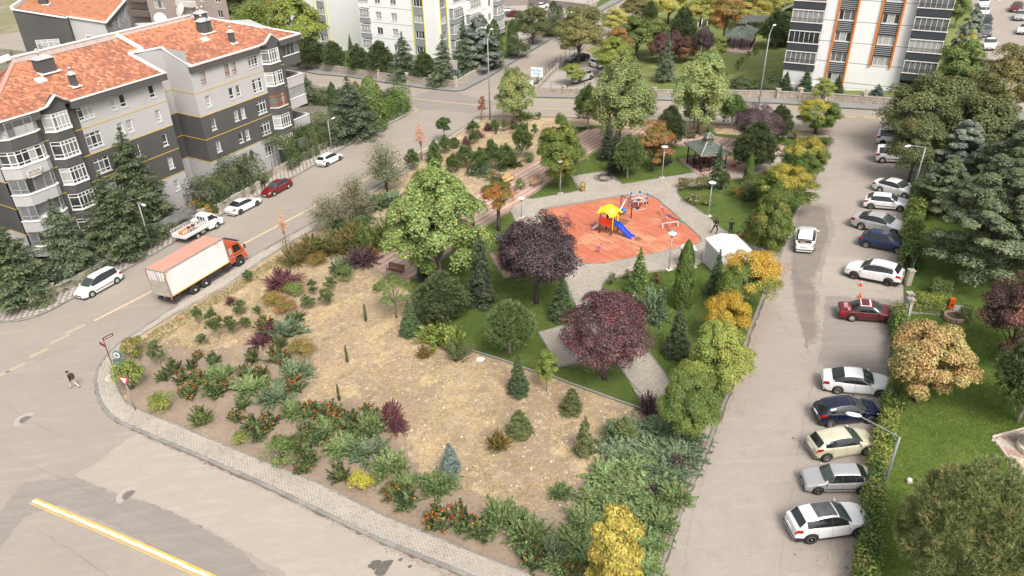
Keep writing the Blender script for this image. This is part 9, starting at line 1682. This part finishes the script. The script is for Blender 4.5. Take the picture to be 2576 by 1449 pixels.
def bench(p,rz,label,wood=plank_m,L_=1.7):
 q=at(*p,h=.15);o=thing('park_bench',label,'bench',q,rz,'park benches')
 for k in range(4):MB().box((0,-.20+k*.13,.44),(L_,.115,.035)).bd('seat_slat',wood,o)
 for k in range(4):MB().box((0,.30+k*.035,.56+k*.11),(L_,.03,.095)).bd('back_slat',wood,o)
 for s in(-1,1):b=MB();x=s*(L_/2-.06);b.tube([(x,-.24,0),(x,-.26,.62),(x,-.10,.68),(x,.26,.66),(x,.30,.40),(x,.38,0)],.026,6);b.tube([(x,.30,.40),(x,.44,.95)],.026,6);b.bd('leg',black_m,o)
bench(Z((2000,0),1.8864,(68,1378)),R(52),'light wooden bench with black iron legs on the pink walk');bench(Z((1500,900),4.025,(330,790)),R(-25),'dark bench at the lower end of the pink walk under the plane tree',mat('bench_dark_wood',(.16,.07,.05),.5));bench((1350,540-75),R(52),'bench hidden behind the orange and green maple on the pink walk',plank_m)
pc=at(*Z((2000,0),1.8864,(785,1345)),h=.14);pts=[];hr=random.Random(5)
for k in range(130):a=k*.29;r_=.62+.16*sin(k*.37)+.08*sin(k*1.1);pts.append((pc.x+r_*1.35*cos(a)+.1*sin(k*.21),pc.y+r_*1.35*sin(a),pc.z+.03+.012*(k%9)))
e1=at(*Z((2000,0),1.8864,(590,1275)),h=.14);e2=at(*Z((2000,0),1.8864,(885,1370)),h=.14);pts=[(e1.x,e1.y,e1.z+.03),(e1.x+1.2,e1.y-1.6,e1.z+.0)]+pts+[(e2.x,e2.y+.5,e2.z+.04),(e2.x,e2.y,e2.z+.03)];b=MB();b.tube(pts,.022,5);tag(b.bd('garden_hose',mat('hose_black',(.025,.03,.03),.5)),'coiled black hose lying on the paving by the lawn','hose')
pc=at(*Z((0,768),1.8864,(380,650)),h=.14);pts=[(pc.x+(.7+.2*sin(k*.5))*1.5*cos(k*.3),pc.y+(.5+.15*sin(k*.7))*1.5*sin(k*.3),pc.z+.04+.01*(k%7))for k in range(60)];b=MB();b.tube(pts,.025,5);tag(b.bd('garden_hose',_M['hose_black']),'dark hose lying in the yard behind the retaining wall','hose')
cone_m=mat('cone_orange',(.72,.09,.02),.5)
for p,t,bandd,lb in((Z((3240,1000),4.529,(918,650)),Z((3240,1000),4.529,(940,555))[1],True,'orange delineator post with white bands beside the white SUV'),(Z((3240,1000),4.529,(900,860)),Z((3240,1000),4.529,(918,770))[1],False,'plain orange delineator post above the maroon sedan'),((1546,0),-5,True,''),(Z((1400,0),3.623,(2450,845)),Z((1400,0),3.623,(2448,782))[1],True,'orange and white delineator post at the far side road kerb')):
 if not lb:continue
 q=at(*p);h=height(q,t);o=thing('delineator_post',lb,'traffic post',q,0,'orange delineator posts');MB().lathe([(.17,0),(.17,.04),(.10,.07)],n=12).bd('base',cone_m,o);MB().lathe([(.06,.05),(.05,h)],n=10).bd('post',cone_m,o)
 if bandd:
  for z in(h*.55,h*.78):MB().lathe([(.062,z),(.062,z+.09)],n=10,smooth=False).bd('white_band',disc_m,o)
o=thing('planter_ring','round brick planter in the garden beside the copper beech','planter',at(2399,802,.1));n=12
for k in range(n):
 a=2*PI*k/n;MB().box((.62*cos(a),.62*sin(a),.16),(.18,.31,.32),rz=a).bd('block',kerb_pink,o)
MB().lathe([(.55,.1),(.55,.24)],n=14,smooth=False).bd('soil',mat('planter_soil',(.10,.08,.05),.95),o)
o=thing('garden_light','small round white ground light in the lawn near the nearest street lamp','ground light',at(2286,1212,.1));MB().box((0,0,.05),(.3,.3,.1)).bd('base',conc_w,o);MB().lathe([(.14,.1),(.13,.22),(.02,.25)],n=12).bd('dome',disc_m,o)
o=thing('fountain_base','pale stone pedestal at the right edge on the striped garden plaza','pedestal',at(2600,1130,.14));MB().lathe([(.9,0),(.9,.25),(.7,.3),(.6,.8),(.8,.95),(.8,1.05)],n=16,smooth=False).bd('pedestal',mat('pale_limestone',(.62,.55,.45),.8,var=.1),o)
o=thing('blue_bench_box','low pale blue painted tank beside the far road by the red rose bush','tank',at(1965,340,.1),R(-5));MB().box((0,0,.3),(2.2,.9,.6)).bd('tank',mat('tank_blue',(.35,.47,.48),.7,var=.3,scale=3),o)
b=MB();a,c=at(-60,700,.1)+Vc((0,0,5.5)),at(382,626,.1)+Vc((0,0,6.0));b.tube([a.lerp(c,k/8)-Vc((0,0,.5*sin(PI*k/8)))for k in range(9)],.018,4);tag(b.bd('service_wire',pole_m),'thin overhead wire crossing in front of the nearer cedars','wire')
b=MB();a,c=at(382,626,.1)+Vc((0,0,6.0)),at(835,376,.1)+Vc((0,0,5.8));b.tube([a.lerp(c,k/10)-Vc((0,0,.7*sin(PI*k/10)))for k in range(11)],.018,4);tag(b.bd('service_wire',pole_m),'thin overhead wire above the hedge up to the farther lamp','wire')
o=tag(MB().lathe([(.55,-.02),(.55,.02)],n=20,smooth=False).bd('manhole',mat('concrete_pale',(.52,.48,.44),.9,var=.15,scale=4),loc=at(283,950,.145)),'pale round concrete manhole on the corner pavement','manhole');MB().lathe([(.34,.02),(.34,.035)],n=18,smooth=False).bd('cover',conc_w,o)
# ================================================================ PEOPLE
skin=mat('skin',(.45,.25,.18),.6);hairm=mat('hair_dark',(.025,.016,.012),.7);cl_bk=mat('cloth_black',(.016,.016,.018),.85);cl_jk=mat('cloth_jacket',(.022,.026,.034),.8);cl_pl=mat('cloth_pale_trousers',(.50,.52,.50),.85);shoe_m=mat('shoe_black',(.02,.02,.02),.6)
def figure(label,loc,rz,sc_,J,top,legs,hair=True,cap=None,name='person'):
 """J: joints in metres for a 1.75 m person; body grown as one skin over the skeleton"""
 o=thing(name,label,'person',loc,rz);o.scale=(sc_,)*3;V=[];E=[];Rr=[];mi=[]
 def j(p,r,par):V.append(p);Rr.append(r);(E.append((par,len(V)-1))if par is not None else None);return len(V)-1
 pel=j(J['pelvis'],(.145,.105),None);ab=j(J['waist'],(.130,.10),pel);ch=j(J['chest'],(.165,.115),ab);nk=j(J['neck'],(.055,.055),ch);hd=j(J['head'],(.075,.088),nk);tp=j(tuple(Vc(J['head'])+Vc((0,0,.10))),(.062,.075),hd)
 for s in 'LR':
  sh=j(J['sh'+s],(.062,.062),ch);el=j(J['el'+s],(.044,.044),sh);wr=j(J['wr'+s],(.028,.026),el);w_=Vc(J['wr'+s]);f=(w_-Vc(J['el'+s])).normalized();side=f.cross(Vc((0,0,1)));side=side.normalized()if side.length>.1 else Vc((0,1,0));nrm=side.cross(f);pm=j(tuple(w_+f*.06),(.036,.018),wr)
  for k,(sp,ln)in enumerate(((-.030,.072),(-.010,.082),(.010,.078),(.028,.062))):a=j(tuple(w_+f*.105+side*sp),(.0095,.0095),pm);c=j(tuple(w_+f*(.105+ln*.55)+side*sp*1.15-nrm*.018),(.0085,.0085),a);j(tuple(w_+f*(.10+ln*.85)+side*sp*1.15-nrm*.045),(.0075,.0075),c)
  a=j(tuple(w_+f*.045+side*-.045),(.011,.011),pm);j(tuple(w_+f*.09+side*-.058-nrm*.02),(.009,.009),a)
  hp=j(J['hp'+s],(.088,.09),pel);kn=j(J['kn'+s],(.060,.060),hp);an=j(J['an'+s],(.042,.042),kn);an_=Vc(J['an'+s]);tv=Vc(J['toe'+s]);j(tuple(tv),(.038,.028),an)
 me=bpy.data.meshes.new('body');me.from_pydata(V,E,[]);b_=link('body',me,o);md=b_.modifiers.new('skin','SKIN');sv=me.skin_vertices[0].data
 for i,r_ in enumerate(Rr):sv[i].radius=r_
 sv[0].use_root=True;md.use_smooth_shade=True;ss=b_.modifiers.new('sub','SUBSURF');ss.levels=2;ss.render_levels=2;bpy.context.view_layer.update()
 dg=bpy.context.evaluated_depsgraph_get();me2=bpy.data.meshes.new_from_object(b_.evaluated_get(dg));b_.modifiers.clear();b_.data=me2;me2.materials.clear()
 for m_ in(skin,top,legs,shoe_m):me2.materials.append(m_)
 wz=J['pelvis'][2];
 for pf in me2.polygons:
  c=pf.center;k=2 if c.z<wz+.02 else 1
  if c.z>J['neck'][2]+.01:k=0
  for s in 'LR':
   if(c-Vc(J['wr'+s])).dot((Vc(J['wr'+s])-Vc(J['el'+s])).normalized())>.0 and(c-Vc(J['wr'+s])).length<.26:k=0
   elif min((c-Vc(J['el'+s])).length,(c-Vc(J['wr'+s])).length,(c-(Vc(J['el'+s])+Vc(J['wr'+s]))/2).length)<.13 and c.z>J['kn'+s][2]+.2 and k==2:k=1
   if(c-Vc(J['an'+s])).length<.22 and c.z<J['an'+s][2]+.015:k=3
  pf.material_index=k;pf.use_smooth=True
 H_=Vc(J['head']);F_=Vc(J.get('face',(0,-1,0))).normalized();S_=F_.cross(Vc((0,0,1))).normalized()
 b=MB();b.lathe([(.012,-.03),(.018,-.01),(.008,.03)],tuple(H_+F_*.09+Vc((0,0,.0))),6);b.bd('nose',skin,o)
 for s in(-1,1):MB().lathe([(.001,-.012),(.012,0),(.001,.012)],tuple(H_+F_*.080+S_*s*.032+Vc((0,0,.025))),6).bd('eye',ink,o);MB().lathe([(.004,-.03),(.02,0),(.004,.03)],tuple(H_+S_*s*.085),6).bd('ear',skin,o)
 MB().box(tuple(H_+F_*.086-Vc((0,0,.045))),(.045,.012,.010),rz=math.atan2(S_.y,S_.x)).bd('mouth',mat('lip',(.30,.10,.08),.6),o)
 if cap is None and hair:
  b=MB();V_=[];n=14
  for i in range(6):
   for k in range(n):a=2*PI*k/n;t=i/5*PI*.56;q=Vc((cos(a)*sin(t)*.092,sin(a)*sin(t)*.105,cos(t)*.10));V_.append(H_+q+Vc((0,0,.055))-F_*.018)
  b.add(V_,[(i*n+k,i*n+(k+1)%n,(i+1)*n+(k+1)%n,(i+1)*n+k)for i in range(5)for k in range(n)],smooth=True);b.bd('hair',hairm,o)
 if cap is not None:
  b=MB();b.lathe([(.100,.03),(.102,.07),(.085,.13),(.04,.165),(.01,.17)],tuple(H_),14);b.bd('cap_crown',cap,o);b=MB();b.prism([tuple((S_*x*.075+F_*(.09+y)).xy)for x,y in((-1,0),(1,0),(.8,.07),(0,.10),(-.8,.07))],.045,.055,f=lambda a,c,t:(a+H_.x,c+H_.y,t+H_.z));b.bd('cap_peak',cap,o)
 return o
def J0(**k):
 d=dict(pelvis=(0,0,.95),waist=(0,0,1.12),chest=(0,0,1.33),neck=(0,-.01,1.50),head=(0,-.03,1.60),shL=(.19,0,1.42),shR=(-.19,0,1.42),elL=(.25,.03,1.14),elR=(-.25,.03,1.14),wrL=(.22,-.12,.92),wrR=(-.22,-.12,.92),hpL=(.09,0,.90),hpR=(-.09,0,.90),knL=(.11,-.02,.50),knR=(-.11,-.02,.50),anL=(.12,.02,.08),anR=(-.12,.02,.08),toeL=(.13,-.14,.035),toeR=(-.13,-.14,.035),face=(0,-1,-.1));d.update(k);return d
p=at(189,977,.0);o=figure('person with black cap, dark jacket, pale trousers and backpack walking across the street',p,R(-105),.98,J0(neck=(0,-.10,1.49),head=(0,-.16,1.58),chest=(0,-.05,1.33),knL=(.10,-.20,.52),anL=(.10,-.33,.10),toeL=(.10,-.48,.06),knR=(-.10,.10,.50),anR=(-.10,.42,.20),toeR=(-.10,.36,.06),elR=(-.26,-.02,1.15),wrR=(-.24,-.22,1.0),elL=(.26,.10,1.15),wrL=(.25,.02,.92)),cl_bk,cl_pl,cap=mat('cap_black',(.012,.012,.014),.8))
MB().box((0,.19,1.28),(.30,.17,.44),taper=.85).bd('backpack',mat('backpack_brown',(.10,.035,.03),.8),o);b=MB();[b.tube([(s*.10,.12,1.46),(s*.12,-.08,1.48),(s*.13,-.12,1.25)],.018,4)for s in(-1,1)];b.bd('backpack_strap',mat('strap_grey',(.20,.18,.16),.8),o)
pp_=at(*ZK(550,535),h=.13);o=figure('person in black tracksuit with legs apart looking at a phone',pp_,R(-28),1.0,J0(head=(0,-.08,1.58),neck=(0,-.03,1.49),elL=(.27,-.02,1.17),elR=(-.27,-.02,1.17),wrL=(.08,-.24,1.12),wrR=(-.08,-.24,1.12),knL=(.20,-.02,.50),anL=(.12,0,.08),toeL=(.13,-.14,.035),knR=(-.22,-.02,.52),anR=(-.38,.0,.08),toeR=(-.42,-.13,.035),hpR=(-.10,0,.90)),cl_bk,cl_bk)
MB().box((0,-.40,1.14),(.07,.02,.13),M=MR(R(-40),3,'X')).bd('phone',ink,o)
pp_=at(*ZK(890,575),h=.13);o=figure('person in dark jacket seen from behind with hands in front',pp_,R(168),1.0,J0(head=(.02,-.10,1.58),neck=(0,-.05,1.49),elL=(.25,-.02,1.15),elR=(-.25,-.02,1.15),wrL=(.10,-.22,1.08),wrR=(-.10,-.22,1.08)),cl_jk,cl_bk)
pp_=at(*ZK(1215,620),h=.13);o=figure('bald person in dark top half hidden by the tall linden',pp_,R(120),.98,J0(chest=(0,-.10,1.30),neck=(0,-.20,1.44),head=(0,-.27,1.53),shL=(.19,-.1,1.38),shR=(-.19,-.1,1.38),elL=(.26,-.12,1.12),elR=(-.26,-.12,1.12),wrL=(.22,-.32,1.0),wrR=(-.2,-.32,1.0)),cl_bk,cl_jk,hair=False)
pp_=at(*Z7((1330,180)),h=.13);o=figure('person in black leaning over the bonnet of the red sedan',pp_,R(75),1.0,J0(chest=(0,-.12,1.30),neck=(0,-.22,1.45),head=(0,-.28,1.54),shL=(.19,-.1,1.38),shR=(-.19,-.1,1.38),elL=(.26,-.25,1.15),wrL=(.20,-.45,1.05),elR=(-.25,.0,1.12),wrR=(-.22,-.05,.88),knR=(-.1,.12,.5),anR=(-.1,.3,.1),toeR=(-.1,.18,.04)),cl_bk,cl_bk)
